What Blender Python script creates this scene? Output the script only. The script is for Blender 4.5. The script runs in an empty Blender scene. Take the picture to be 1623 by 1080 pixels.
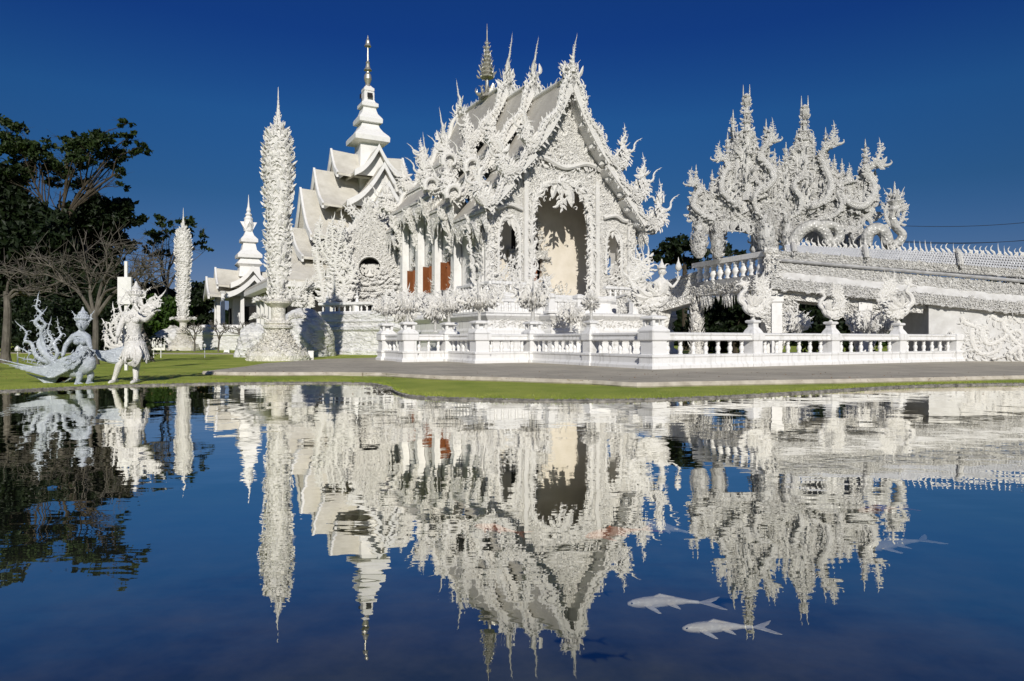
import bpy, bmesh, math, random
import numpy as np
from math import sin, cos, pi, radians, sqrt
from mathutils import Vector, Matrix
from mathutils.geometry import tessellate_polygon

sc = bpy.context.scene
R = np.random.default_rng(11)
random.seed(5)

# ------------------------------------------------------------------ camera
CAM_Z = 1.25
WZ = 0.13                        # water level
F = 1082.0                       # focal length in photo pixels (24 mm on 36 mm)
cam_d = bpy.data.cameras.new("camera")
cam_d.lens = 24.0; cam_d.sensor_width = 36.0
cam_d.clip_start = 0.05; cam_d.clip_end = 6000
cam = bpy.data.objects.new("camera", cam_d)
cam.location = (0, 0, CAM_Z); cam.rotation_euler = (radians(90), 0, 0)
sc.collection.objects.link(cam); sc.camera = cam

# ------------------------------------------------------------------ world, sun, exposure
SUN_EL = radians(27)
SUN_H = Vector((0.075, -0.997, 0)).normalized()
to_sun = Vector((SUN_H.x*cos(SUN_EL), SUN_H.y*cos(SUN_EL), sin(SUN_EL)))
world = bpy.data.worlds.new("World"); sc.world = world; world.use_nodes = True
nt = world.node_tree
bg = nt.nodes["Background"]
sky = nt.nodes.new("ShaderNodeTexSky"); sky.sky_type = 'NISHITA'; sky.sun_disc = False
sky.sun_elevation = SUN_EL; sky.sun_rotation = math.atan2(SUN_H.x, SUN_H.y)
sky.air_density = 1.0; sky.dust_density = 0.3; sky.ozone_density = 4.0; sky.altitude = 400
hs = nt.nodes.new("ShaderNodeHueSaturation"); hs.inputs['Saturation'].default_value = 1.22
hs.inputs['Value'].default_value = 0.85; hs.inputs['Hue'].default_value = 0.505
nt.links.new(sky.outputs[0], hs.inputs['Color'])
tc = nt.nodes.new('ShaderNodeTexCoord'); sx = nt.nodes.new('ShaderNodeSeparateXYZ'); nt.links.new(tc.outputs['Generated'], sx.inputs[0])
cr = nt.nodes.new('ShaderNodeValToRGB'); e = cr.color_ramp.elements
e[0].position = 0.0; e[0].color = (.62, .50, .74, 1); e[1].position = .8; e[1].color = (.45, .70, 1.1, 1)
k_ = e.new(.08); k_.color = (.60, .58, .80, 1); k_ = e.new(.20); k_.color = (.385, .60, .765, 1); k_ = e.new(.30); k_.color = (.40, .74, .98, 1); k_ = e.new(.40); k_.color = (.26, .52, .98, 1)
nt.links.new(sx.outputs[2], cr.inputs[0]); mu = nt.nodes.new('ShaderNodeMixRGB'); mu.blend_type = 'MULTIPLY'; mu.inputs[0].default_value = 1
nt.links.new(hs.outputs[0], mu.inputs[1]); nt.links.new(cr.outputs[0], mu.inputs[2]); nt.links.new(mu.outputs[0], bg.inputs[0])
bg.inputs[1].default_value = 0.06
sd = bpy.data.lights.new("sun", 'SUN'); sd.energy = 4.05; sd.angle = radians(0.5); sd.color = (1.0, 0.955, 0.885)
so = bpy.data.objects.new("sun", sd); so.rotation_euler = (-to_sun).to_track_quat('-Z', 'Y').to_euler()
so.location = to_sun*200; sc.collection.objects.link(so)
sc.view_settings.view_transform = 'Standard'; sc.view_settings.look = 'None'
sc.view_settings.gamma = 1.0; sc.view_settings.exposure = 0.0
sc.cycles.max_bounces = 8; sc.cycles.diffuse_bounces = 2; sc.cycles.transparent_max_bounces = 12
sc.cycles.caustics_reflective = False; sc.cycles.caustics_refractive = False

# ------------------------------------------------------------------ pixel -> world
def P(px, py, D):
    return np.array([(px-811.5)/F*D, D, CAM_Z-(py-540)/F*D])
def G(px, py, z):
    D = (CAM_Z-z)*F/(py-540)
    return np.array([(px-811.5)/F*D, D, z])

# ------------------------------------------------------------------ materials
def new_mat(name, col, rough=.5, spec=.5, metal=0):
    m = bpy.data.materials.new(name); m.use_nodes = True
    b = m.node_tree.nodes['Principled BSDF']
    b.inputs['Base Color'].default_value = (*col, 1)
    b.inputs['Roughness'].default_value = rough; b.inputs['Metallic'].default_value = metal
    b.inputs['Specular IOR Level'].default_value = spec
    return m, m.node_tree, b
def N(nt, t, **kw):
    n = nt.nodes.new(t)
    for k, v in kw.items():
        if k in n.inputs.keys(): n.inputs[k].default_value = v
        else: setattr(n, k, v)
    return n
def coords(nt, world=False, scale=(1, 1, 1)):
    mp = nt.nodes.new('ShaderNodeMapping'); mp.inputs['Scale'].default_value = scale
    if world:
        g = nt.nodes.new('ShaderNodeNewGeometry'); nt.links.new(g.outputs['Position'], mp.inputs[0])
    else:
        g = nt.nodes.new('ShaderNodeTexCoord'); nt.links.new(g.outputs['Object'], mp.inputs[0])
    return mp
def ramp(nt, src, stops):
    r = nt.nodes.new('ShaderNodeValToRGB')
    e = r.color_ramp.elements
    e[0].position, e[0].color = stops[0][0], (*stops[0][1], 1)
    e[1].position, e[1].color = stops[-1][0], (*stops[-1][1], 1)
    for p, c in stops[1:-1]:
        k = e.new(p); k.color = (*c, 1)
    nt.links.new(src, r.inputs[0]); return r
def noise_col(m, nt, b, c1, c2, scale=3, world=False, sc3=(1, 1, 1), detail=5, lo=.35, hi=.65):
    mp = coords(nt, world, sc3)
    n = N(nt, 'ShaderNodeTexNoise', Scale=scale, Detail=detail, Roughness=.6)
    nt.links.new(mp.outputs[0], n.inputs['Vector'])
    r = ramp(nt, n.outputs[0], [(lo, c1), (hi, c2)])
    nt.links.new(r.outputs[0], b.inputs['Base Color']); return mp, r
def bump(nt, b, h, strength=.5, dist=.05, prev=None):
    bp = N(nt, 'ShaderNodeBump', Strength=strength, Distance=dist)
    nt.links.new(h, bp.inputs['Height'])
    if prev: nt.links.new(prev.outputs[0], bp.inputs['Normal'])
    nt.links.new(bp.outputs[0], b.inputs['Normal']); return bp

def swirl_mat(name, c1, c2, freq=2.2, dist=.06, strength=.9, rough=.45, spec=.4):
    """white stucco carved with scrolls: distorted rings and cells as relief"""
    m, nt, b = new_mat(name, c1, rough, spec)
    mp, r = noise_col(m, nt, b, c1, c2, 1.3, lo=.3, hi=.7)
    w = N(nt, 'ShaderNodeTexWave', wave_type='RINGS', rings_direction='SPHERICAL', Scale=freq, Distortion=9.0, Detail=2.0)
    w.inputs['Detail Scale'].default_value = 1.6
    v = N(nt, 'ShaderNodeTexVoronoi', feature='SMOOTH_F1', Scale=freq*2.4)
    nn = N(nt, 'ShaderNodeTexNoise', Scale=freq*1.5, Detail=2.0)
    mx = N(nt, 'ShaderNodeMixRGB', blend_type='ADD'); mx.inputs[0].default_value = .6
    nt.links.new(mp.outputs[0], nn.inputs['Vector']); nt.links.new(mp.outputs[0], mx.inputs[1]); nt.links.new(nn.outputs['Color'], mx.inputs[2])
    nt.links.new(mx.outputs[0], w.inputs['Vector']); nt.links.new(mx.outputs[0], v.inputs['Vector'])
    ad = N(nt, 'ShaderNodeMath', operation='ADD'); nt.links.new(w.outputs['Fac'], ad.inputs[0]); nt.links.new(v.outputs['Distance'], ad.inputs[1])
    bump(nt, b, ad.outputs[0], strength, dist)
    return m
M = {}
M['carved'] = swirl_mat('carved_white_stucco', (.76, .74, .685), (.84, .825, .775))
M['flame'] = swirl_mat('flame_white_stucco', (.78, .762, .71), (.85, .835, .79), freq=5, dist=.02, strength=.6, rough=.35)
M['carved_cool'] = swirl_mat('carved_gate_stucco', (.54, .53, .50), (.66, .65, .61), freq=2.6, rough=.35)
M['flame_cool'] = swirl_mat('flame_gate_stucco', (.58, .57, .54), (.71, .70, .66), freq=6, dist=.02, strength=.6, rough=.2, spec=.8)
M['scale_grey'] = swirl_mat('silvery_scale_paint', (.40, .41, .43), (.52, .53, .55), freq=6, dist=.01, strength=.5, rough=.25, spec=.8)
M['cream'] = swirl_mat('cream_mossy_stucco', (.76, .72, .61), (.84, .82, .76), freq=3.0, dist=.03)
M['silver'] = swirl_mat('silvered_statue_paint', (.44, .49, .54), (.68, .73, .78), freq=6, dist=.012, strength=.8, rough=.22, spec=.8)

m, nt, b = new_mat('smooth_white_paint', (.86, .85, .81), .45)
mp, r = noise_col(m, nt, b, (.70, .69, .65), (.81, .80, .77), 2.2, lo=.25, hi=.5, detail=7)
n2 = N(nt, 'ShaderNodeTexNoise', Scale=9.0, Detail=6.0); nt.links.new(mp.outputs[0], n2.inputs['Vector']); bump(nt, b, n2.outputs[0], .25, .02)
M['white'] = m
m, nt, b = new_mat('grey_white_stone_paint', (.62, .61, .58), .5); noise_col(m, nt, b, (.52, .51, .48), (.66, .655, .63), 2.5, detail=8); M['stone'] = m
m, nt, b = new_mat('weathered_white_paint', (.84, .84, .82), .5)
mp, r = noise_col(m, nt, b, (.56, .55, .51), (.80, .795, .775), 1.6, lo=.22, hi=.42, detail=9, sc3=(1, 1, 2.2))
n2 = N(nt, 'ShaderNodeTexNoise', Scale=6.0, Detail=8.0); nt.links.new(mp.outputs[0], n2.inputs['Vector']); bump(nt, b, n2.outputs[0], .35, .02)
st = N(nt, 'ShaderNodeTexNoise', Scale=1.0, Detail=6.0); mps = coords(nt, False, (7, 7, .7)); nt.links.new(mps.outputs[0], st.inputs['Vector'])
rs = ramp(nt, st.outputs[0], [(.33, (.55, .54, .50)), (.47, (1, 1, 1))]); mm = N(nt, 'ShaderNodeMixRGB', blend_type='MULTIPLY'); mm.inputs[0].default_value = .4
nt.links.new(r.outputs[0], mm.inputs[1]); nt.links.new(rs.outputs[0], mm.inputs[2]); nt.links.new(mm.outputs[0], b.inputs['Base Color'])
M['old_white'] = m
m, nt, b = new_mat('lumpy_white_plaster', (.86, .86, .84), .6)
mp, r = noise_col(m, nt, b, (.66, .65, .61), (.80, .80, .78), 1.0)
n2 = N(nt, 'ShaderNodeTexNoise', Scale=1.6, Detail=6.0, Distortion=1.2)
mp2 = coords(nt, False, (1, 1, 2.6)); nt.links.new(mp2.outputs[0], n2.inputs['Vector']); bump(nt, b, n2.outputs[0], 1.0, .3)
M['plaster'] = m
m, nt, b = new_mat('grey_rail_paint', (.33, .33, .33), .35); noise_col(m, nt, b, (.27, .27, .27), (.42, .42, .41), 4); M['grey'] = m
def tile_mat(name, c1, c2, s=5.0):
    m, nt, b = new_mat(name, c1, .55)
    mp, r = noise_col(m, nt, b, c1, c2, 1.1, detail=8, lo=.3, hi=.7)
    br = N(nt, 'ShaderNodeTexBrick', Scale=s); br.inputs['Mortar Size'].default_value = .05
    br.inputs['Brick Width'].default_value = .5; br.inputs['Row Height'].default_value = .5
    br.inputs['Color1'].default_value = (1, 1, 1, 1); br.inputs['Color2'].default_value = (.8, .8, .8, 1); br.inputs['Mortar'].default_value = (0, 0, 0, 1)
    sx = N(nt, 'ShaderNodeSeparateXYZ'); cb = N(nt, 'ShaderNodeCombineXYZ')
    nt.links.new(mp.outputs[0], sx.inputs[0])
    ad = N(nt, 'ShaderNodeMath', operation='ADD'); nt.links.new(sx.outputs[0], ad.inputs[0]); nt.links.new(sx.outputs[1], ad.inputs[1])
    nt.links.new(ad.outputs[0], cb.inputs[0]); nt.links.new(sx.outputs[2], cb.inputs[1]); nt.links.new(cb.outputs[0], br.inputs['Vector'])
    bump(nt, b, br.outputs['Color'], .8, .04)
    return m
M['tile'] = tile_mat('pale_roof_tile', (.46, .43, .37), (.60, .57, .50), 4)
M['tile_white'] = tile_mat('whitewashed_roof_tile', (.58, .55, .47), (.74, .71, .63), 3)
m, nt, b = new_mat('red_brown_wood', (.42, .10, .03), .45)
mp, r = noise_col(m, nt, b, (.20, .06, .02), (.32, .12, .045), 6, sc3=(6, 6, 1)); M['wood'] = m
m, nt, b = new_mat('dark_interior', (.012, .011, .010), .8); M['dark'] = m  # near-black colour stands in for shade inside openings; also the bin's own black
m, nt, b = new_mat('cream_inner_wall', (.72, .66, .55), .6); noise_col(m, nt, b, (.68, .62, .51), (.76, .70, .60), 1.5); M['inner'] = m
m, nt, b = new_mat('scaly_serpent_stucco', (.70, .69, .65), .3)
v = N(nt, 'ShaderNodeTexVoronoi', Scale=7.0); mp = coords(nt); nt.links.new(mp.outputs[0], v.inputs['Vector'])
noise_col(m, nt, b, (.36, .355, .33), (.58, .57, .53), 3); bump(nt, b, v.outputs['Distance'], 1.0, .06); M['scale'] = m
m, nt, b = new_mat('gilded_grey_metal', (.45, .42, .33), .35, metal=.6); noise_col(m, nt, b, (.35, .33, .28), (.62, .60, .52), 9); M['finial'] = m

# grass
m, nt, b = new_mat('mown_grass', (.07, .13, .02), .8, .2)
mp, r = noise_col(m, nt, b, (.24, .33, .045), (.50, .53, .11), .7, world=True, detail=10, lo=.3, hi=.7)
n1 = N(nt, 'ShaderNodeTexNoise', Scale=40.0, Detail=4.0); nt.links.new(mp.outputs[0], n1.inputs['Vector'])
mxx = N(nt, 'ShaderNodeMixRGB', blend_type='MULTIPLY'); mxx.inputs[0].default_value = .6
rr = ramp(nt, n1.outputs[0], [(.3, (.55, .6, .5)), (.7, (1.2, 1.2, 1.0))])
nt.links.new(r.outputs[0], mxx.inputs[1]); nt.links.new(rr.outputs[0], mxx.inputs[2]); nt.links.new(mxx.outputs[0], b.inputs['Base Color'])
bump(nt, b, n1.outputs[0], .8, .05); M['grass'] = m
# paving
m, nt, b = new_mat('worn_concrete_paving', (.3, .27, .23), .8, .3)
mp, r = noise_col(m, nt, b, (.38, .345, .27), (.56, .51, .40), .6, world=True, detail=12, lo=.3, hi=.7)
n1 = N(nt, 'ShaderNodeTexNoise', Scale=12.0, Detail=6.0); nt.links.new(mp.outputs[0], n1.inputs['Vector']); bump(nt, b, n1.outputs[0], .3, .02)
bk = N(nt, 'ShaderNodeTexBrick', Scale=.38); bk.inputs['Mortar Size'].default_value = .006; bk.inputs['Color1'].default_value = (1, 1, 1, 1); bk.inputs['Color2'].default_value = (.86, .86, .88, 1); bk.inputs['Mortar'].default_value = (.35, .33, .3, 1)
mpr = coords(nt, True); mpr.inputs['Rotation'].default_value = (0, 0, -.5); nt.links.new(mpr.outputs[0], bk.inputs['Vector'])
mm = N(nt, 'ShaderNodeMixRGB', blend_type='MULTIPLY'); mm.inputs[0].default_value = .8; nt.links.new(r.outputs[0], mm.inputs[1]); nt.links.new(bk.outputs['Color'], mm.inputs[2]); nt.links.new(mm.outputs[0], b.inputs['Base Color']); M['paving'] = m
m, nt, b = new_mat('pale_concrete_edge', (.45, .40, .32), .8); noise_col(m, nt, b, (.36, .32, .25), (.56, .51, .42), 3, detail=8); M['kerb'] = m
m, nt, b = new_mat('grey_pebbles', (.2, .2, .18), .7); noise_col(m, nt, b, (.10, .095, .08), (.34, .32, .28), 9, world=True); M['pebble'] = m
m, nt, b = new_mat('pool_bed', (.03, .045, .05), .9)
noise_col(m, nt, b, (.022, .036, .030), (.15, .145, .09), 1.3, world=True, detail=8, lo=.35, hi=.75); M['bed'] = m
# bark, foliage
def bark(name, c1, c2):
    m, nt, b = new_mat(name, c1, .85, .2); mp, r = noise_col(m, nt, b, c1, c2, 5, sc3=(1, 1, .4))
    n1 = N(nt, 'ShaderNodeTexNoise', Scale=9.0, Detail=6.0); nt.links.new(mp.outputs[0], n1.inputs['Vector']); bump(nt, b, n1.outputs[0], .8, .05); return m
M['bark'] = bark('grey_brown_bark', (.075, .066, .055), (.16, .145, .12))
M['bark_pale'] = bark('pale_bark', (.09, .075, .055), (.19, .165, .12))
def leafm(name, c1, c2, tr=.25):
    m, nt, b = new_mat(name, c1, .55, .3)
    mp = coords(nt, True); n = N(nt, 'ShaderNodeTexNoise', Scale=1.4, Detail=3.0)
    nt.links.new(mp.outputs[0], n.inputs['Vector'])
    r = ramp(nt, n.outputs[0], [(.35, c1), (.65, c2)]); nt.links.new(r.outputs[0], b.inputs['Base Color'])
    t = N(nt, 'ShaderNodeBsdfTranslucent'); nt.links.new(r.outputs[0], t.inputs['Color'])
    mx = N(nt, 'ShaderNodeMixShader'); mx.inputs[0].default_value = tr
    nt.links.new(b.outputs[0], mx.inputs[1]); nt.links.new(t.outputs[0], mx.inputs[2])
    nt.links.new(mx.outputs[0], nt.nodes['Material Output'].inputs[0]); return m
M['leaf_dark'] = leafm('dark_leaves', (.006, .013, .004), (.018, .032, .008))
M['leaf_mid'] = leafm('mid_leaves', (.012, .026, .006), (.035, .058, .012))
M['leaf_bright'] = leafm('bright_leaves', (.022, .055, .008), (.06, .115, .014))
M['fish_white'] = new_mat('white_fish_skin', (.92, .88, .76), .4)[0]
_m, _n, _b = M['fish_white'], M['fish_white'].node_tree, M['fish_white'].node_tree.nodes['Principled BSDF']
noise_col(_m, _n, _b, (.80, .72, .58), (.95, .92, .84), 9); _v = N(_n, 'ShaderNodeTexVoronoi', Scale=60.0); _c = coords(_n); _n.links.new(_c.outputs[0], _v.inputs['Vector']); bump(_n, _b, _v.outputs['Distance'], .6, .004)
M['fish_orange'] = new_mat('orange_fish_skin', (.75, .16, .03), .4)[0]
M['litter'] = new_mat('dry_leaf_litter', (.22, .12, .05), .8)[0]
M['wire'] = new_mat('black_cable', (.02, .02, .02), .6)[0]
# water: reflecting surface over a see-through body
m = bpy.data.materials.new('pond_water'); m.use_nodes = True; nt = m.node_tree
for n in list(nt.nodes): nt.nodes.remove(n)
out = N(nt, 'ShaderNodeOutputMaterial'); gl = N(nt, 'ShaderNodeBsdfGlossy', Roughness=0.0); gl.inputs['Color'].default_value = (.97, .96, .91, 1)
tr = N(nt, 'ShaderNodeBsdfTransparent'); tr.inputs['Color'].default_value = (.88, .90, .88, 1)
mx = N(nt, 'ShaderNodeMixShader')
geo = nt.nodes.new('ShaderNodeNewGeometry')
dt = N(nt, 'ShaderNodeVectorMath', operation='DOT_PRODUCT'); ab = N(nt, 'ShaderNodeMath', operation='ABSOLUTE')
rw_ = nt.nodes.new('ShaderNodeValToRGB'); ee = rw_.color_ramp.elements      # mirror-like at grazing angles, clear from above
ee[0].position = 0.0; ee[0].color = (1, 1, 1, 1); ee[1].position = 1.0; ee[1].color = (.04, .04, .04, 1)
for q_p, q_v in ((.17, .97), (.24, .84), (.30, .66), (.36, .48), (.43, .30), (.55, .16)): q_ = ee.new(q_p); q_.color = (q_v, q_v, q_v, 1)
nt.links.new(geo.outputs['Incoming'], dt.inputs[1]); nt.links.new(dt.outputs['Value'], ab.inputs[0]); nt.links.new(ab.outputs[0], rw_.inputs[0]); nt.links.new(rw_.outputs[0], mx.inputs[0])
mp = coords(nt, True, (1, 1, 1))
nA = N(nt, 'ShaderNodeTexNoise', Scale=1.1, Detail=2.0, Roughness=.45)
mpB = coords(nt, True, (.55, 1.5, 1)); nB = N(nt, 'ShaderNodeTexNoise', Scale=4.2, Detail=2.0, Roughness=.5)
nt.links.new(mp.outputs[0], nA.inputs['Vector']); nt.links.new(mpB.outputs[0], nB.inputs['Vector'])
b1 = N(nt, 'ShaderNodeBump', Strength=1.0, Distance=.0065); nt.links.new(nA.outputs[0], b1.inputs['Height'])
b2 = N(nt, 'ShaderNodeBump', Strength=1.0, Distance=.0008); nt.links.new(nB.outputs[0], b2.inputs['Height']); nt.links.new(b1.outputs[0], b2.inputs['Normal'])
nt.links.new(b2.outputs[0], gl.inputs['Normal']); nt.links.new(b2.outputs[0], dt.inputs[0])

nt.links.new(tr.outputs[0], mx.inputs[1]); nt.links.new(gl.outputs[0], mx.inputs[2]); nt.links.new(mx.outputs[0], out.inputs[0])
M['water'] = m

# ------------------------------------------------------------------ object helpers
ROOT = {}
def thing(name, label, cat, loc=(0, 0, 0), rz=0, group=None):
    o = bpy.data.objects.new(name, None); sc.collection.objects.link(o)
    o.empty_display_size = .2
    o.location = loc; o.rotation_euler = (0, 0, rz); o['label'] = label; o['category'] = cat
    if group: o['group'] = group
    ROOT[o.name] = np.array(loc, float) if rz == 0 else None
    return o
def tag(o, label, cat, group=None):
    o['label'] = label; o['category'] = cat
    if group: o['group'] = group
    return o
def rootof(p):
    while p.parent: p = p.parent
    return p
def copy_thing(root, loc, label, rz=None, scale=None):
    r = root.copy(); sc.collection.objects.link(r); r.location = loc; r['label'] = label
    if rz is not None: r.rotation_euler = (0, 0, rz)
    if scale is not None: r.scale = (scale,)*3 if not hasattr(scale, '__len__') else scale
    for ch in list(root.children):
        c = ch.copy(); sc.collection.objects.link(c); c.parent = r
        for g in list(ch.children):
            d = g.copy(); sc.collection.objects.link(d); d.parent = c
    return r

class Geo:
    """collects quads and triangles as numpy arrays and links them as ONE mesh object"""
    def __init__(s): s.V = []; s.Q = []; s.T = []; s.n = 0
    def add(s, V, Q=None, T=None):
        V = np.asarray(V, float).reshape(-1, 3)
        if Q is not None and len(Q): s.Q.append(np.asarray(Q, int).reshape(-1, 4)+s.n)
        if T is not None and len(T): s.T.append(np.asarray(T, int).reshape(-1, 3)+s.n)
        s.V.append(V); s.n += len(V)
    def merge(s, g, f=None):
        if not g.V: return
        V = np.concatenate(g.V)
        if f is not None: V = f(V)
        s.add(V, np.concatenate(g.Q) if g.Q else None, np.concatenate(g.T) if g.T else None)
    def build(s, name, mat, parent=None, smooth=False, local=False):
        if not s.V: return None
        V = np.concatenate(s.V).copy()
        if parent is not None and not local: V -= np.array(rootof(parent).location)
        Q = np.concatenate(s.Q) if s.Q else np.zeros((0, 4), int); T = np.concatenate(s.T) if s.T else np.zeros((0, 3), int)
        me = bpy.data.meshes.new(name)
        me.vertices.add(len(V)); me.vertices.foreach_set('co', V.ravel())
        nl = len(Q)*4+len(T)*3; me.loops.add(nl); me.polygons.add(len(Q)+len(T))
        me.loops.foreach_set('vertex_index', np.concatenate([Q.ravel(), T.ravel()]).astype(np.int32))
        st = np.concatenate([np.arange(len(Q))*4, len(Q)*4+np.arange(len(T))*3]).astype(np.int32)
        me.polygons.foreach_set('loop_start', st)
        me.polygons.foreach_set('loop_total', np.concatenate([np.full(len(Q), 4), np.full(len(T), 3)]).astype(np.int32))
        me.update(calc_edges=True); me.validate()
        me.polygons.foreach_set('use_smooth', np.full(len(me.polygons), bool(smooth)))
        me.materials.append(M[mat] if isinstance(mat, str) else mat)
        o = bpy.data.objects.new(name, me); sc.collection.objects.link(o)
        if parent is not None: o.parent = parent
        return o

def box(g, x0, x1, y0, y1, z0, z1, f=None):
    V = np.array([[x, y, z] for z in (z0, z1) for y in (y0, y1) for x in (x0, x1)], float)
    if f: V = f(V)
    g.add(V, [[0, 2, 3, 1], [4, 5, 7, 6], [0, 1, 5, 4], [1, 3, 7, 5], [3, 2, 6, 7], [2, 0, 4, 6]])
def frustum(g, c, z0, z1, a0, b0, a1, b1, rz=0):
    """square-section tapered block: half sizes a (x) and b (y) at bottom and top"""
    V = []
    for z, a, b_ in ((z0, a0, b0), (z1, a1, b1)):
        for sx, sy in ((-1, -1), (1, -1), (1, 1), (-1, 1)):
            x, y = sx*a, sy*b_; V.append([c[0]+x*cos(rz)-y*sin(rz), c[1]+x*sin(rz)+y*cos(rz), z])
    g.add(V, [[3, 2, 1, 0], [4, 5, 6, 7]]+[[i, (i+1) % 4, 4+(i+1) % 4, 4+i] for i in range(4)])
def lathe(g, c, prof, n=16, sx=1, sy=1, rz=0, lob=0):
    prof = np.array(prof, float); k = len(prof)
    a = np.arange(n)*2*pi/n+rz
    r = prof[:, 0][:, None]*(1+lob*np.cos(a*8)[None])
    x = r*np.cos(a)*sx; y = r*np.sin(a)*sy; z = np.repeat(prof[:, 1][:, None], n, 1)
    V = np.stack([x+c[0], y+c[1], z+c[2]], -1).reshape(-1, 3)
    Q = [[i*n+j, i*n+(j+1) % n, (i+1)*n+(j+1) % n, (i+1)*n+j] for i in range(k-1) for j in range(n)]
    T = []
    nn = len(V)
    V = np.vstack([V, [[c[0], c[1], c[2]+prof[0, 1]], [c[0], c[1], c[2]+prof[-1, 1]]]])
    T = [[nn, (j+1) % n, j] for j in range(n)]+[[nn+1, (k-1)*n+j, (k-1)*n+(j+1) % n] for j in range(n)]
    g.add(V, Q, T)
def sqlathe(g, c, prof, rz=0, sx=1, sy=1):
    """square-plan turned profile (half width, z)"""
    p = [(r*sqrt(2), z) for r, z in prof]
    lathe(g, c, p, 4, sx, sy, 0) if False else _sq(g, c, p, rz, sx, sy)
def _sq(g, c, prof, rz, sx, sy):
    V = []
    for r, z in prof:
        for i in range(4):
            a = pi/4+i*pi/2; x, y = r*cos(a)*sx, r*sin(a)*sy
            V.append([c[0]+x*cos(rz)-y*sin(rz), c[1]+x*sin(rz)+y*cos(rz), c[2]+z])
    k = len(prof)
    Q = [[i*4+j, i*4+(j+1) % 4, (i+1)*4+(j+1) % 4, (i+1)*4+j] for i in range(k-1) for j in range(4)]
    Q += [[3, 2, 1, 0], [(k-1)*4+j for j in range(4)]]
    g.add(V, Q)
def catmull(pts, k=6):
    pts = np.array(pts, float)
    if len(pts) < 3:
        t = np.linspace(0, 1, k+1)[:, None]; return pts[0]*(1-t)+pts[-1]*t
    Pp = np.vstack([2*pts[0]-pts[1], pts, 2*pts[-1]-pts[-2]]); out = []
    for i in range(1, len(Pp)-2):
        for t in np.arange(k)/k:
            a, b_, c, d = Pp[i-1], Pp[i], Pp[i+1], Pp[i+2]
            out.append(.5*((2*b_)+(c-a)*t+(2*a-5*b_+4*c-d)*t*t+(3*b_-a-3*c+d)*t**3))
    out.append(pts[-1]); return np.array(out)
def tube(g, path, rad, n=None, sides=8, flat=1.0, cap=True):
    """swept tube; n = preferred in-plane normal (section is rad wide, rad*flat thick along n)"""
    path = np.array(path, float); k = len(path)
    rad = np.broadcast_to(np.array(rad, float), (k,)) if np.ndim(rad) == 0 or len(np.atleast_1d(rad)) == k else np.interp(np.linspace(0, 1, k), np.linspace(0, 1, len(rad)), rad)
    t = np.gradient(path, axis=0); t /= np.linalg.norm(t, axis=1)[:, None]+1e-9
    if n is None: n = np.array([0, 1, 0]) if abs(t[0][1]) < .8 else np.array([1, 0, 0])
    n = np.asarray(n, float)
    bN = n-t*(t@n)[:, None] if n.ndim == 1 else n-t*(t*n).sum(1)[:, None]
    bN /= np.linalg.norm(bN, axis=1)[:, None]+1e-9
    sN = np.cross(t, bN)
    a = np.arange(sides)*2*pi/sides
    V = path[:, None]+rad[:, None, None]*(np.cos(a)[None, :, None]*sN[:, None]+flat*np.sin(a)[None, :, None]*bN[:, None])
    V = V.reshape(-1, 3); Q = []
    i = np.arange(k-1)[:, None]; j = np.arange(sides)[None]
    Q = np.stack([i*sides+j, i*sides+(j+1) % sides, (i+1)*sides+(j+1) % sides, (i+1)*sides+j], -1).reshape(-1, 4)
    T = None
    if cap:
        nn = len(V); V = np.vstack([V, path[:1], path[-1:]])
        T = [[nn, (q+1) % sides, q] for q in range(sides)]+[[nn+1, (k-1)*sides+q, (k-1)*sides+(q+1) % sides] for q in range(sides)]
    g.add(V, Q, T)

# ---- flame leaves (kranok): curled tapering horns, local z = growth, x = curl side, y = thickness
def leaf_template(kind, rings=6):
    t = np.linspace(0, 1, rings+1)
    th = {'flame': 1.0-2.6*t+1.9*t*t, 'hook': -.5+2.9*t**1.3, 'curl': -.3+5.2*t**1.2, 'spike': .25-.5*t, 'wave': .9*np.sin(t*6.0)}[kind]
    w = {'flame': .17*np.sin(pi*np.clip(t*.86+.14, 0, 1))**.8, 'hook': .16*(1-t)**.7, 'curl': .13*(1-t)**.5+.005,
         'spike': .10*(1-t)**.9, 'wave': .13*(1-t)**.8}[kind]
    w = np.maximum(w, .004)
    ds = 1/rings*(1.0 if kind != 'curl' else 1.25)
    x = np.concatenate([[0], np.cumsum(np.sin(th[:-1])*ds)]); z = np.concatenate([[0], np.cumsum(np.cos(th[:-1])*ds)])
    nx, nz = np.cos(th), -np.sin(th)
    V = []
    for i in range(rings+1):
        V += [[x[i]+w[i]*nx[i], 0, z[i]+w[i]*nz[i]], [x[i], w[i]*.5, z[i]], [x[i]-w[i]*nx[i], 0, z[i]-w[i]*nz[i]], [x[i], -w[i]*.5, z[i]]]
    Q = [[i*4+j, i*4+(j+1) % 4, (i+1)*4+(j+1) % 4, (i+1)*4+j] for i in range(rings) for j in range(4)]
    return np.array(V), np.array(Q)
LT = {k: leaf_template(k) for k in ('flame', 'hook', 'curl', 'spike', 'wave')}
LT_lo = {k: leaf_template(k, 4) for k in ('flame', 'hook', 'curl', 'spike', 'wave')}
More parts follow.
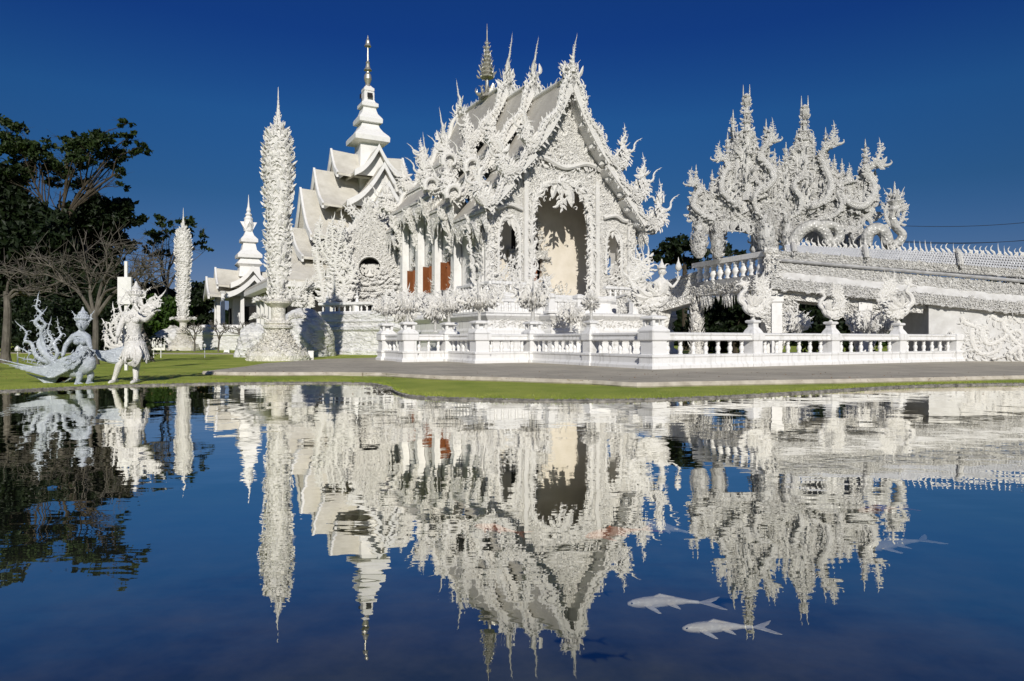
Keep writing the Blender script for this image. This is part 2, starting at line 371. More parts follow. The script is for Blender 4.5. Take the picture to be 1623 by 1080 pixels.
def leaves(g, pos, dirs, nor, size, flip=None, kinds=('flame', 'hook', 'wave'), wide=1.0, lo=False):
    pos = np.atleast_2d(np.asarray(pos, float)); k = len(pos)
    if k == 0: return
    dirs = np.broadcast_to(np.asarray(dirs, float), (k, 3)); nor = np.broadcast_to(np.asarray(nor, float), (k, 3))
    size = np.broadcast_to(np.asarray(size, float), (k,))
    z = dirs/(np.linalg.norm(dirs, axis=1)[:, None]+1e-9)
    y = nor-z*(z*nor).sum(1)[:, None]; y /= np.linalg.norm(y, axis=1)[:, None]+1e-9
    x = np.cross(y, z)
    if flip is None: flip = R.choice([-1, 1], k)
    flip = np.broadcast_to(np.asarray(flip), (k,))
    x = x*flip[:, None]
    kd = R.integers(0, len(kinds), k)
    L = LT_lo if lo else LT
    for i, kn in enumerate(kinds):
        s = np.where(kd == i)[0]
        if not len(s): continue
        V, Q = L[kn]; nv = len(V)
        VV = pos[s][:, None]+size[s][:, None, None]*(wide*V[None, :, 0, None]*x[s][:, None]+wide*V[None, :, 1, None]*y[s][:, None]+V[None, :, 2, None]*z[s][:, None])
        QQ = (Q[None]+(np.arange(len(s))*nv)[:, None, None]).reshape(-1, 4)
        g.add(VV.reshape(-1, 3), QQ)
def stem(g, pts, r0, r1, n, leaf=.4, gap=.25, sides=(1, -1), flat=.7, k=6, kinds=('flame', 'hook', 'wave'), ang=40, grow=None, t0=.05, tip=True, body=True, wide=1.35):
    """a swept scroll with flame leaves springing alternately from its edges"""
    path = catmull(pts, k); n = np.asarray(n, float); n /= np.linalg.norm(n)
    if body: tube(g, path, np.linspace(r0, r1, len(path)), n, 7, flat)
    d = np.linalg.norm(np.diff(path, axis=0), axis=1); s = np.concatenate([[0], np.cumsum(d)])
    m_ = max(2, int(s[-1]/gap)); ss = np.linspace(s[-1]*t0, s[-1]*.98, m_)
    pp = np.stack([np.interp(ss, s, path[:, i]) for i in range(3)], 1)
    tt = np.gradient(path, axis=0); tg = np.stack([np.interp(ss, s, tt[:, i]) for i in range(3)], 1); tg /= np.linalg.norm(tg, axis=1)[:, None]
    bi = np.cross(tg, n)
    for sd_ in sides:
        a = radians(ang)+R.normal(0, .15, m_)
        dr = tg*np.cos(a)[:, None]+bi*sd_*np.sin(a)[:, None]+n*R.normal(0, .12, m_)[:, None]
        fr = ss/s[-1]; rr = r0+(r1-r0)*fr
        sz = leaf*(1-.45*fr)*R.uniform(.75, 1.2, m_) if grow is None else leaf*grow(fr)*R.uniform(.8, 1.2, m_)
        leaves(g, pp+bi*sd_*(rr*.6)[:, None], dr, n, sz, flip=np.full(m_, -sd_), kinds=kinds, wide=wide)
    if tip: leaves(g, path[-1:], tg[-1:], n, leaf*1.2, kinds=('spike',))

def plate(g, outer, holes, O, A, B, Nn, thick):
    """solid plate cut from a 2D outline with holes, standing in the plane O + a*A + b*B, thickness along Nn"""
    O, A, B, Nn = [np.asarray(v, float) for v in (O, A, B, Nn)]
    loops = [np.array(outer, float)]+[np.array(h, float) for h in holes]
    tris = tessellate_polygon([[Vector((p[0], p[1], 0)) for p in l] for l in loops])
    L = np.concatenate(loops); n = len(L)
    W = O+L[:, :1]*A+L[:, 1:2]*B
    V = np.vstack([W, W+Nn*thick]); T = [list(t) for t in tris]
    tt = np.array(T); g.add(V, None, np.vstack([tt[:, ::-1], tt+n]))
    Q = []; s = 0
    for l in loops:
        m_ = len(l); Q += [[s+i, s+(i+1) % m_, n+s+(i+1) % m_, n+s+i] for i in range(m_)]; s += m_
    g.add(V, Q)
def inpoly(pts, poly):
    x, y = pts[:, 0], pts[:, 1]; poly = np.array(poly); r = np.zeros(len(pts), bool); j = len(poly)-1
    for i in range(len(poly)):
        c = ((poly[i, 1] > y) != (poly[j, 1] > y)) & (x < (poly[j, 0]-poly[i, 0])*(y-poly[i, 1])/(poly[j, 1]-poly[i, 1]+1e-12)+poly[i, 0])
        r ^= c; j = i
    return r
def fill_pts(poly, holes, step):
    poly = np.array(poly, float); lo, hi = poly.min(0), poly.max(0)
    xs = np.arange(lo[0], hi[0], step); ys = np.arange(lo[1], hi[1], step)
    X, Y = np.meshgrid(xs, ys); p = np.stack([X.ravel(), Y.ravel()], 1); p[:, 0] += (np.round(p[:, 1]/step) % 2)*step/2
    p += R.uniform(-.3, .3, p.shape)*step
    k = inpoly(p, poly)
    for h in holes: k &= ~inpoly(p, h)
    return p[k]
def relief(g, poly, holes, O, A, B, Nn, step=.28, size=.4, tilt=.5, flow=None, kinds=('flame', 'hook', 'curl', 'wave'), wide=1.3, sym=None, lift=0.0, lo=True):
    O, A, B, Nn = [np.asarray(v, float) for v in (O, A, B, Nn)]
    p = fill_pts(poly, holes, step)
    if not len(p): return
    W = O+p[:, :1]*A+p[:, 1:2]*B+Nn*lift
    if flow is None: a = R.normal(0, .9, len(p))+ (0 if sym is None else np.sign(p[:, 0]-sym)*.5)
    else: a = flow(p)+R.normal(0, .25, len(p))
    d = np.sin(a)[:, None]*A+np.cos(a)[:, None]*B+Nn*(tilt+R.uniform(-.2, .25, len(p)))[:, None]
    f = None if sym is None else np.where(p[:, 0] > sym, 1, -1)
    leaves(g, W, d, Nn, size*R.uniform(.7, 1.25, len(p)), f, kinds, wide, lo)
def edge_flames(g, line, O, A, B, Nn, size=.5, gap=.28, side=1, ang=55, kinds=('flame', 'hook', 'wave'), jit=.3):
    """flames springing outward from a 2D line"""
    O, A, B, Nn = [np.asarray(v, float) for v in (O, A, B, Nn)]
    line = np.array(line, float); d = np.linalg.norm(np.diff(line, axis=0), axis=1); s = np.concatenate([[0], np.cumsum(d)])
    m_ = max(2, int(s[-1]/gap)); ss = (np.arange(m_)+.5)*s[-1]/m_
    p = np.stack([np.interp(ss, s, line[:, i]) for i in range(2)], 1)
    idx = np.clip(np.searchsorted(s, ss)-1, 0, len(d)-1); t = (line[1:]-line[:-1])[idx]/d[idx][:, None]
    nn = np.stack([t[:, 1], -t[:, 0]], 1)*side
    a = radians(ang)+R.normal(0, .2, m_)
    q = t*np.cos(a)[:, None]+nn*np.sin(a)[:, None]
    leaves(g, O+p[:, :1]*A+p[:, 1:2]*B, q[:, :1]*A+q[:, 1:2]*B+Nn*R.uniform(-jit, jit, m_)[:, None], Nn, size*R.uniform(.6, 1.25, m_), np.full(m_, side), kinds)

X, Y, Z = np.eye(3)
# ================================================================== THE SETTING
def structure(o): o['kind'] = 'structure'; return o
bank_px = [(-500, 640), (-250, 632), (0, 622), (60, 619), (120, 616), (190, 613), (270, 611), (350, 609.5), (450, 608.5), (540, 608.5), (588, 610), (612, 615), (622, 620), (632, 625),
           (652, 630), (700, 633.5), (760, 635.5), (850, 637), (950, 637), (1050, 635), (1150, 631), (1220, 627), (1300, 622), (1380, 617), (1450, 613.5), (1520, 611.5), (1623, 610), (1800, 611), (2200, 616)]
bank = [G(x, y, WZ)[:2] for x, y in bank_px]
far_line = catmull(np.array([[p[0], p[1], 0] for p in bank]), 4)[:, :2]
near = [(22, 8), (20, -2), (12, -9), (0, -11), (-12, -9), (-20, -2), (-22, 7)]
pond = np.vstack([far_line, near])            # clockwise from far left
cen = np.array([0.0, 4.0])
def offset_ring(d, z):
    v = pond-cen; L = np.linalg.norm(v, axis=1)[:, None]
    return np.hstack([pond+v/L*d, np.full((len(pond), 1), z)])
n_ = len(pond)
g = Geo(); rings = [offset_ring(0.10, WZ+.012), offset_ring(.3, WZ+.035), offset_ring(1.0, .20)]
far = []
for rad in (60, 250, 3000):
    v = pond-cen; L = np.linalg.norm(v, axis=1)[:, None]; w = cen+v/L*rad
    rings.append(np.hstack([w, np.full((n_, 1), .205)]))
Vt = np.vstack(rings); Q = [[r*n_+i, (r+1)*n_+i, (r+1)*n_+(i+1) % n_, r*n_+(i+1) % n_] for r in range(len(rings)-1) for i in range(n_)]
g.add(Vt, Q); ground = structure(g.build('ground', 'grass'))
# pool bed
g = Geo(); rings = [offset_ring(.10, WZ-.02), offset_ring(-.05, -.0), offset_ring(-1.2, -.5), offset_ring(-4, -1.15)]
Vt = np.vstack(rings+[np.array([[0, 4, -1.25]])])
Q = [[r*n_+i, r*n_+(i+1) % n_, (r+1)*n_+(i+1) % n_, (r+1)*n_+i] for r in range(3) for i in range(n_)]
g.add(Vt, Q, [[len(Vt)-1, 3*n_+i, 3*n_+(i+1) % n_] for i in range(n_)]); structure(g.build('pool_bed', 'bed'))
g = Geo(); rg = offset_ring(.06, WZ); g.add(np.vstack([rg, [[0, 4, WZ]]]), None, [[n_, (i+1) % n_, i] for i in range(n_)])
water = structure(g.build('water', 'water'))
# pond rim: thin concrete lip with a band of pebbles
g = Geo(); a = [offset_ring(.0, -.1), offset_ring(.0, WZ+.022), offset_ring(.10, WZ+.026), offset_ring(.10, WZ-.05)]
Vt = np.vstack(a); g.add(Vt, [[r*n_+i, r*n_+(i+1) % n_, (r+1)*n_+(i+1) % n_, (r+1)*n_+i][::-1] for r in range(3) for i in range(n_)])
structure(g.build('pond_kerb', 'pebble'))
g = Geo(); fl = far_line; k = 0
ico = bmesh.new(); bmesh.ops.create_icosphere(ico, subdivisions=1, radius=1); iv = np.array([v.co[:] for v in ico.verts]); it = np.array([[v.index for v in f.verts] for f in ico.faces]); ico.free()
def pebbles(g, pts, z, s0, s1):
    for p in pts:
        s = R.uniform(s0, s1); g.add(iv*np.array([s*R.uniform(.8, 1.4), s, s*.6])+[p[0], p[1], z], None, it)
seg = np.linalg.norm(np.diff(fl, axis=0), axis=1); cs = np.concatenate([[0], np.cumsum(seg)])
ks = R.uniform(0, cs[-1], 3800); q = np.stack([np.interp(ks, cs, fl[:, 0]), np.interp(ks, cs, fl[:, 1])], 1)
q = q[(q[:, 0] > -14) & (q[:, 0] < 16)]
v = q-cen; q = q+v/np.linalg.norm(v, axis=1)[:, None]*R.uniform(.03, .26, (len(q), 1))
pebbles(g, q, WZ+.03, .012, .026)
v = np.array([G(621, 616, .15)[:2]]); q = v+R.normal(0, 1, (220, 2))*[.22, .45]; pebbles(g, q, WZ+.05, .015, .035)
pb = g.build('pebble_border', 'pebble'); pb['kind'] = 'stuff'; tag(pb, 'band of grey pebbles along the pond edge', 'pebbles')

# ---- grass tufts close to the water's edge (real blades, one object)
g = Geo(); q = []
ks = R.uniform(0, cs[-1], 9000); q = np.stack([np.interp(ks, cs, fl[:, 0]), np.interp(ks, cs, fl[:, 1])], 1); q = q[(q[:, 0] > -15) & (q[:, 0] < 17)]
v = q-cen; q = q+v/np.linalg.norm(v, axis=1)[:, None]*(.2+R.uniform(0, 1, (len(q), 1))**1.5*2.4)
dq = np.random.default_rng(1); p0 = np.hstack([q, np.full((len(q), 1), .165)]); d = R.normal(0, .5, (len(q), 3)); d[:, 2] = 1; h = R.uniform(.03, .07, len(q))[:, None]
side = R.normal(0, 1, (len(q), 3)); side[:, 2] = 0; side /= np.linalg.norm(side, axis=1)[:, None]
Vt = np.stack([p0-side*.006, p0+side*.006, p0+d*h], 1).reshape(-1, 3); g.add(Vt, None, np.arange(len(Vt)).reshape(-1, 3))
gt = g.build('grass_blades', 'grass'); gt['kind'] = 'stuff'; tag(gt, 'short grass blades fringing the pond lawn', 'grass')

# ---- paved walk
ZP = .30
front = [(1623, 596), (1500, 598.5), (1350, 601.5), (1200, 604), (1080, 606), (1010, 607.5)]
left = [(940, 603.5), (860, 601), (800, 599), (700, 596.5), (640, 593.5), (602, 591.5), (520, 590.5), (440, 591), (360, 590.5), (322, 589)]
back = [(350, 585.5), (390, 581), (420, 576), (470, 572.5), (520, 569), (580, 567.5), (640, 566)]
outer = [G(1900, 590, ZP)[:2]]+[G(x, y, ZP)[:2] for x, y in front+left+back]+[np.array([-6, 46.]), np.array([45., 46.]), np.array([45, 22.])]
g = Geo(); plate(g, outer, [], (0, 0, .1), X, Y, Z, ZP-.1)
structure(g.build('pavement', 'paving'))
g = Geo(); ln = np.array([G(x, y, ZP)[:2] for x, y in [(1900, 590)]+front+left])
ln = np.vstack([ln]); c2 = ln+np.array([-.0, -.02])
tube(g, catmull(np.hstack([ln, np.full((len(ln), 1), ZP-.07)]), 3), .06, Z, 4, 1.4)
structure(g.build('pavement_kerb', 'kerb'))
# far walk in front of the distant pavilion
g = Geo(); plate(g, [(-45, 56), (-13, 50), (-10, 52.5), (-45, 60)], [], (0, 0, .2), X, Y, Z, .03); structure(g.build('path', 'paving'))
g = Geo(); plate(g, [G(720/1.0, 565, .21)[:2]+[-9, 0], G(640, 560, .2)[:2], G(520, 562, .2)[:2], G(400, 563, .2)[:2], G(400, 561, .2)[:2], G(640, 558, .2)[:2]], [], (0, 0, .2), X, Y, Z, .02)
# ================================================================== BALUSTRADES
bal_prof = [(.085, 0), (.085, .05), (.06, .07), (.09, .15), (.10, .21), (.075, .29), (.05, .33), (.075, .36), (.075, .38), (.055, .41), (.085, .45), (.085, .50)]
def bal_mesh(h):
    g = Geo(); lathe(g, (0, 0, 0), [(r*h/.5, z*h/.5) for r, z in bal_prof], 10)
    o = g.build('baluster', 'white', None, True); me = o.data; bpy.data.objects.remove(o); return me
BAL = {}
def balusters(root, p, q, z, h, spacing, skip=()):
    if h not in BAL: BAL[h] = bal_mesh(h)
    p, q = np.array(p[:2], float), np.array(q[:2], float); L = np.linalg.norm(q-p); n = max(1, int(round(L/spacing)))
    ang = math.atan2(*(q-p)[::-1])
    for i in range(n):
        c = p+(q-p)*(i+.5)/n
        o = bpy.data.objects.new('baluster', BAL[h]); sc.collection.objects.link(o); o.parent = root
        o.location = Vector((c[0], c[1], z))-root.location; o.rotation_euler = (0, 0, ang)
def run_profile(g, p, q, prof, close=True):
    """extrude a cross-section (offset across, z) from p to q; symmetric profile half given as (half width, z)"""
    p, q = np.array(p[:2], float), np.array(q[:2], float); d = (q-p)/np.linalg.norm(q-p); nn = np.array([-d[1], d[0]])
    sec = [(w, z) for w, z in prof]+[(-w, z) for w, z in prof[::-1]]
    m_ = len(sec); V = []
    for e in (p, q):
        for w, z in sec: V.append([e[0]+nn[0]*w, e[1]+nn[1]*w, z])
    Q = [[i, (i+1) % m_, m_+(i+1) % m_, m_+i] for i in range(m_)]
    k = len(prof)
    for e in (0, 1):
        for i in range(k-1): Q.append([e*m_+i, e*m_+i+1, e*m_+m_-2-i, e*m_+m_-1-i])
    g.add(V, Q)
PL = [(.27, 0), (.27, .10), (.22, .16), (.20, .20), (.20, .36), (.23, .40), (.23, .46), (.17, .48)]
RL = [(.13, .94), (.20, .97), (.20, 1.02), (.17, 1.05), (.17, 1.12), (.21, 1.15), (.21, 1.20), (.12, 1.23)]
def pier(g, c, rz, z0, k=1.0, tall=True, s=.26):
    sqlathe(g, (c[0], c[1], z0), [(s*1.22*k, -.01), (s*1.22*k, .1), (s*1.05*k, .17), (s*k, .2), (s*k, .36), (s*1.1*k, .4), (s*1.1*k, .46), (s*.9*k, .49), (s*.9*k, .92), (s*1.12*k, .975), (s*1.12*k, 1.21), (s*.95*k, 1.243)], rz)
    if tall:
        z1 = z0+1.243
        sqlathe(g, (c[0], c[1], z1), [(s*.95*k, 0), (s*.8*k, .09), (s*.55*k, .19), (s*.5*k, .22), (s*.5*k, .33), (s*.75*k, .37), (s*.78*k, .43), (s*.6*k, .46)], rz)
def lantern_cap(g, c, rz, z1, s=.36):
    sqlathe(g, (c[0], c[1], z1), [(s, 0), (s, .05), (s*.9, .1), (s*.62, .2), (s*.6, .22)], rz)
    for sx in (-1, 1):
        for sy in (-1, 1):
            x, y = sx*s*.52, sy*s*.52
            frustum(g, (c[0]+x*cos(rz)-y*sin(rz), c[1]+x*sin(rz)+y*cos(rz)), z1+.2, z1+.42, .055, .055, .055, .055, rz)
    frustum(g, (c[0], c[1]), z1+.2, z1+.42, .12, .12, .12, .12, rz)
    sqlathe(g, (c[0], c[1], z1+.418), [(s*.85, 0), (s*.88, .05), (s*.8, .09), (s*.5, .13)], rz)

U2 = np.array([.877, .48]); V2 = np.array([-.48, .877]); RZ = math.atan2(.48, .877)
C0 = np.array([4.75, 22.9])            # outer terrace corner
E0 = np.array([4.75, 22.9])+U2*17.9     # right end, meets the ramp wall
tb = thing('balustrade', 'long white balustrade round the terrace, with turned balusters and a corner pier nearest the pond', 'balustrade', (C0[0], C0[1], ZP))
g = Geo(); run_profile(g, C0, E0, [(w, z+ZP) for w, z in PL]); 
A1 = C0+V2*8.0; A2 = A1-U2*2.6; A3 = A2+V2*3.2; A4 = A3-U2*2.0; A5 = A4+V2*3.0
legs = [(C0, A1), (A1, A2), (A2, A3), (A3, A4), (A4, A5)]
for p, q in legs: run_profile(g, p, q, [(w, z+ZP-.002*(i_ := legs.index((p, q)) if False else 0)) for w, z in PL])
g.build('plinth', 'old_white', tb)
g = Geo(); run_profile(g, C0, E0, [(w, z+ZP) for w, z in RL])
for p, q in legs: run_profile(g, p, q, [(w, z+ZP) for w, z in RL])
g.build('rail', 'old_white', tb)
right_piers = [C0+U2*s for s in (4.72, 9.1, 13.55)]
left_piers = [C0+V2*3.6]
for c in right_piers+left_piers:
    g = Geo(); pier(g, c, RZ, ZP); g.build('pier', 'old_white', tb)
g = Geo(); pier(g, E0-U2*.1, RZ, ZP, 1, False); g.build('pier', 'old_white', tb)
corner_caps = []
for c in (C0, A1, A2, A3, A4, A5):
    g = Geo(); pier(g, c, RZ, ZP, 1.3, False); lantern_cap(g, c, RZ, ZP+1.24, .38); g.build('pier', 'old_white', tb)
st = [C0]+right_piers+[E0]
for a, b_ in zip(st[:-1], st[1:]): balusters(tb, a+U2*.3, b_-U2*.3, ZP+.47, .48, .62)
for p, q in ((C0, left_piers[0]), (left_piers[0], A1), (A1, A2), (A2, A3), (A3, A4), (A4, A5)):
    d = (q-p)/np.linalg.norm(q-p); balusters(tb, p+d*.3, q-d*.3, ZP+.47, .48, .55)

# ================================================================== THE TEMPLE   local x = along the facade, y = into depth, z = up
TC = (3.01, 42.64, .2)
def TW(u, v, z=0.0): return np.array([TC[0]+u*U2[0]+v*V2[0], TC[1]+u*U2[1]+v*V2[1], TC[2]+z])
temple = thing('temple', 'large ornate white temple hall with tiered serpent roofs and a tall open arched porch', 'temple', TC, RZ)
def tb_(g, name, mat, parent=None, smooth=False): return g.build(name, mat, parent or temple, smooth, local=True)
# sections of roof: (front v, back v, ridge z, shift)
SEC = [(-1.3, 3.5, 17.1, 0.0), (3.3, 7.1, 18.25, 1.15), (6.9, 15.2, 19.45, 2.35), (15.0, 18.8, 18.25, 1.15), (18.6, 22.8, 17.1, 0.0)]
# three tiers of a slope for a section whose ridge is at 17.1: (u, z) upper edge -> lower edge
TIER = [[(0, 0), (.9, -1.9), (1.9, -3.55), (3.05, -4.95)], [(2.75, -4.95), (3.5, -5.75), (4.55, -6.75)], [(4.25, -6.8), (5.0, -7.6), (5.85, -8.55)]]
def slab(g, path, v0, v1, th):
    """roof sheet following a (u,z) path from v0 to v1"""
    p = catmull(np.array([[a, 0, b_] for a, b_ in path]), 4)
    t = np.gradient(p, axis=0); nn = np.stack([-t[:, 2], 0*t[:, 0], t[:, 0]], 1); nn /= np.linalg.norm(nn, axis=1)[:, None]
    if nn[0, 2] < 0: nn = -nn
    k = len(p); V = []
    for v in (v0, v1):
        for off in (0, -th):
            q = p+nn*off; q[:, 1] = v; V.append(q)
    V = np.vstack(V); Q = []
    for i in range(k-1):
        Q += [[i, i+1, 2*k+i+1, 2*k+i], [k+i, 3*k+i, 3*k+i+1, k+i+1], [i, k+i, k+i+1, i+1], [2*k+i, 2*k+i+1, 3*k+i+1, 3*k+i]]
    Q += [[0, 2*k, 3*k, k], [k-1, 2*k-1, 4*k-1, 3*k-1]]
    g.add(V, Q); return p
for si, (v0, v1, rz_, sh) in enumerate(SEC):
    for sg in (-1, 1):
        for ti, tr_ in enumerate(TIER):
            g = Geo(); a_ = .0 if ti == 0 else (.35 if ti == 1 else .7)
            path = [(sg*u, rz_+z) for u, z in tr_]
            vv0 = v0+(.55*ti if si < 3 else 0); vv1 = v1-(.0 if si < 3 else 0)
            slab(g, path, v0+.12*ti, v1+.01*ti, .16); roof = tb_(g, 'roof_slope', 'tile', smooth=False)
            # fascia board, dentil drip edge and hanging fringe
            g = Geo(); ue, ze = path[-1]
            box(g, ue-.07, ue+.07, v0-.05, v1+.05, ze-.17, ze-.01); box(g, ue-.04-.03*sg, ue+.04-.03*sg, v0-.02, v1+.02, ze-(.62 if ti == 2 else .36), ze-.2)
            nfr = int((v1-v0)/.10); vs = np.linspace(v0+.05, v1-.05, nfr)
            L = (.32+.55*np.abs(np.sin(vs*2.6))**3 if ti == 2 else .22+.1*np.abs(np.sin(vs*3)))*R.uniform(.8, 1.3, nfr)
            leaves(g, np.stack([np.full(nfr, ue+sg*.02), vs, np.full(nfr, ze-(.5 if ti == 2 else .3))], 1), -Z, X, L*1.4, kinds=('spike', 'wave', 'flame'), wide=1.6, lo=True)
            tb_(g, 'eave_fringe', 'carved', roof)
            if ti < 2:       # row of small upright flames standing on the lower edge of the tier
                g = Geo(); nf = int((v1-v0)/.22); vs = np.linspace(v0+.1, v1-.1, nf)
                leaves(g, np.stack([np.full(nf, ue), vs, np.full(nf, ze+.02)], 1), Z+X*sg*.15, X, R.uniform(.25, .42, nf), kinds=('spike', 'flame'), lo=True)
                tb_(g, 'ridge_flames', 'flame', roof)
    # ridge beam and flames
    g = Geo(); tube(g, [(0, v0, rz_+.05), (0, v1, rz_+.05)], .16, Z, 6)
    nf = int((v1-v0)/.3); vs = np.linspace(v0+.2, v1-.2, nf)
    leaves(g, np.stack([0*vs, vs, np.full(nf, rz_+.1)], 1), Z, X, R.uniform(.3, .7, nf), kinds=('spike', 'flame', 'hook'))
    tb_(g, 'ridge_beam', 'flame')

# ---- roof serpents: rake bodies, breasts, necks and flame crests
def swan_naga(g, base, out, up, nn, s, trunk=True):
    """feathered breast curling out from the roof edge, neck, crested head and curled trunk"""
    base, out, up, nn = [np.asarray(v, float) for v in (base, out, up, nn)]
    f = lambda pts: np.array([base+out*a*s+up*b_*s for a, b_ in pts])
    body = catmull(f([(-.25, .35), (.1, -.02), (.5, -.15), (.85, .1), (.82, .5), (.62, .85), (.7, 1.15)]), 5)
    tube(g, body, np.interp(np.linspace(0, 1, len(body)), [0, .3, .55, .8, 1], [.16, .33, .30, .17, .15])*s, nn, 9, .8)
    # feathers on breast
    for dz in (-.12, .12):
        for i in range(3, len(body)-4, 1):
            t = body[i+1]-body[i-1]; t /= np.linalg.norm(t); bi = np.cross(t, nn)
            for q in (-.3, -.1, .1, .3):
                leaves(g, body[i]+bi*q*s*.8+nn*dz*s*1.8, -t+.25*bi*np.sign(q)+nn*dz*3, nn, .26*s, kinds=('flame',), wide=1.6, lo=True)
    edge = body[1:12]
    for i in range(len(edge)-1):
        t = edge[i+1]-edge[i]; t /= np.linalg.norm(t); o_ = np.cross(t, nn); o_ = o_ if (o_@(out-up)) > 0 else -o_
        leaves(g, edge[i]+o_*.22*s, o_*.4-t, nn, .38*s, kinds=('flame', 'spike'), lo=True)
    head = f([(.7, 1.15)])[0]
    # jaws, trunk
    if trunk:
        stem(g, f([(.62, 1.05), (.95, .85), (1.3, .78), (1.55, .95), (1.55, 1.25), (1.75, 1.5), (2.0, 1.62)]), .13*s, .02*s, nn, .2*s, .25*s, (1,), kinds=('spike',))
        tube(g, catmull(f([(.6, .95), (.95, .62), (1.35, .5), (1.6, .42)]), 4), [.10*s, .07*s, .05*s, .01*s], nn, 6)
    leaves(g, np.repeat(head[None], 9, 0)+R.normal(0, .07, (9, 3))*s, [out*math.sin(a)+up*math.cos(a) for a in np.linspace(-1.2, .9, 9)], nn, s*R.uniform(.5, .95, 9), kinds=('flame', 'spike', 'wave'))
    stem(g, f([(.6, 1.1), (.5, 1.5), (.72, 1.9), (.62, 2.3)]), .12*s, .02*s, nn, .34*s, .16*s)
    # wing of flames behind the neck
    for i in range(6):
        leaves(g, f([(.1+.09*i, .2+.11*i)]), [up*(1-.05*i)-out*(.55-.12*i)], nn, .75*s, flip=[-1], kinds=('flame', 'wave'))

def scroll(g, c, out, up, nn, r, s):
    """big volute with flames round its rim"""
    a = np.linspace(-.6, 4.4, 16); rr = r*(1-.13*a/1.0*.9)
    p = np.array([np.asarray(c)+out*cos(t)*q+up*sin(t)*q for t, q in zip(a, np.abs(rr))])
    tube(g, p, np.linspace(.22*s, .08*s, 16), nn, 8, .9)
    for i in range(1, 12):
        o_ = p[i]-np.asarray(c); o_ /= np.linalg.norm(o_)
        leaves(g, p[i]+o_*.12*s, o_*.9+up*.4, nn, .42*s*R.uniform(.7, 1.2), kinds=('flame', 'hook'))

for si, (v0, v1, rz_, sh) in enumerate(SEC):
    ends = [(v0, -1)] if si < 3 else []
    if si >= 2: ends.append((v1, 1))
    for ve, fs in ends:
        nn = np.array([0, -1.0, 0])*(-fs)
        nn = np.array([0, float(fs), 0])
        for sg in (-1, 1):
            for ti, tr_ in enumerate(TIER):
                g = Geo(); path = catmull(np.array([[sg*u, ve+fs*.08, rz_+z] for u, z in tr_]), 6)
                k = len(path); t = np.gradient(path, axis=0); t /= np.linalg.norm(t, axis=1)[:, None]
                o_ = np.stack([-t[:, 2], 0*t[:, 0], t[:, 0]], 1)*(1 if sg > 0 else -1)
                o_ = np.where(o_[:, 2:3] < 0, -o_, o_)
                ph = np.linspace(0, pi*(4 if ti == 0 else 2.4), k); off = .14+.16*np.sin(ph)
                wav = path+o_*off[:, None]
                tube(g, wav, np.interp(np.linspace(0, 1, k), [0, .2, 1], [.12, .19, .21]), nn, 9, 1.0)
                # barge board below the body
                q0, q1 = path-o_*.34, path+o_*.05
                Vv = np.vstack([q0-nn*.07, q1-nn*.07, q0+nn*.10, q1+nn*.10]); Qq = []
                for i in range(k-1): Qq += [[i, i+1, k+i+1, k+i], [2*k+i, 3*k+i, 3*k+i+1, 2*k+i+1], [i, 2*k+i, 2*k+i+1, i+1], [k+i, k+i+1, 3*k+i+1, 3*k+i]]
                g.add(Vv, Qq)
                for i in range(0, k, 1):
                    up_ = o_[i]*.9-t[i]*.55
                    leaves(g, wav[i]+o_[i]*.15+nn*R.uniform(-.1, .1), up_+nn*R.uniform(-.25, .35), nn, R.uniform(.34, .66) if sg > 0 else R.uniform(.2, .38), flip=[sg], kinds=('flame', 'hook', 'wave'))
                    leaves(g, path[i]-o_[i]*.3, -o_[i]*.8+t[i]*.3+nn*.3, nn, R.uniform(.25, .45), kinds=('flame', 'curl'), lo=True)
                    for q in (-.12, .12): leaves(g, wav[i]+o_[i]*q+nn*.2, t[i]+nn*.3, nn, .3, kinds=('curl', 'hook'), lo=True)
                base = path[-1]+np.array([sg*.05, 0, .05]) if sg > 0 else path[-3]+np.array([.0, 0, .12])
                s = 1.02 if ti < 2 else 1.12
                swan_naga(g, base, np.array([sg*1.0, 0, .12]), np.array([sg*.12, 0, 1.0]), nn, s*(1.0 if ti else .95)*(1 if sg > 0 else .82))
                if si in (1, 2) and sg < 0 and ti > 0: scroll(g, path[-1]+np.array([-.1, fs*.45, .45]), np.array([-1., 0, 0]), np.array([0, 0, 1.]), nn, .55, .85)
                tb_(g, 'serpent_ornament', 'flame', smooth=False)
        # chofa horn on the ridge end
        g = Geo(); b0 = np.array([0, ve, rz_])
        ho = np.array([0, fs*1.0, 0]); ks_ = (.68, .82, .98)[min(si, 2)]; pts = [b0+ho*a*ks_+Z*c_*ks_ for a, c_ in [(-.3, -.1), (.05, .5), (-.12, 1.05), (.0, 1.5), (.25, 1.8), (.36, 2.2), (.60, 2.9)]]
        stem(g, pts, .22, .03, X, .42, .16, kinds=('flame', 'spike', 'wave'), grow=lambda f: np.where(f < .45, 1.3, .35))
        for q in range(20):
            leaves(g, b0+Z*R.uniform(-.1, .6)+ho*R.uniform(-.5, .3)+X*R.uniform(-.35, .35), Z+ho*R.uniform(-1.2, .5)+X*R.uniform(-.9, .9), X if q % 2 else ho, R.uniform(.4, .9), kinds=('flame', 'spike', 'wave'))
        for q in range(5):
            swp = R.uniform(-.6, .6); leaves(g, b0+X*swp+Z*.1, Z+X*swp*.5, ho, R.uniform(.7, 1.1), kinds=('wave', 'flame'), wide=.7)
        tb_(g, 'ridge_horn', 'flame')
g = Geo(); lathe(g, (0, -1.45, 17.3), [(.2, 0), (.14, .2), (.2, .3), (.08, .42), (.13, .55), (.06, .7), (.09, .85), (.035, 1.0), (.04, 1.1), (.01, 1.6)], 8)
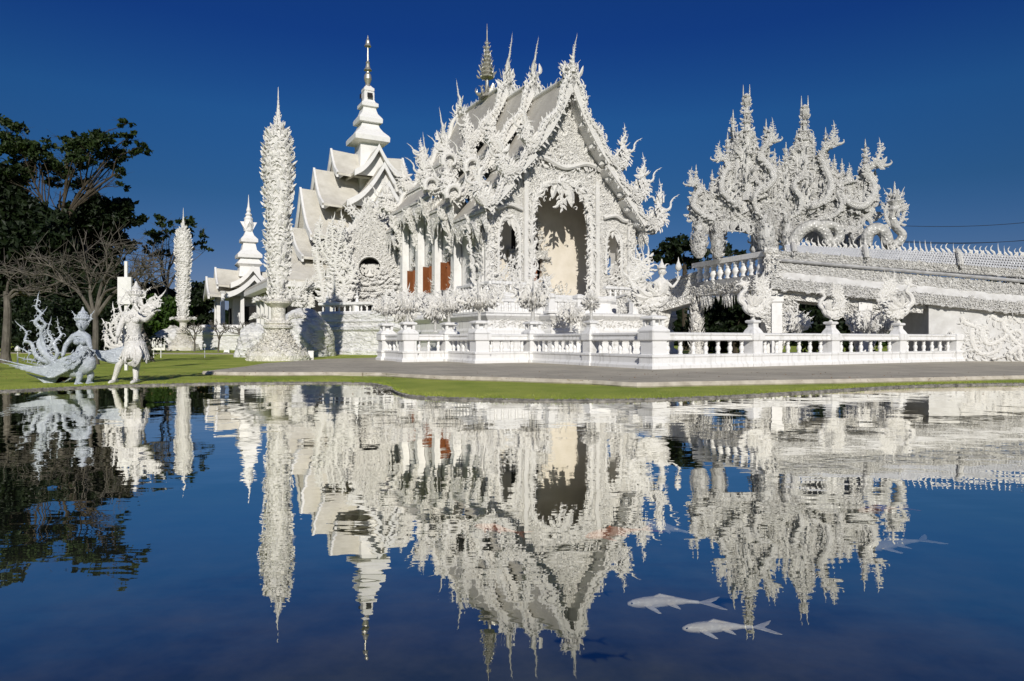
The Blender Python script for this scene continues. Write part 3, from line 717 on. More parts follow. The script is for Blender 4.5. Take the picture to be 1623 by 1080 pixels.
leaves(g, np.array([[0, -1.45, 17.3+.09*i] for i in range(12)]), [[cos(i*2.2), sin(i*2.2), 1.2] for i in range(12)], [[-sin(i*2.2), cos(i*2.2), 0] for i in range(12)], .32, kinds=('flame', 'spike')); tb_(g, 'front_spire', 'flame')
# many-tiered umbrella spire on the main ridge
g = Geo(); c = (0, 10.2, 19.4); pr = [(.55, 0), (.4, .25), (.2, .45), (.14, .9), (.12, 1.5)]
for i in range(9):
    z = 1.5+i*.32; r = .50*(1-i/10.5); pr += [(r, z), (r*1.06, z+.1), (r*.6, z+.22)]
pr += [(.05, 4.5), (.035, 5.0), (.008, 5.6)]
lathe(g, c, pr, 12)
for i in range(9):
    z = 1.5+i*.32; r = .52*(1-i/10.5); m_ = 10; a = np.arange(m_)*2*pi/m_+i*.3
    leaves(g, np.stack([c[0]+r*np.cos(a), c[1]+r*np.sin(a), np.full(m_, c[2]+z)], 1), np.stack([np.cos(a)*.5, np.sin(a)*.5, a*0+1], 1), np.stack([-np.sin(a), np.cos(a), 0*a], 1), .42*(1-i/14), kinds=('spike', 'flame'))
a = np.arange(14)*2*pi/14
leaves(g, np.stack([.35*np.cos(a), 10.2+.35*np.sin(a), np.full(14, 19.5)], 1), np.stack([np.cos(a), np.sin(a), a*0+1.6], 1), np.stack([-np.sin(a), np.cos(a), 0*a], 1), 1.0)
for i in range(6): leaves(g, (0, 10.2, 19.9+.2*i), [cos(i), sin(i), 1.0], [-sin(i), cos(i), 0], .55)
tb_(g, 'umbrella_spire', 'finial')

# ---- facade
def ellipsoid_(g, c, r): g.add(iv*np.array(r)+np.array(c), None, it)
def roofline(u):
    u = abs(u)
    for tr_ in TIER:
        for (a, za), (b_, zb) in zip(tr_[:-1], tr_[1:]):
            if a <= u <= b_: return za+(zb-za)*(u-a)/(b_-a)
    return -8.5
us = np.linspace(-5.35, 5.35, 45)
FZ = 3.7
outer = [(u, 17.1+roofline(u)-.3) for u in us]; outer = [(5.35, FZ)]+outer[::-1]+[(-5.35, FZ)]
def arch(c, hw, z0, zs, zt, k=9):
    L_ = [(c-hw, z0), (c-hw, zs)]; t = np.linspace(0, 1, k)[1:-1]
    L_ += [(c-hw*math.cos(q*pi/2)**.8, zs+(zt-zs)*math.sin(q*pi/2)**.85) for q in t]+[(c, zt)]
    L_ += [(c+hw*math.cos(q*pi/2)**.8, zs+(zt-zs)*math.sin(q*pi/2)**.85) for q in t[::-1]]+[(c+hw, zs), (c+hw, z0)]
    return L_
door = arch(-.12, 2.2, FZ+.02, 8.0, 10.9)
winL = arch(-3.85, .72, 4.6, 7.0, 8.4); winR = arch(3.85, .62, 5.3, 7.0, 8.2)
Vf = -.35
g = Geo(); plate(g, outer, [door, winL, winR], (0, Vf, 0), X, Z, Y, .45); facade = tb_(g, 'facade_wall', 'carved')
g = Geo()
relief(g, [(u, z-.3) for u, z in outer], [arch(-.12, 2.3, FZ-.1, 8.0, 11.0), winL, winR], (0, Vf, 0), X, Z, -Y, .13, .22, .28, sym=0)
relief(g, [(u*.9, z-.4) for u, z in outer if z > 9.5], [], (0, Vf-.03, 0), X, Z, -Y, .5, .42, .35, sym=0)
tb_(g, 'carved_relief', 'flame', facade)
# horizontal cornice across the gable and pilasters beside the openings
g = Geo(); tube(g, catmull([(-3.0, Vf-.12, 11.9), (-1.6, Vf-.2, 12.15), (0, Vf-.12, 11.75), (1.6, Vf-.2, 12.15), (3.0, Vf-.12, 11.9)], 6), .16, Y, 7)
leaves(g, [(x, Vf-.15, 12.0) for x in np.arange(-3, 3, .22)], -Z*.9+X*.1-Y*.2, Y, .42, kinds=('hook', 'flame', 'curl'))
for sg in (-1, 1):
    tube(g, catmull([(sg*3.0, Vf-.12, 8.9), (sg*3.9, Vf-.2, 9.1), (sg*4.6, Vf-.14, 8.85), (sg*5.5, Vf-.12, 8.9)], 5), .13, Y, 7)
    box(g, sg*2.62-.14-.1, sg*2.62+.14-.1, Vf-.16, Vf-.003, FZ, 11.2)
    box(g, sg*5.2-.28, sg*5.2+.28, Vf-.20, Vf-.003, FZ, 8.9)
    relief(g, [(sg*5.2-.3, FZ), (sg*5.2+.3, FZ), (sg*5.2+.3, 9.2), (sg*5.2-.3, 9.2)], [], (0, Vf-.2, 0), X, Z, -Y, .2, .34, .6)
tb_(g, 'cornice', 'flame', facade)
# flame frames round the openings
def flame_frame(g, arc, size, y, inward=True, gap=.16):
    L_ = arc
    edge_flames(g, L_, (0, y, 0), X, Z, -Y, size, gap, 1, 60)
    edge_flames(g, L_, (0, y-.05, 0), X, Z, -Y, size*.9, gap, -1, 50)
    tube(g, np.array([[a, y, b_] for a, b_ in L_]), .09, Y, 6)
g = Geo(); flame_frame(g, door, .62, Vf-.08, gap=.11); flame_frame(g, door, .45, Vf+.2, gap=.15)
leaves(g, [(x, Vf, 10.8-abs(x)*.35) for x in np.linspace(-.57, .33, 7)], -Z, Y, [.6, .8, 1.1, 1.6, 1.1, .8, .6], kinds=('flame',), wide=1.3)
leaves(g, [(-.12, Vf, 10.1-.14*i) for i in range(6) for s_ in (0, 1)], [[s_*1.4-.7, 0, -1] for i in range(6) for s_ in (0, 1)], Y, .5, kinds=('flame',))
tb_(g, 'door_frame', 'flame', facade)
for w_, sz in ((winL, .42), (winR, .38)):
    g = Geo(); flame_frame(g, w_, sz, Vf-.06, gap=.12); cx = np.mean([p[0] for p in w_]); zt = max(p[1] for p in w_)
    leaves(g, [(cx+x, Vf, zt-.05) for x in (-.2, 0, .2)], -Z, Y, [.6, 1.0, .6], kinds=('flame',), wide=1.3)
    relief(g, [(cx-.75, 4.0), (cx+.75, 4.0), (cx+.4, 5.6), (cx, 6.1), (cx-.4, 5.6)], [], (0, Vf-.15, 0), X, Z, -Y, .16, .4, .3)
    tb_(g, 'window_frame', 'flame')
# gable soffit boards stepping under the rake (right and left)
g = Geo()
for sg in (-1, 1):
    for ti, tr_ in enumerate(TIER):
        slab(g, [(sg*u, 17.1+z-.20) for u, z in tr_], -1.25, Vf-.01, .14)
        for i_ in range(4 if ti == 0 else 2):       # scalloped brackets hanging under the barge
            f = (i_+.5)/(4 if ti == 0 else 2); u0 = tr_[0][0]+(tr_[-1][0]-tr_[0][0])*f; z0 = 17.1+roofline(u0+.01)-.36
            ellipsoid_(g, (sg*u0, -.82, z0), (.30, .38, .24))
tb_(g, 'gable_soffit', 'white')

# ---- inner hall: walls, doorway, columns, shutters
def wall_panel(g, outer, holes, O, A, Nn, th): plate(g, outer, holes, O, A, Z, Nn, th)
g = Geo(); wall_panel(g, [(-4.5, FZ), (4.5, FZ), (4.5, 10.4), (2.6, 12.2), (0, 15.5), (-2.6, 12.2), (-4.5, 10.4)], [[(-1.9, FZ+.02), (-1.9, 8.2), (-.95, 9.6), (-.15, 8.7), (.45, 7.1), (.45, 5.6), (.2, FZ+.02)]], (0, 2.9, 0), X, Y, .3)
tb_(g, 'inner_wall', 'inner')
g = Geo(); relief(g, [(.22, FZ), (1.1, FZ), (.9, 5.5), (.5, 6.4)], [], (0, 2.9, 0), X, Z, -Y, .2, .4, .5); tb_(g, 'door_surround', 'carved'); g = Geo(); relief(g, [(.48, 6.2), (.9, 6.2), (.5, 8.0), (-.4, 9.9), (-.3, 9.0)], [], (0, 2.9, 0), X, Z, -Y, .2, .4, .5); tb_(g, 'door_surround', 'carved'); g = Geo()
relief(g, [(1.2, FZ), (2.6, FZ), (2.6, 4.6), (1.9, 5.1), (1.4, 4.5)], [], (0, 2.9, 0), X, Z, -Y, .24, .4, .5); tb_(g, 'wall_carving', 'carved'); g = Geo()
box(g, -2.2, .7, 2.6, 2.88, 6.45, 6.95); relief(g, [(-2.2, 6.4), (.7, 6.4), (.7, 7.0), (-2.2, 7.0)], [], (0, 2.6, 0), X, Z, -Y, .17, .3, .5)
tb_(g, 'door_lintel', 'carved')
g = Geo(); box(g, -4.2, 4.2, 4.4, 4.5, FZ, 10.4); tb_(g, 'hall_shade_panel', 'dark')  # black sheet behind the doorway, shade of the hall put into its colour
g = Geo(); box(g, -.4, .4, 3.5, 3.58, FZ+.02, 6.4); tb_(g, 'door', 'wood')
# side walls with windows
side_v = [5.75, 8.95, 12.15]
for sg in (-1, 1):
    hol = [[(v-.62, 4.35), (v-.62, 6.3), (v, 6.9), (v+.62, 6.3), (v+.62, 4.35)] for v in side_v]
    g = Geo(); wall_panel(g, [(-.1+.35, FZ) if False else (.12, FZ), (20.5, FZ), (20.5, 8.6), (18.8, 9.6), (15.2, 10.9), (7, 10.9), (3.4, 9.0), (.12, 8.6)], [[(1.0, FZ+.1), (1.0, 6.6), (1.8, 7.6), (2.6, 6.6), (2.6, FZ+.1)]]+hol, (sg*4.65, 0, 0), Y, X*sg, .28)
    tb_(g, 'side_wall', 'white')
    for v in side_v:
        for k_, a in ((-1, .75), (1, 1.15)):
            g = Geo()
            # shutter leaf hinged at the jamb, standing open
            hx, hy = sg*4.95, v+k_*.60; dx, dy = sg*math.sin(a)*.62, -k_*math.cos(a)*.62
            if k_ < 0: dx, dy = sg*.25, .50
            w = np.array([[hx, hy], [hx+dx, hy+dy]]); th = np.array([-(w[1]-w[0])[1], (w[1]-w[0])[0]]); th = th/np.linalg.norm(th)*.05
            pts = [w[0], w[1], w[1]+th, w[0]+th]; V = [[p[0], p[1], z] for z in (4.4, 6.25) for p in pts]
            g.add(V, [[0, 3, 2, 1], [4, 5, 6, 7]]+[[i, (i+1) % 4, 4+(i+1) % 4, 4+i] for i in range(4)])
            tb_(g, 'window_shutter', 'wood')
        g = Geo(); A_ = Y; O_ = (sg*4.96, 0, 0)
        for (q0, q1) in ((-.9, -.6), (.6, .9)): relief(g, [(v+q0, 4.0), (v+q1, 4.0), (v+q1, 6.6), (v+q0, 6.6)], [], O_, Y, Z, X*sg, .17, .36, .5)
        relief(g, [(v-.9, 6.4), (v+.9, 6.4), (v+.5, 7.3), (v, 8.2), (v-.5, 7.3)], [], O_, Y, Z, X*sg, .17, .42, .45)
        relief(g, [(v-.9, 3.75), (v+.9, 3.75), (v+.8, 4.4), (v-.8, 4.4)], [], O_, Y, Z, X*sg, .17, .36, .5)
        leaves(g, [(sg*5.0, v+x, 6.25-.3*abs(x)) for x in np.linspace(-.6, .6, 7)], -Z, X, .4, kinds=('flame', 'hook'))
        tb_(g, 'window_surround', 'flame')
        g = Geo(); box(g, min(sg*4.3, sg*4.4), max(sg*4.3, sg*4.4), v-.8, v+.8, 4.0, 7.0); tb_(g, 'window_shade_panel', 'dark')  # black panel behind the window hole, painted for the unlit room
    # buttress columns with wing brackets
    for v in (.1, 4.15, 7.35, 10.55, 13.8, 17.2, 20.6):
        sh_ = 0 if v < 3.5 else 1.0 if v < 7 else 2.0 if v < 15 else 1.0
        g = Geo(); c = (sg*5.25, v, 0)
        sqlathe(g, (sg*5.25, v, FZ-.02), [(.36, 0), (.36, .25), (.27, .4), (.24, 4.6+sh_), (.3, 4.8+sh_), (.34, 5.0+sh_)])
        col = tb_(g, 'column', 'white')
        g = Geo(); zt = FZ+4.7+sh_
        if v > .5:
            tri = [(0, zt), (.95, zt+.0), (.75, zt-.7), (.35, zt-1.6), (.1, zt-2.9), (0, zt-3.0)]
            plate(g, [(a, b_) for a, b_ in tri][::-1], [], (sg*5.4, v-.1, 0), X*sg, Z, Y, .2)
            for ns in (-1, 1): relief(g, tri, [], (sg*5.4, v+.1*ns, 0), X*sg, Z, Y*ns, .17, .38, .45)
            edge_flames(g, [(.1, zt-3.0), (.35, zt-1.6), (.8, zt-.6), (1.0, zt)], (sg*5.4, v, 0), X*sg, Z, Y, .5, .17, 1, 40)
            g3 = Geo(); relief(g3, [(-.25, FZ), (.25, FZ), (.25, FZ+1.1), (0, FZ+1.8), (-.25, FZ+1.1)], [], (sg*5.5, v, 0), Y, Z, X*sg, .15, .34, .5); tb_(g3, 'base_carving', 'flame', col)
        else:
            relief(g, [(-.35, FZ), (.35, FZ), (.35, 8.4), (-.35, 8.4)], [], (sg*5.5, v, 0), Y, Z, X*sg, .2, .42, .5)
            edge_flames(g, [(.35, FZ), (.6, 6.0), (.9, 8.2)], (sg*5.4, v, 0), X*sg, Z, Y, .6, .2, 1, 40)
            edge_flames(g, [(.35, FZ), (.45, 6.0), (.9, 8.2)], (sg*5.4, v, 0), Y, Z, X*sg, .6, .2, 1, 40)
        tb_(g, 'bracket', 'flame', col)
# porch-side opening flames
g = Geo()
for sg in (-1,):
    edge_flames(g, [(1.0, 4.0), (1.0, 6.6), (1.8, 7.6), (2.6, 6.6), (2.6, 4.0)], (sg*4.97, 0, 0), Y, Z, X*sg, .6, .14, 1, 60); edge_flames(g, [(1.0, 4.0), (1.0, 6.6), (1.8, 7.6), (2.6, 6.6), (2.6, 4.0)], (sg*4.97, 0, 0), Y, Z, X*sg, .6, .14, -1, 60)
tb_(g, 'opening_frame', 'flame')

# ---- plinth: stepped, moulded terraces
def ring_profile(g, poly, prof):
    """moulded band round a closed counter-clockwise polygon; prof = (offset outward, z)"""
    poly = np.array(poly, float); m_ = len(poly); d = np.roll(poly, -1, 0)-poly; d /= np.linalg.norm(d, axis=1)[:, None]
    nn = np.stack([d[:, 1], -d[:, 0]], 1); pn = np.roll(nn, 1, 0)
    mit = (nn+pn)/(1+(nn*pn).sum(1))[:, None]
    V = [np.hstack([poly+mit*o_, np.full((m_, 1), z)]) for o_, z in prof]; k = len(prof)
    Q = [[r*m_+i, r*m_+(i+1) % m_, (r+1)*m_+(i+1) % m_, (r+1)*m_+i] for r in range(k-1) for i in range(m_)]
    g.add(np.vstack(V), Q)
    top = [Vector((p[0], p[1], 0)) for p in V[-1]]; tr_ = tessellate_polygon([top]); g.add(V[-1], None, [list(t) for t in tr_]); 
PT = [(.30, 0), (.30, .30), (.22, .42), (.05, .55), (.0, .60), (.0, .95), (.12, 1.05), (.2, 1.15), (.2, 1.3), (.05, 1.4), (.0, 1.45)]
low = [(-6.6, -3.0), (-3.3, -3.0), (-3.3, -4.2), (-1.4, -4.2), (-1.4, -5.2), (2.4, -5.2), (2.4, -4.2), (4.2, -4.2), (4.2, -3.0), (6.6, -3.0), (6.6, 22.5), (-6.6, 22.5)]
g = Geo(); ring_profile(g, low, [(o_, z) for o_, z in PT]+[(.02, 1.6), (-.08, 1.75), (-.08, 2.15), (.06, 2.3), (.15, 2.4), (.15, 2.5), (-.1, 2.56)])
lowp = tb_(g, 'lower_plinth', 'old_white')
up_ = [(-5.7, -1.6), (-2.2, -1.6), (-2.2, -2.4), (2.2, -2.4), (2.2, -1.6), (5.7, -1.6), (5.7, 21.6), (-5.7, 21.6)]
g = Geo(); ring_profile(g, up_, [(.1, 2.5), (.1, 2.7), (0, 2.8), (-.05, 3.3), (.08, 3.45), (.12, 3.6), (.0, FZ)]); tb_(g, 'upper_plinth', 'old_white')
g = Geo()
for i in range(len(low)):
    a, b_ = np.array(low[i]), np.array(low[(i+1) % len(low)]); L = np.linalg.norm(b_-a); d = (b_-a)/L; o_ = np.array([d[1], -d[0]])
    if a[1] > 20: continue
    A3_ = np.array([d[0], d[1], 0]); N3 = np.array([o_[0], o_[1], 0])
    relief(g, [(0, 1.7), (L, 1.7), (L, 2.3), (0, 2.3)], [], (a[0]-o_[0]*.08, a[1]-o_[1]*.08, 0), A3_, Z, N3, .2, .3, .4)
tb_(g, 'plinth_carving', 'flame', lowp)
tbal = thing('balustrade', 'small white balustrade on the temple plinth in front of the arched porch', 'balustrade', tuple(TW(0, -4, 2.56)))
def tbalus(poly, z0, h, sp):
    g = Geo()
    for a, b_ in poly:
        A_, B_ = TW(*a), TW(*b_)
        run_profile(g, A_, B_, [(.13, z0), (.13, z0+.1), (.10, z0+.12)]); run_profile(g, A_, B_, [(.09, z0+h+.1), (.14, z0+h+.13), (.14, z0+h+.25), (.1, z0+h+.28)])
        d = (B_-A_)/np.linalg.norm(B_-A_)
        balusters(tbal, A_+d*.25, B_-d*.25, z0+.12, h, sp)
    return g
segs = [((-6.5, 4), (-6.5, -2.9)), ((-6.5, -2.9), (-3.4, -2.9)), ((-3.2, -4.1), (-1.4, -4.1)), ((2.5, -4.1), (4.1, -4.1)), ((4.3, -2.9), (6.5, -2.9))]
g = tbalus(segs, TC[2]+2.56, .5, .42); g.build('rail', 'old_white', tbal)
g = tbalus([((-5.6, 3), (-5.6, -1.5)), ((-5.6, -1.5), (-2.3, -1.5)), ((2.3, -1.5), (5.6, -1.5))], TC[2]+FZ+.0, .45, .42); g.build('rail', 'old_white', tbal)
for c in ((-6.5, 4), (-6.5, -2.9), (-3.3, -2.9), (-3.3, -4.1), (-1.4, -4.1), (2.5, -4.1), (4.2, -4.1), (4.2, -2.9), (6.5, -2.9)):
    g = Geo(); w = TW(*c); sqlathe(g, (w[0], w[1], TC[2]+2.55), [(.24, 0), (.24, .12), (.19, .16), (.19, .8), (.26, .86), (.26, 1.0), (.1, 1.1)], RZ); g.build('pier', 'old_white', tbal)
# ================================================================== SKINNED FIGURES
def skin_mesh(pts, edges, rad, sub=2):
    """one continuous body grown round a joint skeleton"""
    me = bpy.data.meshes.new('tmp'); me.from_pydata([tuple(p) for p in pts], edges, [])
    o = bpy.data.objects.new('tmp', me); sc.collection.objects.link(o)
    o.modifiers.new('s', 'SKIN'); 
    for i, r in enumerate(rad):
        v = me.skin_vertices[0].data[i]; v.radius = (r, r) if not hasattr(r, '__len__') else r
    me.skin_vertices[0].data[0].use_root = True
    sb = o.modifiers.new('b', 'SUBSURF'); sb.levels = sub; sb.render_levels = sub
    dg = bpy.context.evaluated_depsgraph_get(); ev = o.evaluated_get(dg); m2 = ev.to_mesh()
    V = np.array([v.co[:] for v in m2.vertices]); Q = [list(p.vertices) for p in m2.polygons if len(p.vertices) == 4]; T = [list(p.vertices) for p in m2.polygons if len(p.vertices) == 3]
    ev.to_mesh_clear(); bpy.data.objects.remove(o); bpy.data.meshes.remove(me)
    return V, Q, T
def ellipsoid(g, c, r, n=14, m_=9, f=None):
    th = np.linspace(0, pi, m_); a = np.arange(n)*2*pi/n
    V = np.stack([np.sin(th)[:, None]*np.cos(a), np.sin(th)[:, None]*np.sin(a), np.cos(th)[:, None]+0*a], -1).reshape(-1, 3)
    V = V*np.asarray(r)
    if f is not None: V = f(V)
    Q = [[i*n+j, (i+1)*n+j, (i+1)*n+(j+1) % n, i*n+(j+1) % n] for i in range(m_-1) for j in range(n)]
    g.add(V+np.asarray(c), Q)
def face_head(g, c, r, fd, up=Z):
    """head with brow, nose, lips, ears; fd = facing"""
    fd = np.asarray(fd, float)/np.linalg.norm(fd); sd_ = np.cross(fd, up)
    B = np.stack([sd_, fd, up])
    f = lambda V: (V*[1, 1+.0*V[:, 1:2][:, 0].mean(), 1]) @ B
    def shp(V):
        W = V.copy(); k = W[:, 2] < 0; W[k, 0] *= 1-.35*np.abs(W[k, 2])/r[2]; return W @ B
    ellipsoid(g, c, r, 16, 11, shp)
    L = lambda x, y, z: np.asarray(c)+sd_*x*r[0]+fd*y*r[1]+up*z*r[2]
    tube(g, [L(0, .93, .25), L(0, 1.08, 0), L(0, 1.22, -.22), L(0, .95, -.27)], np.array([.07, .10, .16, .08])*r[0]*1.3, sd_, 6)
    for s in (-1, 1):
        tube(g, [L(s*.12, .95, .32), L(s*.35, .93, .38), L(s*.6, .75, .3)], [.05*r[0], .08*r[0], .03*r[0]], fd, 5)
        ellipsoid(g, L(s*.36, .82, .12), np.array([.17, .12, .10])*r[0], 8, 5)
        ellipsoid(g, L(s*.98, .0, .05), np.array([.12, .2, .32])*r[0], 8, 5)
    ellipsoid(g, L(0, .88, -.5), np.array([.26, .14, .10])*r[0], 8, 5)
def hand(g, c, d, n, s=1.0, curl=.5):
    """palm, four fingers of different length and a side thumb"""
    d = np.asarray(d, float)/np.linalg.norm(d); n = np.asarray(n, float); n = n-d*(n@d); n /= np.linalg.norm(n); b_ = np.cross(d, n)
    L = lambda x, y, z: np.asarray(c)+b_*x*s+d*y*s+n*z*s
    tube(g, [L(0, -.02, 0), L(0, .04, 0), L(0, .09, .003)], [.028*s, .042*s, .040*s], n, 8, .45)
    for i, (x, l) in enumerate([(-.030, .068), (-.010, .080), (.010, .075), (.030, .058)]):
        tube(g, catmull([L(x, .08, 0), L(x*1.15, .08+l*.5, -.01*curl), L(x*1.2, .08+l*.85, -.04*curl), L(x*1.2, .08+l*.9, -.07*curl)], 2), [.010*s, .009*s, .008*s, .006*s], n, 6)
    tube(g, catmull([L(-.03, .02, 0), L(-.062, .055, -.01), L(-.07, .09, -.02)], 3), [.013*s, .011*s, .007*s], n, 6)

# ================================================================== FLAME PILLARS
def flame_pillar(label, loc, group):
    t = thing('flame_pillar', label, 'pillar', loc, 0, group)
    g = Geo(); lathe(g, (0, 0, 0), [(1.6, -.05), (1.6, .25), (1.48, .45), (1.05, .7), (.78, 1.05), (.62, 1.4), (.55, 1.62)], 22, lob=.03)
    th = R.uniform(pi, 2*pi, 420); z = R.uniform(0, 1.5, 420)**1.0; r = np.interp(z, [0, .5, .75, 1.1, 1.5], [1.55, 1.42, 1.02, .76, .56])
    leaves(g, np.stack([r*np.cos(th), r*np.sin(th), z], 1), np.stack([np.cos(th)*.25+R.normal(0, .6, 420), np.sin(th)*.25, np.full(420, .9)], 1), np.stack([np.cos(th), np.sin(th), th*0], 1), R.uniform(.14, .28, 420), wide=1.7, kinds=('curl', 'hook', 'flame'), lo=True)
    b_ = g.build('base', 'cream', t, local=True)
    g = Geo(); lathe(g, (0, 0, 0), [(.60, 1.6), (.74, 1.68), (.76, 1.78), (.62, 1.86), (.70, 1.93), (.66, 2.02), (.40, 2.08), (.36, 2.2), (.36, 2.75), (.5, 2.85), (.70, 2.98), (.72, 3.07), (.5, 3.14), (.3, 3.2)], 16, 1, 1)
    g.build('pedestal', 'cream', t, local=True)
    g = Geo()
    for sg in (-1, 1):
        for z, r in ((2.25, 1.0), (3.15, .85)):
            for k_ in range(5):
                yy = R.uniform(-.25, .25); tube(g, catmull([(sg*.35, 0, z-.3), (sg*.7, yy*.5, z-.05), (sg*(r+.1*k_*.5), yy, z)], 3), [.07, .05, .03], Y, 5)
            n_ = 130; u = R.normal(0, 1, (n_, 3)); u /= np.linalg.norm(u, axis=1)[:, None]; u[:, 2] = np.abs(u[:, 2])*.8-.1
            leaves(g, np.array([sg*r, 0, z])+u*[.33, .25, .12], u*[1, .8, .8]+[sg*.4, 0, .05], np.cross(u, Z)+.01, R.uniform(.12, .28, n_), kinds=('flame', 'hook', 'spike'), lo=True)
    g.build('side_tufts', 'flame', t, local=True)
    prof = np.array([(.30, 3.2), (.40, 3.5), (.36, 3.9), (.44, 4.3), (.58, 4.7), (.52, 5.2), (.60, 5.8), (.63, 6.6), (.60, 7.4), (.66, 8.2), (.74, 9.0), (.80, 9.8), (.78, 10.6), (.74, 11.2), (.62, 11.7), (.34, 12.2), (.15, 12.6), (.10, 13.1), (.05, 13.6), (.012, 14.4)])
    g = Geo(); prof[:, 0] *= .92; pr = prof.copy(); pr[:, 0] *= .92; lathe(g, (0, 0, 0), pr, 18, 1, .62)
    # mirrored scrolls covering the shaft, row on row
    for z in np.arange(3.3, 12.3, .2):
        r = np.interp(z, prof[:, 1], prof[:, 0]); m_ = max(7, int(r*17)); a = (np.arange(m_)+.5)*2*pi/m_+.13*(int(z*5) % 2)
        px_ = np.stack([r*.90*np.cos(a), r*.57*np.sin(a), np.full(m_, z)], 1); o_ = np.stack([np.cos(a), np.sin(a)*1.4, 0*a], 1)
        d = o_*R.uniform(.02, .2, (m_, 1))+Z*.8+np.stack([np.sign(np.cos(a))*.6, 0*a, 0*a], 1)
        leaves(g, px_, d, o_, R.uniform(.34, .50, m_), np.sign(np.cos(a)), ('curl', 'hook', 'flame'), 1.6)
    # silhouette hooks, larger where the body narrows
    for sg in (-1, 1):
        for z in np.arange(3.5, 12.0, .3):
            r = np.interp(z, prof[:, 1], prof[:, 0])
            leaves(g, [(sg*r*.8, R.uniform(-.15, .15), z)], [sg*.9, R.uniform(-.25, .25), .65], Y, R.uniform(.45, .72), [-sg], ('hook', 'flame', 'wave'))
    for z in np.arange(11.8, 13.9, .12):
        m_ = 5; a = R.uniform(0, 2*pi, m_); r = np.interp(z, prof[:, 1], prof[:, 0])
        leaves(g, np.stack([r*.7*np.cos(a), r*.7*np.sin(a), np.full(m_, z)], 1), np.stack([np.cos(a)*.4, np.sin(a)*.4, 0*a+1], 1), np.stack([-np.sin(a), np.cos(a), 0*a], 1), (.40*(13.3-z)/1.5+.07 if z < 13.1 else .08), kinds=('flame', 'spike'))
    g.build('flame_shaft', 'flame', t, local=True)
    return t
fp = flame_pillar('tall white carved flame pillar on a cream mound, the nearer and larger of two, left of the temple', tuple(np.append(P(441, 0, 36)[:2], .22)), 'carved flame pillars')
copy_thing(fp, tuple(np.append(P(290.5, 0, 68)[:2], .3)), 'slim white flame pillar further back, in front of the dark trees beside the small pavilion', rz=.2, scale=(.95, .95, .985))

# ================================================================== GATE OF FLAMES ON THE BRIDGE
GS = 30.6; GD = 35.3
GA = np.array([.985, -.17, 0]); GN = np.array([-.17, -.985, 0]); GO = np.array([(1250-811.5)/F*GD, GD, 0])
def q_(px, py): return ((px-1250)/GS, (540-py)/GS+1.25)
def q3(px, py, off=0.0): a, b_ = q_(px, py); return GO+GA*a+Z*b_+GN*off
gate = thing('flame_gate', 'towering carved gate of white serpents and double pointed spires standing on the bridge platform', 'gate', (GO[0], GO[1], 3.9))
core = [(1104, 352), (1102, 312), (1116, 298), (1130, 300), (1146, 275), (1160, 262), (1168, 225), (1178, 205), (1192, 205), (1200, 235), (1216, 255), (1228, 272), (1240, 262), (1255, 252), (1264, 215), (1280, 215), (1288, 248), (1303, 258), (1314, 276), (1334, 282), (1348, 296), (1356, 280), (1368, 296), (1366, 330), (1360, 350), (1362, 392), (1348, 396), (1338, 365), (1325, 362), (1310, 390), (1300, 392), (1296, 365), (1272, 362), (1262, 390), (1255, 365), (1240, 360), (1234, 400), (1198, 402), (1197, 358), (1180, 352), (1160, 350), (1150, 356), (1148, 405), (1134, 407), (1133, 356)]
corem = [q_(*p) for p in core]
for layer, off, sc_ in ((0, 0, 1), (1, -2.4, .97)):
    O_ = GO+GN*off+(GA*.25 if layer else 0)
    g = Geo(); cm = [(a*sc_, b_*sc_+(1-sc_)*5.3) for a, b_ in corem]
    plate(g, cm[::-1], [], O_, GA, Z, -GN, .28)
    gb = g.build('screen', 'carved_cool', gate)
    g = Geo()
    fl = lambda p: .6*np.sin(p[:, 0]*1.9+p[:, 1]*.5)
    relief(g, cm, [], O_, GA, Z, GN, .20, .46, .4, flow=fl, wide=1.5, kinds=('curl', 'hook', 'flame', 'wave'))
    relief(g, cm, [], O_-GN*.28, GA, Z, -GN, .30, .42, .4)
    edge_flames(g, cm[:25], O_-GN*.14, GA, Z, GN, .36, .16, -1, 35)
    edge_flames(g, cm[:25], O_-GN*.14, GA, Z, GN, .3, .2, 1, 35)
    g.build('carved_relief', 'flame_cool', gate)
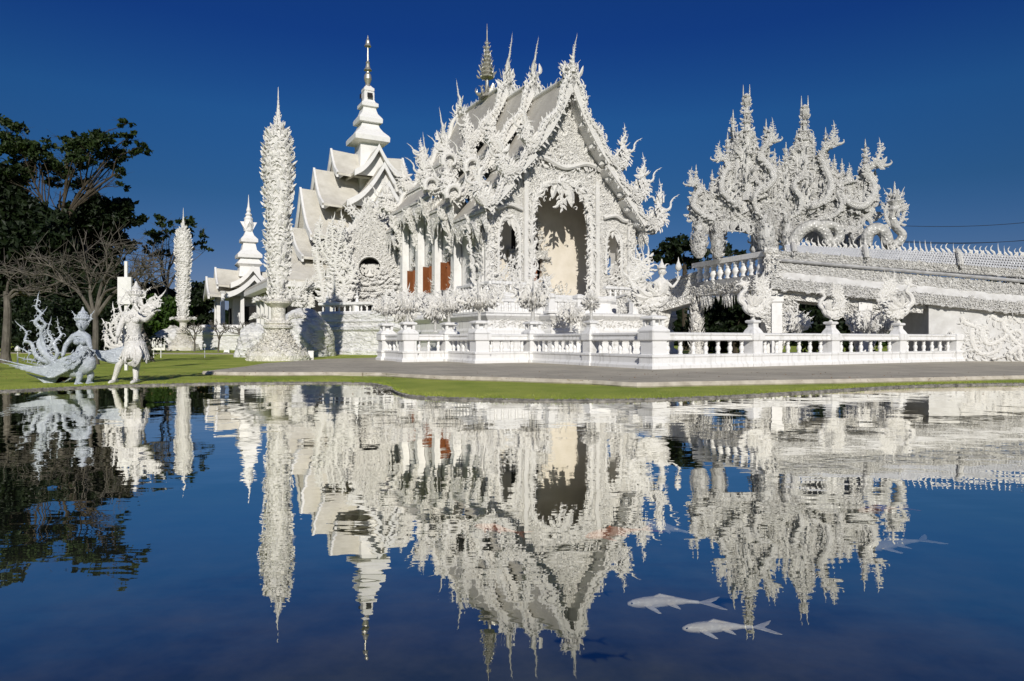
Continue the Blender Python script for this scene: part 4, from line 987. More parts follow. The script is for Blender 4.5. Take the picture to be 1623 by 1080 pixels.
def spire(px, top, base, w=1.0, double=False, off=0.0, lean=0):
    """serpent body rising in an S, ringed with flames and closed by slender points"""
    w *= .84; g = Geo(); b0 = np.array(q3(px, base, off)); t0_ = np.array(q3(px+lean, top+(22 if double else 10), off)); H = t0_[2]-b0[2]
    sgn = 1 if int(px) % 2 else -1
    pts = []
    for f, a in ((0, 0), (.15, .55), (.32, -.45), (.5, .32), (.66, -.2), (.82, .06), (1, 0)):
        pts.append(b0+(t0_-b0)*f+GA*a*.62*w*sgn)
    stem(g, pts, .30*w, .07*w, GN, .52*w, .19*w, kinds=('hook', 'flame', 'curl'), grow=lambda f: 1.15-.75*f, tip=False)
    core_ = [b0+(t0_-b0)*f for f in (0.1, .4, .7, 1)]
    tube(g, core_, [.32*w, .26*w, .13*w, .06*w], GN, 8)
    n_ = int(H*22*w)+8; f = R.uniform(0.02, 1, n_); a = R.uniform(0, 2*pi, n_); r = (.36*(1-f)+.05)*w
    o_ = np.cos(a)[:, None]*GA+np.sin(a)[:, None]*GN
    leaves(g, b0+(t0_-b0)*f[:, None]+o_*r[:, None], o_*.55+Z*.9, np.cross(o_, Z), (.55-.3*f)*w*R.uniform(.7, 1.2, n_), kinds=('flame', 'hook', 'curl'), wide=1.35)
    # stacked crown
    for k_ in range(4):
        c = b0+(t0_-b0)*(.70+.08*k_); lathe(g, c, [(.20*w*(1-.15*k_), 0), (.24*w*(1-.15*k_), .06), (.1*w, .15)], 8)
    if double:
        for s in (-.16, .16):
            tt = q3(px, top, off)+GA*s*.55; lathe(g, t0_+GA*s-Z*.3, [(.09, 0), (.06, .2), (.085, .3), (.04, .4), (.03, .7), (.01, tt[2]-t0_[2]+.3)], 6)
        lathe(g, t0_-Z*.15, [(.05, -.3), (.2, -.1), (.25, .05), (.12, .15), (.22, .25), (.06, .4)], 8)
    else:
        lathe(g, t0_-Z*.1, [(.07*w, 0), (.04*w, .15), (.06*w, .2), (.01, .55*w+.1)], 6)
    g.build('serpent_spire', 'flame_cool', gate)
for a in [(1108, 256, 345, .75), (1121, 284, 350, .5), (1133, 262, 340, .55), (1146, 254, 330, .6), (1157, 207, 318, .85), (1186, 131, 335, 1.25, True), (1172, 196, 300, .6), (1202, 214, 310, .6), (1216, 190, 322, .9), (1229, 232, 320, .5),
          (1246, 226, 325, .75), (1236, 243, 320, .45), (1274, 154, 340, 1.15, True), (1262, 205, 300, .5), (1287, 208, 310, .5), (1305, 208, 330, .9), (1318, 246, 330, .55), (1329, 253, 335, .55), (1340, 262, 340, .5), (1363, 230, 352, .95), (1377, 268, 330, .45)]:
    spire(*a)
for a in [(1125, 262, 345, .7), (1176, 150, 330, 1.0), (1230, 205, 330, .8), (1286, 172, 335, .95), (1322, 240, 335, .7), (1352, 250, 345, .7)]:
    spire(*a[:4], off=-2.4)
# great serpent necks curling over the screen, each with a crested head
NECKS = [([(1190, 312), (1210, 304), (1225, 286), (1219, 266), (1208, 250), (1212, 233), (1224, 226)], 1, 1.0), ([(1262, 330), (1285, 332), (1304, 318), (1310, 296), (1302, 272), (1297, 254), (1302, 240), (1314, 236)], 1, 1.0),
         ([(1318, 300), (1332, 325), (1354, 334), (1371, 318), (1372, 298), (1362, 282), (1368, 270), (1380, 272)], 1, 1.15), ([(1176, 330), (1160, 318), (1146, 300), (1150, 276), (1158, 262), (1152, 250), (1142, 252)], -1, .85),
         ([(1140, 346), (1120, 340), (1104, 326), (1106, 308), (1114, 298), (1108, 288), (1099, 290)], -1, .8), ([(1243, 352), (1262, 340), (1266, 318), (1256, 300), (1262, 286), (1272, 284)], 1, .8),
         ([(1215, 350), (1200, 336), (1196, 314), (1206, 298), (1198, 284), (1189, 286)], -1, .75), ([(1290, 352), (1312, 348), (1326, 330), (1320, 310), (1326, 296), (1338, 294)], 1, .8)]
for pts, sg, s in NECKS:
    g = Geo(); path = catmull([q3(x, y, .32+.1*sin(i)) for i, (x, y) in enumerate(pts)], 6); A_ = GA*sg; k = len(path)
    tube(g, path, np.interp(np.linspace(0, 1, k), [0, .35, .8, 1], [.08, .17, .13, .11])*s, GN, 9)
    stem(g, [q3(x, y, .34) for x, y in pts], .1, .05, GN, .34*s, .10, body=False, k=5, kinds=('hook', 'flame', 'curl'), ang=50)
    leaves(g, path+GN*.12*s, np.gradient(path, axis=0)*1.0+GN*.15*0, GN, .26*s, kinds=('flame', 'hook'), wide=1.5, lo=True)
    h_ = path[-1]; ellipsoid_(g, h_+A_*.1*s, (.18*s, .12*s, .14*s)); tube(g, catmull([h_+A_*.15*s, h_+A_*.35*s+Z*.02, h_+A_*.48*s+Z*.12*s, h_+A_*.44*s+Z*.24*s], 3), [.10*s, .06*s, .04*s, .01], GN, 6)
    leaves(g, np.repeat((h_+Z*.08)[None], 7, 0), [A_*math.cos(x)+Z*math.sin(x) for x in np.linspace(.9, 2.9, 7)], GN, .46*s, kinds=('flame', 'wave'), wide=1.0)
    stem(g, [h_-A_*.05, h_+Z*.35*s-A_*.08*s, h_+Z*.65*s+A_*.04*s, h_+Z*.95*s], .08*s, .015*s, GN, .26*s, .08*s)
    g.build('serpent_neck', 'flame_cool', gate)
# legs: leaf-clad buds at the feet
for px, y0, y1, w in ((1112, 346, 408, .46), (1214, 335, 402, .58), (1140, 352, 408, .3), (1247, 345, 398, .4)):
    g = Geo(); b0 = np.array(q3(px, y1, .35)); H = (y1-y0)/GS
    pr = [(w*.45, 0), (w*.8, H*.12), (w, H*.35), (w*.85, H*.6), (w*.4, H*.85), (.02, H*1.02)]; lathe(g, b0, [(r*.8, z) for r, z in pr], 12)
    n_ = 190; f = R.uniform(0, .95, n_); a = R.uniform(0, 2*pi, n_); r = np.interp(f*H, [p[1] for p in pr], [p[0] for p in pr])*.85
    leaves(g, b0+np.stack([r*np.cos(a), r*np.sin(a), f*H], 1), np.stack([np.cos(a)*.5, np.sin(a)*.5, 0*a+1], 1), np.stack([np.cos(a), np.sin(a), 0*a], 1), R.uniform(.22, .36, n_), lo=True)
    g.build('bud_leg', 'flame_cool', gate)
# hanging fringe beneath the screen
g = Geo(); xs = np.arange(1104, 1366, 2.6); ys = np.interp(xs, [1104, 1150, 1196, 1232, 1260, 1300, 1340, 1366], [352, 352, 356, 362, 368, 374, 364, 350])
leaves(g, [q3(x, y-2, .12) for x, y in zip(xs, ys)], -Z, GN, R.uniform(.3, .75, len(xs)), kinds=('flame', 'spike', 'hook'), wide=1.2); g.build('hanging_fringe', 'flame_cool', gate)
# scaly serpent loops beside the gate
g = Geo()
for pts in ([(1244, 402), (1262, 372), (1285, 363), (1300, 378), (1304, 392), (1318, 384), (1316, 368), (1300, 362), (1290, 362)], ):
    tube(g, catmull([q3(x, y, .75) for x, y in pts], 5), np.linspace(.33, .2, (len(pts)-1)*5+1), GN, 10)
tube(g, catmull([q3(x, y, .75) for x, y in [(1356, 396), (1360, 378), (1372, 370), (1383, 378), (1388, 396)]], 6), .30, GN, 10)
tube(g, catmull([q3(x, y, .75) for x, y in [(1386, 400), (1402, 392), (1408, 380), (1398, 368), (1394, 352), (1397, 340)]], 5), np.linspace(.23, .17, 26), GN, 10)
g.build('serpent_coil', 'scale', gate, smooth=True)
g = Geo(); c = np.array(q3(1397, 342, .75)); lathe(g, c, [(.18, -.2), (.30, 0), (.2, .2), (.36, .4), (.14, .55), (.22, .7), (.08, .85), (.05, 1.1), (.01, 1.4)], 8)
for i in range(26): a = R.uniform(0, 2*pi); leaves(g, c+[.2*cos(a), .2*sin(a), R.uniform(-.5, .8)], [cos(a)*.9, sin(a)*.4, .9], GN, R.uniform(.35, .7))
for sg in (-1, 1): stem(g, [c-Z*.9, c+GA*sg*.35-Z*.5, c+GA*sg*.42, c+GA*sg*.25+Z*.5, c+GA*sg*.35+Z*.8], .1, .03, GN, .3, .12)
g.build('serpent_head', 'flame_cool', gate)

# ================================================================== BRIDGE
BA = np.array([12.55, 33.0, 0]); BD = np.array([.983, -.183, 0]); BN = np.array([-.183, -.983, 0]); BW = np.array([-.35, .94, 0])/1.003
bridge = thing('bridge', 'white carved bridge with scaly serpent parapet sloping down to the right behind the balustrade', 'bridge', (BA[0], BA[1], .3))
def zb(z0, s, t): return z0+s*(t-2.25)
def beam(g, t0_, t1, top, bot, off0, off1):
    """strip along the bridge face; top/bot = (z at t 2.25, slope); off = distance proud of the face at top and bottom"""
    V = []
    for t in (t0_, t1):
        c = BA+BD*t
        V += [c+BN*off0+Z*zb(*top, t), c+BN*off1+Z*zb(*bot, t), c-BN*.25+Z*zb(*bot, t), c-BN*.25+Z*zb(*top, t)]
    g.add(V, [[0, 1, 2, 3], [7, 6, 5, 4], [0, 4, 5, 1], [1, 5, 6, 2], [2, 6, 7, 3], [3, 7, 4, 0]])
lv = [(5.74, -.075), (5.35, -.106), (4.96, -.100), (4.84, -.123), (4.35, -.123), (3.96, -.124), (3.45, -.12)]
g = Geo(); beam(g, .6, 17, lv[0], lv[1], -.10, .12); 
sc_m = g.build('scaly_parapet', 'scale', bridge)
g = Geo()       # rows of real overlapping scales
for t in np.arange(.7, 16.5, .115):
    for r_ in range(5):
        f = (r_+.5)/5; z = zb(*lv[0], t)*(1-f)+zb(*lv[1], t)*f; off = -.10+.22*f
        c = BA+BD*(t+(.058 if r_ % 2 else 0))+BN*(off+.015)+Z*z
        V = [c+BD*.055+Z*.05, c-BD*.055+Z*.05, c-BD*.045-Z*.03+BN*.03, c-Z*.075+BN*.045, c+BD*.045-Z*.03+BN*.03]
        g.add(V, [[0, 1, 2, 4]], [[2, 3, 4]])
g.build('scales', 'scale_grey', sc_m)
for t in (1.0, 4.2, 8.2, 12.2):
    g = Geo(); c0_ = [BA+BD*t+BN*o_+Z*(zb(*lv[0], t)*(1-f)+zb(*lv[1], t)*f+.02) for f, o_ in ((-.2, -.2), (0, .0), (.4, .12), (.8, .2), (1.05, .22))]
    tube(g, catmull(c0_, 4), .13, BD, 8); leaves(g, np.repeat(np.array(c0_), 3, 0)+R.normal(0, .04, (15, 3)), -Z+BN*.5, BN, .26, kinds=('curl', 'hook')); g.build('clasp', 'flame_cool', bridge)
g = Geo(); ts = np.arange(.8, 17, .235)
leaves(g, [BA+BD*t+BN*-.1+Z*zb(lv[0][0], lv[0][1], t) for t in ts], Z-BD*.12, BN, R.uniform(.42, .60, len(ts)), [1]*len(ts), ('spike', 'wave'), .8)
leaves(g, [BA+BD*(t+.1)+BN*-.1+Z*(zb(lv[0][0], lv[0][1], t)) for t in ts], Z, BN, .2, kinds=('flame',), wide=2.0)
g.build('crest_spikes', 'flame', sc_m)
def carved_band(name, top, bot, o0, o1, t0_, t1, step, size):
    g = Geo(); beam(g, t0_, t1, top, bot, o0, o1); b_ = g.build(name, 'carved_cool', bridge)
    g = Geo(); n_ = int((t1-t0_)/step); rows = max(2, int(abs(top[0]-bot[0])/step))
    for r_ in range(rows):
        f = (r_+.5)/rows; t = t0_+(np.arange(n_)+.5*(r_ % 2))*step+R.uniform(-.02, .02, n_)
        z = zb(*top, t)*(1-f)+zb(*bot, t)*f
        pp = BA+BD*t[:, None]+BN*(o0*(1-f)+o1*f)+Z*z[:, None]
        a = 1.2*np.sin(t*3.2+r_*1.5)
        leaves(g, pp-Z*.05, np.sin(a)[:, None]*BD+np.cos(a)[:, None]*Z+BN*.22, BN, size*.85*R.uniform(.8, 1.2, n_), np.sign(np.sin(t*3.2)), ('curl', 'hook', 'flame'), 1.4, True)
    g.build('carving', 'flame_cool', b_)
carved_band('upper_frieze', lv[1], lv[2], .16, .10, .1, 17, .14, .26)
g = Geo(); tube(g, [BA+BD*t+BN*.12+Z*zb(4.90, -.112, t) for t in (.0, 17)], .085, Z, 8); g.build('handrail', 'grey', bridge)
carved_band('middle_frieze', lv[3], lv[4], .05, .05, 0, 17, .16, .32)
g = Geo(); beam(g, 0, 17, lv[4], lv[5], .04, .30); g.build('cove', 'stone', bridge)
carved_band('lower_frieze', lv[5], lv[6], .42, .38, -.1, 17, .15, .3)
g = Geo(); beam(g, .2, 6.7, (3.45, -.12), (3.05, -.12), .05, -.02)
beam(g, 6.7, 17, (3.46, -.12), (-8, 0), .12, .12) if False else None
g.build('soffit_beam', 'carved', bridge)
# deck underside and far side
g = Geo()
V = []
for t in (0, 17):
    for o_ in (-.2, -3.6):
        for dz in (3.30, 3.9): V.append(BA+BD*t+BN*o_+Z*zb(dz, -.12, t))
g.add(V, [[0, 1, 3, 2], [4, 6, 7, 5], [0, 4, 5, 1], [2, 3, 7, 6], [1, 5, 7, 3], [0, 2, 6, 4]]); g.build('deck', 'white', bridge)
g = Geo()
V = []
for t in (0, 17):
    for o_ in (-3.6, -3.9):
        for dz in (3.2, 5.3): V.append(BA+BD*t+BN*o_+Z*zb(dz, -.12, t))
g.add(V, [[0, 1, 3, 2], [4, 6, 7, 5], [0, 4, 5, 1], [2, 3, 7, 6], [1, 5, 7, 3], [0, 2, 6, 4]]); g.build('far_parapet', 'carved', bridge)
# ramp wall with a big scroll relief
g = Geo(); V = []
for t in (6.9, 17):
    c = BA+BD*t
    for o_ in (.1, -3.2):
        V += [c+BN*o_+Z*.28, c+BN*o_+Z*(zb(3.46, -.12, t))]
g.add(V, [[0, 1, 3, 2], [4, 6, 7, 5], [0, 4, 5, 1], [2, 3, 7, 6], [1, 5, 7, 3], [0, 2, 6, 4]]); rw = g.build('ramp_wall', 'stone', bridge)
RO = np.array([BA[0], BA[1], 0])+BN*.12
g = Geo()
def rp(px, py): 
    r = (px-811.5)/F; t = (r*RO[1]-RO[0])/(BD[0]-r*BD[1]); D = RO[1]+BD[1]*t; return RO+BD*t+Z*(CAM_Z-(py-540)/F*D)
for pts, r0 in (([(1524, 503), (1530, 512), (1540, 516), (1552, 520), (1562, 532), (1562, 542), (1554, 540), (1556, 534)], .10), ([(1540, 520), (1541, 540), (1548, 556), (1562, 562), (1580, 556), (1586, 545), (1578, 541), (1574, 547)], .12),
                ([(1562, 515), (1556, 530), (1566, 545), (1585, 540), (1600, 528), (1612, 524), (1620, 532), (1612, 540), (1604, 534)], .12), ([(1600, 500), (1590, 515), (1600, 530), (1618, 548), (1640, 545), (1650, 530), (1640, 522)], .12),
                ([(1570, 500), (1585, 508), (1605, 503), (1618, 512), (1640, 508)], .10), ([(1600, 560), (1614, 550), (1618, 562), (1622, 574), (1650, 566)], .12), ([(1650, 570), (1670, 540), (1700, 530), (1720, 550), (1700, 565)], .14)):
    stem(g, [rp(*p) for p in pts], r0, r0*.35, BN, .30, .2, k=5, flat=.4, ang=50)
relief(g, [(7.3, .3), (8.4, .3), (8.6, .8), (7.9, 1.7), (7.5, 1.3)], [], RO, BD, Z, BN, .13, .28, .5)
relief(g, [(8.3, .3), (16, .3), (16, .75), (11, .8), (9.6, .5), (8.6, .8)], [], RO, BD, Z, BN, .17, .3, .4)
g.build('scroll_relief', 'flame', rw)
# legs beneath the bridge
for t, o_ in ((.25, -.25), (4.2, -.25), (.25, -3.3)):
    if True:
        g = Geo(); c = BA+BD*t+BN*o_; zt = zb(3.32, -.12, t)
        _sq(g, (c[0], c[1], .28), [(.34, 0), (.34, zt-.28-.5), (.42, zt-.28-.42), (.42, zt-.28)], -.18, 1, 1); leg = g.build('leg', 'white', bridge)
        g = Geo()
        for sg in (-1, 1):
            tri = [(.2, zt), (1.05, zt), (.85, zt-.7), (.55, zt-1.4), (.3, zt-2.4), (.2, zt-2.8)]
            plate(g, [(a, b_) for a, b_ in tri][::-1], [], c+BN*.12-Z*c[2]*0, BD*sg, Z, -BN, .24)
            relief(g, tri, [], c+BN*.13, BD*sg, Z, BN, .15, .3, .45); edge_flames(g, [(.25, zt-2.8), (.5, zt-1.6), (.85, zt-.7), (1.05, zt)], c, BD*sg, Z, BN, .35, .14, sg, 40)
        g.build('bracket', 'carved', leg)
# platform side running back to the temple, with balusters and fringe
CEND = BA+BW*6.0
g = Geo(); L6 = 6.0; NW = np.array([-BW[1], BW[0], 0])       # outward to the left
def wbox(g, s0, s1, z0, z1, o0, o1):
    V = []
    for s in (s0, s1):
        for o_ in (o0, o1):
            for z in (z0, z1): V.append(BA+BW*s+NW*o_+Z*z)
    g.add(V, [[0, 1, 3, 2], [4, 6, 7, 5], [0, 4, 5, 1], [2, 3, 7, 6], [1, 5, 7, 3], [0, 2, 6, 4]])
wbox(g, 0, 6.2, 5.36, 5.62, -.22, .2); g.build('platform_rail', 'old_white', bridge)
g = Geo(); wbox(g, 0, 6.1, 4.22, 4.5, -.3, .16); g.build('platform_band', 'grey', bridge)
g = Geo(); wbox(g, -.1, 6.3, 3.75, 4.2, -.3, .28); relief(g, [(0, 3.75), (6.3, 3.75), (6.3, 4.2), (0, 4.2)], [], BA+NW*.28, BW, Z, NW, .14, .28, .5); 
leaves(g, [BA+BW*s+NW*.2+Z*3.8 for s in np.arange(.1, 6, .09)], -Z, NW, .25+.65*np.abs(np.sin(np.arange(.1, 6, .09)*1.6))*R.uniform(.5, 1.2, 66), kinds=('spike', 'flame'), wide=.9)
leaves(g, [BA+BW*6.3+NW*.3+Z*4.0]*3, [NW*.3+BW+Z*x for x in (-.2, .5, 1.4)], Z+NW, .8)
g.build('platform_frieze', 'carved', bridge)
g = Geo(); V = [BA-NW*.3+Z*3.8, BA+BW*6.3-NW*.3+Z*3.8, BA+BW*6.3+BD*6-NW*.3+Z*3.8, BA+BD*6+Z*3.8]; V = V+[v+Z*.5 for v in V]
g.add(V, [[3, 2, 1, 0], [4, 5, 6, 7]]+[[i, (i+1) % 4, 4+(i+1) % 4, 4+i] for i in range(4)]); g.build('platform_deck', 'white', bridge)
BAL[.86] = bal_mesh(.86)
for s in np.linspace(.75, 5.7, 9):
    o = bpy.data.objects.new('baluster', BAL[.86]); sc.collection.objects.link(o); o.parent = bridge; c = BA+BW*s; o.location = Vector((c[0], c[1], 4.5))-bridge.location; o.scale = (1.25, 1.25, 1)
g = Geo(); _sq(g, (BA[0]-.05, BA[1]+.05, 3.5), [(.42, 0), (.42, .35), (.34, .4), (.34, 1.9), (.45, 1.98), (.45, 2.2), (.3, 2.25)], -.18, 1, 1)
relief(g, [(-.35, 3.9), (.35, 3.9), (.35, 5.4), (-.35, 5.4)], [], BA+BN*.36, BD, Z, BN, .14, .26, .4); g.build('corner_pier', 'carved', bridge)
c = CEND; g = Geo(); lathe(g, (c[0], c[1], .3), [(.5, 0), (.45, .3), (.3, .5), (.25, 1.5), (.35, 2.2), (.2, 2.7), (.3, 3.3)], 10)
n_ = 200; f = R.uniform(0, 3.3, n_); a = R.uniform(0, 2*pi, n_); leaves(g, np.stack([c[0]+.3*np.cos(a), c[1]+.3*np.sin(a), .3+f], 1), np.stack([np.cos(a)*.5, np.sin(a)*.5, 0*a+1], 1), np.stack([np.cos(a), np.sin(a), 0*a], 1), R.uniform(.25, .5, n_), lo=True)
g.build('bud_leg', 'carved', bridge)
# stair parapet dropping from the platform to the temple porch
SB = np.array([6.3, 41.2, 0]); SDv = SB-CEND; SL = np.linalg.norm(SDv[:2]); SD = SDv/SL; SN = np.array([SD[1], -SD[0], 0]); SN = SN if SN[1] < 0 else -SN
for nm, zt0, zb0, zt1, zb1, o_, mt in (('stair_parapet', 5.0, 3.9, 3.75, 2.65, 0, 'carved'), ('stair_rail', 5.15, 5.02, 3.9, 3.77, .1, 'grey'), ('stair_roll', 3.88, 3.45, 2.63, 2.2, .25, 'carved')):
    g = Geo(); V = []
    for e, zt, zz in ((CEND, zt0, zb0), (SB, zt1, zb1)):
        V += [e+SN*o_+Z*zt, e+SN*o_+Z*zz, e-SN*.3+Z*zz, e-SN*.3+Z*zt]
    g.add(V, [[0, 1, 2, 3], [7, 6, 5, 4], [0, 4, 5, 1], [1, 5, 6, 2], [2, 6, 7, 3], [3, 7, 4, 0]])
    if mt == 'carved':
        for s in np.arange(0, SL, .17):
            f = s/SL; zz0, zz1 = zt0+(zt1-zt0)*f, zb0+(zb1-zb0)*f
            for z in np.arange(zz1+.05, zz0, .2): leaves(g, CEND+SD*s+SN*o_+Z*z, Z+SN*.5+SD*R.normal(0, .8), SN, .3, kinds=('curl', 'hook', 'flame'), lo=True)
    g.build(nm, mt, bridge)
g = Geo(); V = []
for e, zt in ((CEND, 4.1), (SB, 2.8)): V += [e+Z*zt, e+Z*(zt-.4), e-SN*3.2+Z*(zt-.4), e-SN*3.2+Z*zt]
g.add(V, [[0, 1, 2, 3], [7, 6, 5, 4], [0, 4, 5, 1], [1, 5, 6, 2], [2, 6, 7, 3], [3, 7, 4, 0]]); g.build('stair_deck', 'white', bridge)
g = Geo(); V = []
for e, zt in ((CEND+SD*1.5, 3.3), (SB, 2.3)):
    for o_ in (-.2, -2.9): V += [e+SN*o_+Z*zt, e+SN*o_+Z*.3]
g.add(V, [[0, 1, 3, 2], [4, 6, 7, 5], [0, 4, 5, 1], [2, 3, 7, 6], [1, 5, 7, 3], [0, 2, 6, 4]]) if False else None
for f in (.45, .95):
    g2 = Geo(); c = CEND+SD*SL*f-SN*.3; _sq(g2, (c[0], c[1], .3), [(.5, 0), (.4, .3), (.34, 1.6-f*.4), (.6, 3.2-f*1.2)], .3, 1, 1); g2.build('leg', 'carved', bridge)

# ================================================================== MEDALLION SHRINE
MD = 54.0; MS = F/MD
mo = P(586, 0, MD); MO = np.array([mo[0], MD, 0]); MA = np.array([.985, .17, 0]); MN = np.array([.17, -.985, 0])
def mq(px, py): return ((px-586)/MS, (540-py)/MS+CAM_Z)
med = thing('medallion_shrine', 'round carved white medallion wreathed in flames with a dark niche, beside the temple side wall', 'shrine', (MO[0], MO[1], 4.2))
ol = [mq(*p) for p in [(560, 480), (546, 470), (538, 445), (540, 410), (550, 380), (566, 358), (578, 340), (586, 318), (594, 340), (606, 358), (620, 380), (631, 408), (634, 440), (624, 470), (610, 480)]]
cx, cz = mq(586, 425)
hole = [(cx+.84*cos(a), cz+.84*sin(a)) for a in np.linspace(0, 2*pi, 20)[:-1]]
g = Geo(); plate(g, ol[::-1], [hole], MO, MA, Z, -MN, .5); md = g.build('disc', 'carved', med)
g = Geo()
fl = lambda p: np.where(np.abs(p[:, 0]-cx) < .001, 0, np.arctan2((p[:, 0]-cx), (p[:, 1]-cz+.4)))*.9+.3*np.sign(p[:, 0]-cx)
relief(g, ol, [hole], MO, MA, Z, MN, .17, .42, .5, flow=fl, sym=cx, kinds=('flame', 'hook', 'curl'))
edge_flames(g, ol, MO-MN*.2, MA, Z, MN, .75, .14, -1, 45); edge_flames(g, ol, MO-MN*.2, MA, Z, MN, .6, .2, 1, 45)
for r, s in ((.92, .35), (1.3, .42), (1.8, .5), (2.2, .55)):
    n_ = int(r*22); a = np.linspace(-pi*.95, -pi*.05, n_)
    p = MO+np.stack([cx+r*np.cos(a)], 1)*MA+np.stack([cz+r*np.sin(a)], 1)*Z+MN*(.1+.1*r)
    leaves(g, p, np.cos(a*.6-.6)[:, None]*0*MA+np.sign(np.cos(a))[:, None]*MA*.8+Z*.5+MN*.5, MN, s, -np.sign(np.cos(a)), ('hook', 'flame'), 1.3)
tube(g, np.array([MO+(cx+.9*cos(a))*MA+(cz+.9*sin(a))*Z+MN*.1 for a in np.linspace(0, 2*pi, 25)]), .05, MN, 7)
g.build('flame_wreath', 'flame', md)
g = Geo(); plate(g, [(cx+.95*cos(a), cz+.95*sin(a)) for a in np.linspace(0, 2*pi, 16)[:-1]], [], MO-MN*.95, MA, Z, -MN, .1); g.build('niche_back', 'dark', med)  # niche shadow painted: the back plate itself is black
g = Geo()
pts = [(0, 0, 0), (0, 0, .28), (0, 0, .48), (0, 0, .62), (.18, 0, .42), (.26, 0, .15), (-.18, 0, .42), (-.26, 0, .15), (.3, -.12, -.05), (-.3, -.12, -.05)]
V, Q, T = skin_mesh([MO-MN*.25+MA*(cx+p[0])+Z*(cz-.55+p[2])+MN*(-p[1]) for p in pts], [(0, 1), (1, 2), (2, 3), (2, 4), (4, 5), (2, 6), (6, 7), (0, 8), (0, 9)], [.15, .13, .07, .12, .07, .05, .07, .05, .09, .09], 1)
g.add(V, Q, T)
for i in range(190): a = R.uniform(0, 2*pi); r = R.uniform(.1, .88); leaves(g, MO-MN*.4+MA*(cx+r*cos(a))+Z*(cz+min(.30-.25*abs(math.cos(a)) if False else .22, r*sin(a))-.12), Z+MN*.3+MA*R.normal(0, .6), MN, .3)
g.build('seated_figure', 'flame', med)
# loose flame trees at its left and above
def flame_bush(px0, px1, py0, py1, D, n, label, s=1.0, mat='flame', parent=None, off=0):
    base = P((px0+px1)/2, py1, D)
    t = parent or thing('flame_sculpture', label, 'sculpture', tuple(base))
    g = Geo()
    for i in range(n):
        x0 = (px0+px1)/2+R.uniform(-.3, .3)*(px1-px0); x1 = R.uniform(px0, px1); yt = py0+(py1-py0)*R.uniform(0, .65)*(abs(x1-(px0+px1)/2)/(px1-px0)*2)**.8
        dz = R.uniform(-.8, .8)*s; w = (px1-px0)*.12
        a, b_ = P(x0, py1, D+dz), P(x1, yt, D+dz*1.4)
        pts = [a, a+(b_-a)*.25+X*R.normal(0, .3)*s, a+(b_-a)*.5+X*R.normal(0, .35)*s, a+(b_-a)*.78+X*R.normal(0, .25)*s, b_]
        stem(g, pts, .12*s, .03*s, Y, .52*s, .12*s, kinds=('hook', 'flame', 'curl', 'wave'))
    g.build('flames', mat, t); return t
flame_bush(500, 560, 338, 486, 53, 15, 'open thicket of white carved flames left of the round medallion', 1.15)
flame_bush(548, 622, 322, 372, 55.5, 9, 'crest of carved flames rising behind the round medallion', 1.0)
flame_bush(610, 640, 345, 480, 55, 6, 'narrow band of white flame carving between medallion and temple columns', .9)
flame_bush(455, 500, 440, 486, 56, 6, 'low white flame carvings on the mound behind the near pillar', .8)

# terrace wall beneath the medallion
tw = thing('terrace_wall', 'high whitewashed terrace wall with balusters on top under the medallion', 'wall', tuple(P(560, 560, 52)*[1, 1, 0]+[0, 0, .2]))
a, b_ = P(508, 0, 52), P(660, 0, 49)
g = Geo(); run_profile(g, a, b_, [(.75, .15), (.75, .5), (.6, .7), (.55, 1.0), (.5, 1.9), (.7, 2.05), (.7, 2.25), (.5, 2.35), (.5, 2.55), (.62, 2.65), (.55, 2.8), (.6, 3.2), (.5, 3.35)]); g.build('wall', 'plaster', tw)
g = Geo(); run_profile(g, a, b_, [(.2, 3.88), (.28, 3.93), (.28, 4.08), (.15, 4.12)]); run_profile(g, a, b_, [(.3, 3.34), (.3, 3.42), (.2, 3.44)]); g.build('rail', 'old_white', tw)
balusters(tw, a, b_, 3.44, .44, .48)
for px in (519, 566, 612):
    c = P(px, 0, 52-3*(px-508)/152); g = Geo(); _sq(g, (c[0], c[1], 3.34), [(.25, 0), (.22, .1), (.22, .5), (.3, .56), (.3, .75), (.15, .82), (.12, 1.05), (.2, 1.12), (.05, 1.3), (.02, 1.7)], .1, 1, 1); g.build('pier', 'old_white', tw)
g = Geo()
for px, py in ((568, 530), (609, 530)): w = P(px, py, 51.2); box(g, w[0]-.13, w[0]+.13, w[1]-.25, w[1]+.1, w[2]-.13, w[2]+.13)
# mound of rough plaster behind the near pillar
def mound(label, c, r, h, seed, cat='mound', name='plaster_mound', mat='plaster'):
    rr_ = np.random.default_rng(seed); n, m_ = 60, 24; th = np.linspace(0, pi/2, m_); a = np.arange(n)*2*pi/n; V = []
    ph = rr_.uniform(0, 6, 8)
    for t in th:
        for b_ in a:
            k = 1+.09*sin(3*b_+ph[0])+.07*sin(5*b_+ph[1]+t*5)+.06*sin(9*b_+ph[2]+t*11)+.05*sin(14*b_+t*17+ph[3])+rr_.normal(0, .02)
            V.append([r[0]*math.cos(b_)*math.sin(pi/2-t+.0)**.85*k if t < pi/2-.01 else 0, r[1]*math.sin(b_)*math.sin(pi/2-t)**.85*k if t < pi/2-.01 else 0, h*math.sin(t)*(1+.05*sin(b_*4+ph[4]))])
    g = Geo(); Q = [[i*n+j, i*n+(j+1) % n, (i+1)*n+(j+1) % n, (i+1)*n+j] for i in range(m_-1) for j in range(n)]
    g.add(np.array(V)+np.array(c), Q); o = g.build(name, mat, None, smooth=True); tag(o, label, cat); return o
c = P(476, 0, 46); mound('rough white plaster mound sloping behind the near flame pillar', (c[0]+.2, 46, .2), (2.0, 2.4), 3.1, 1)
c = P(405, 0, 44); mound('small rough white mound to the left behind the near flame pillar', (c[0], 44, .2), (1.1, 1.5), 2.1, 2)

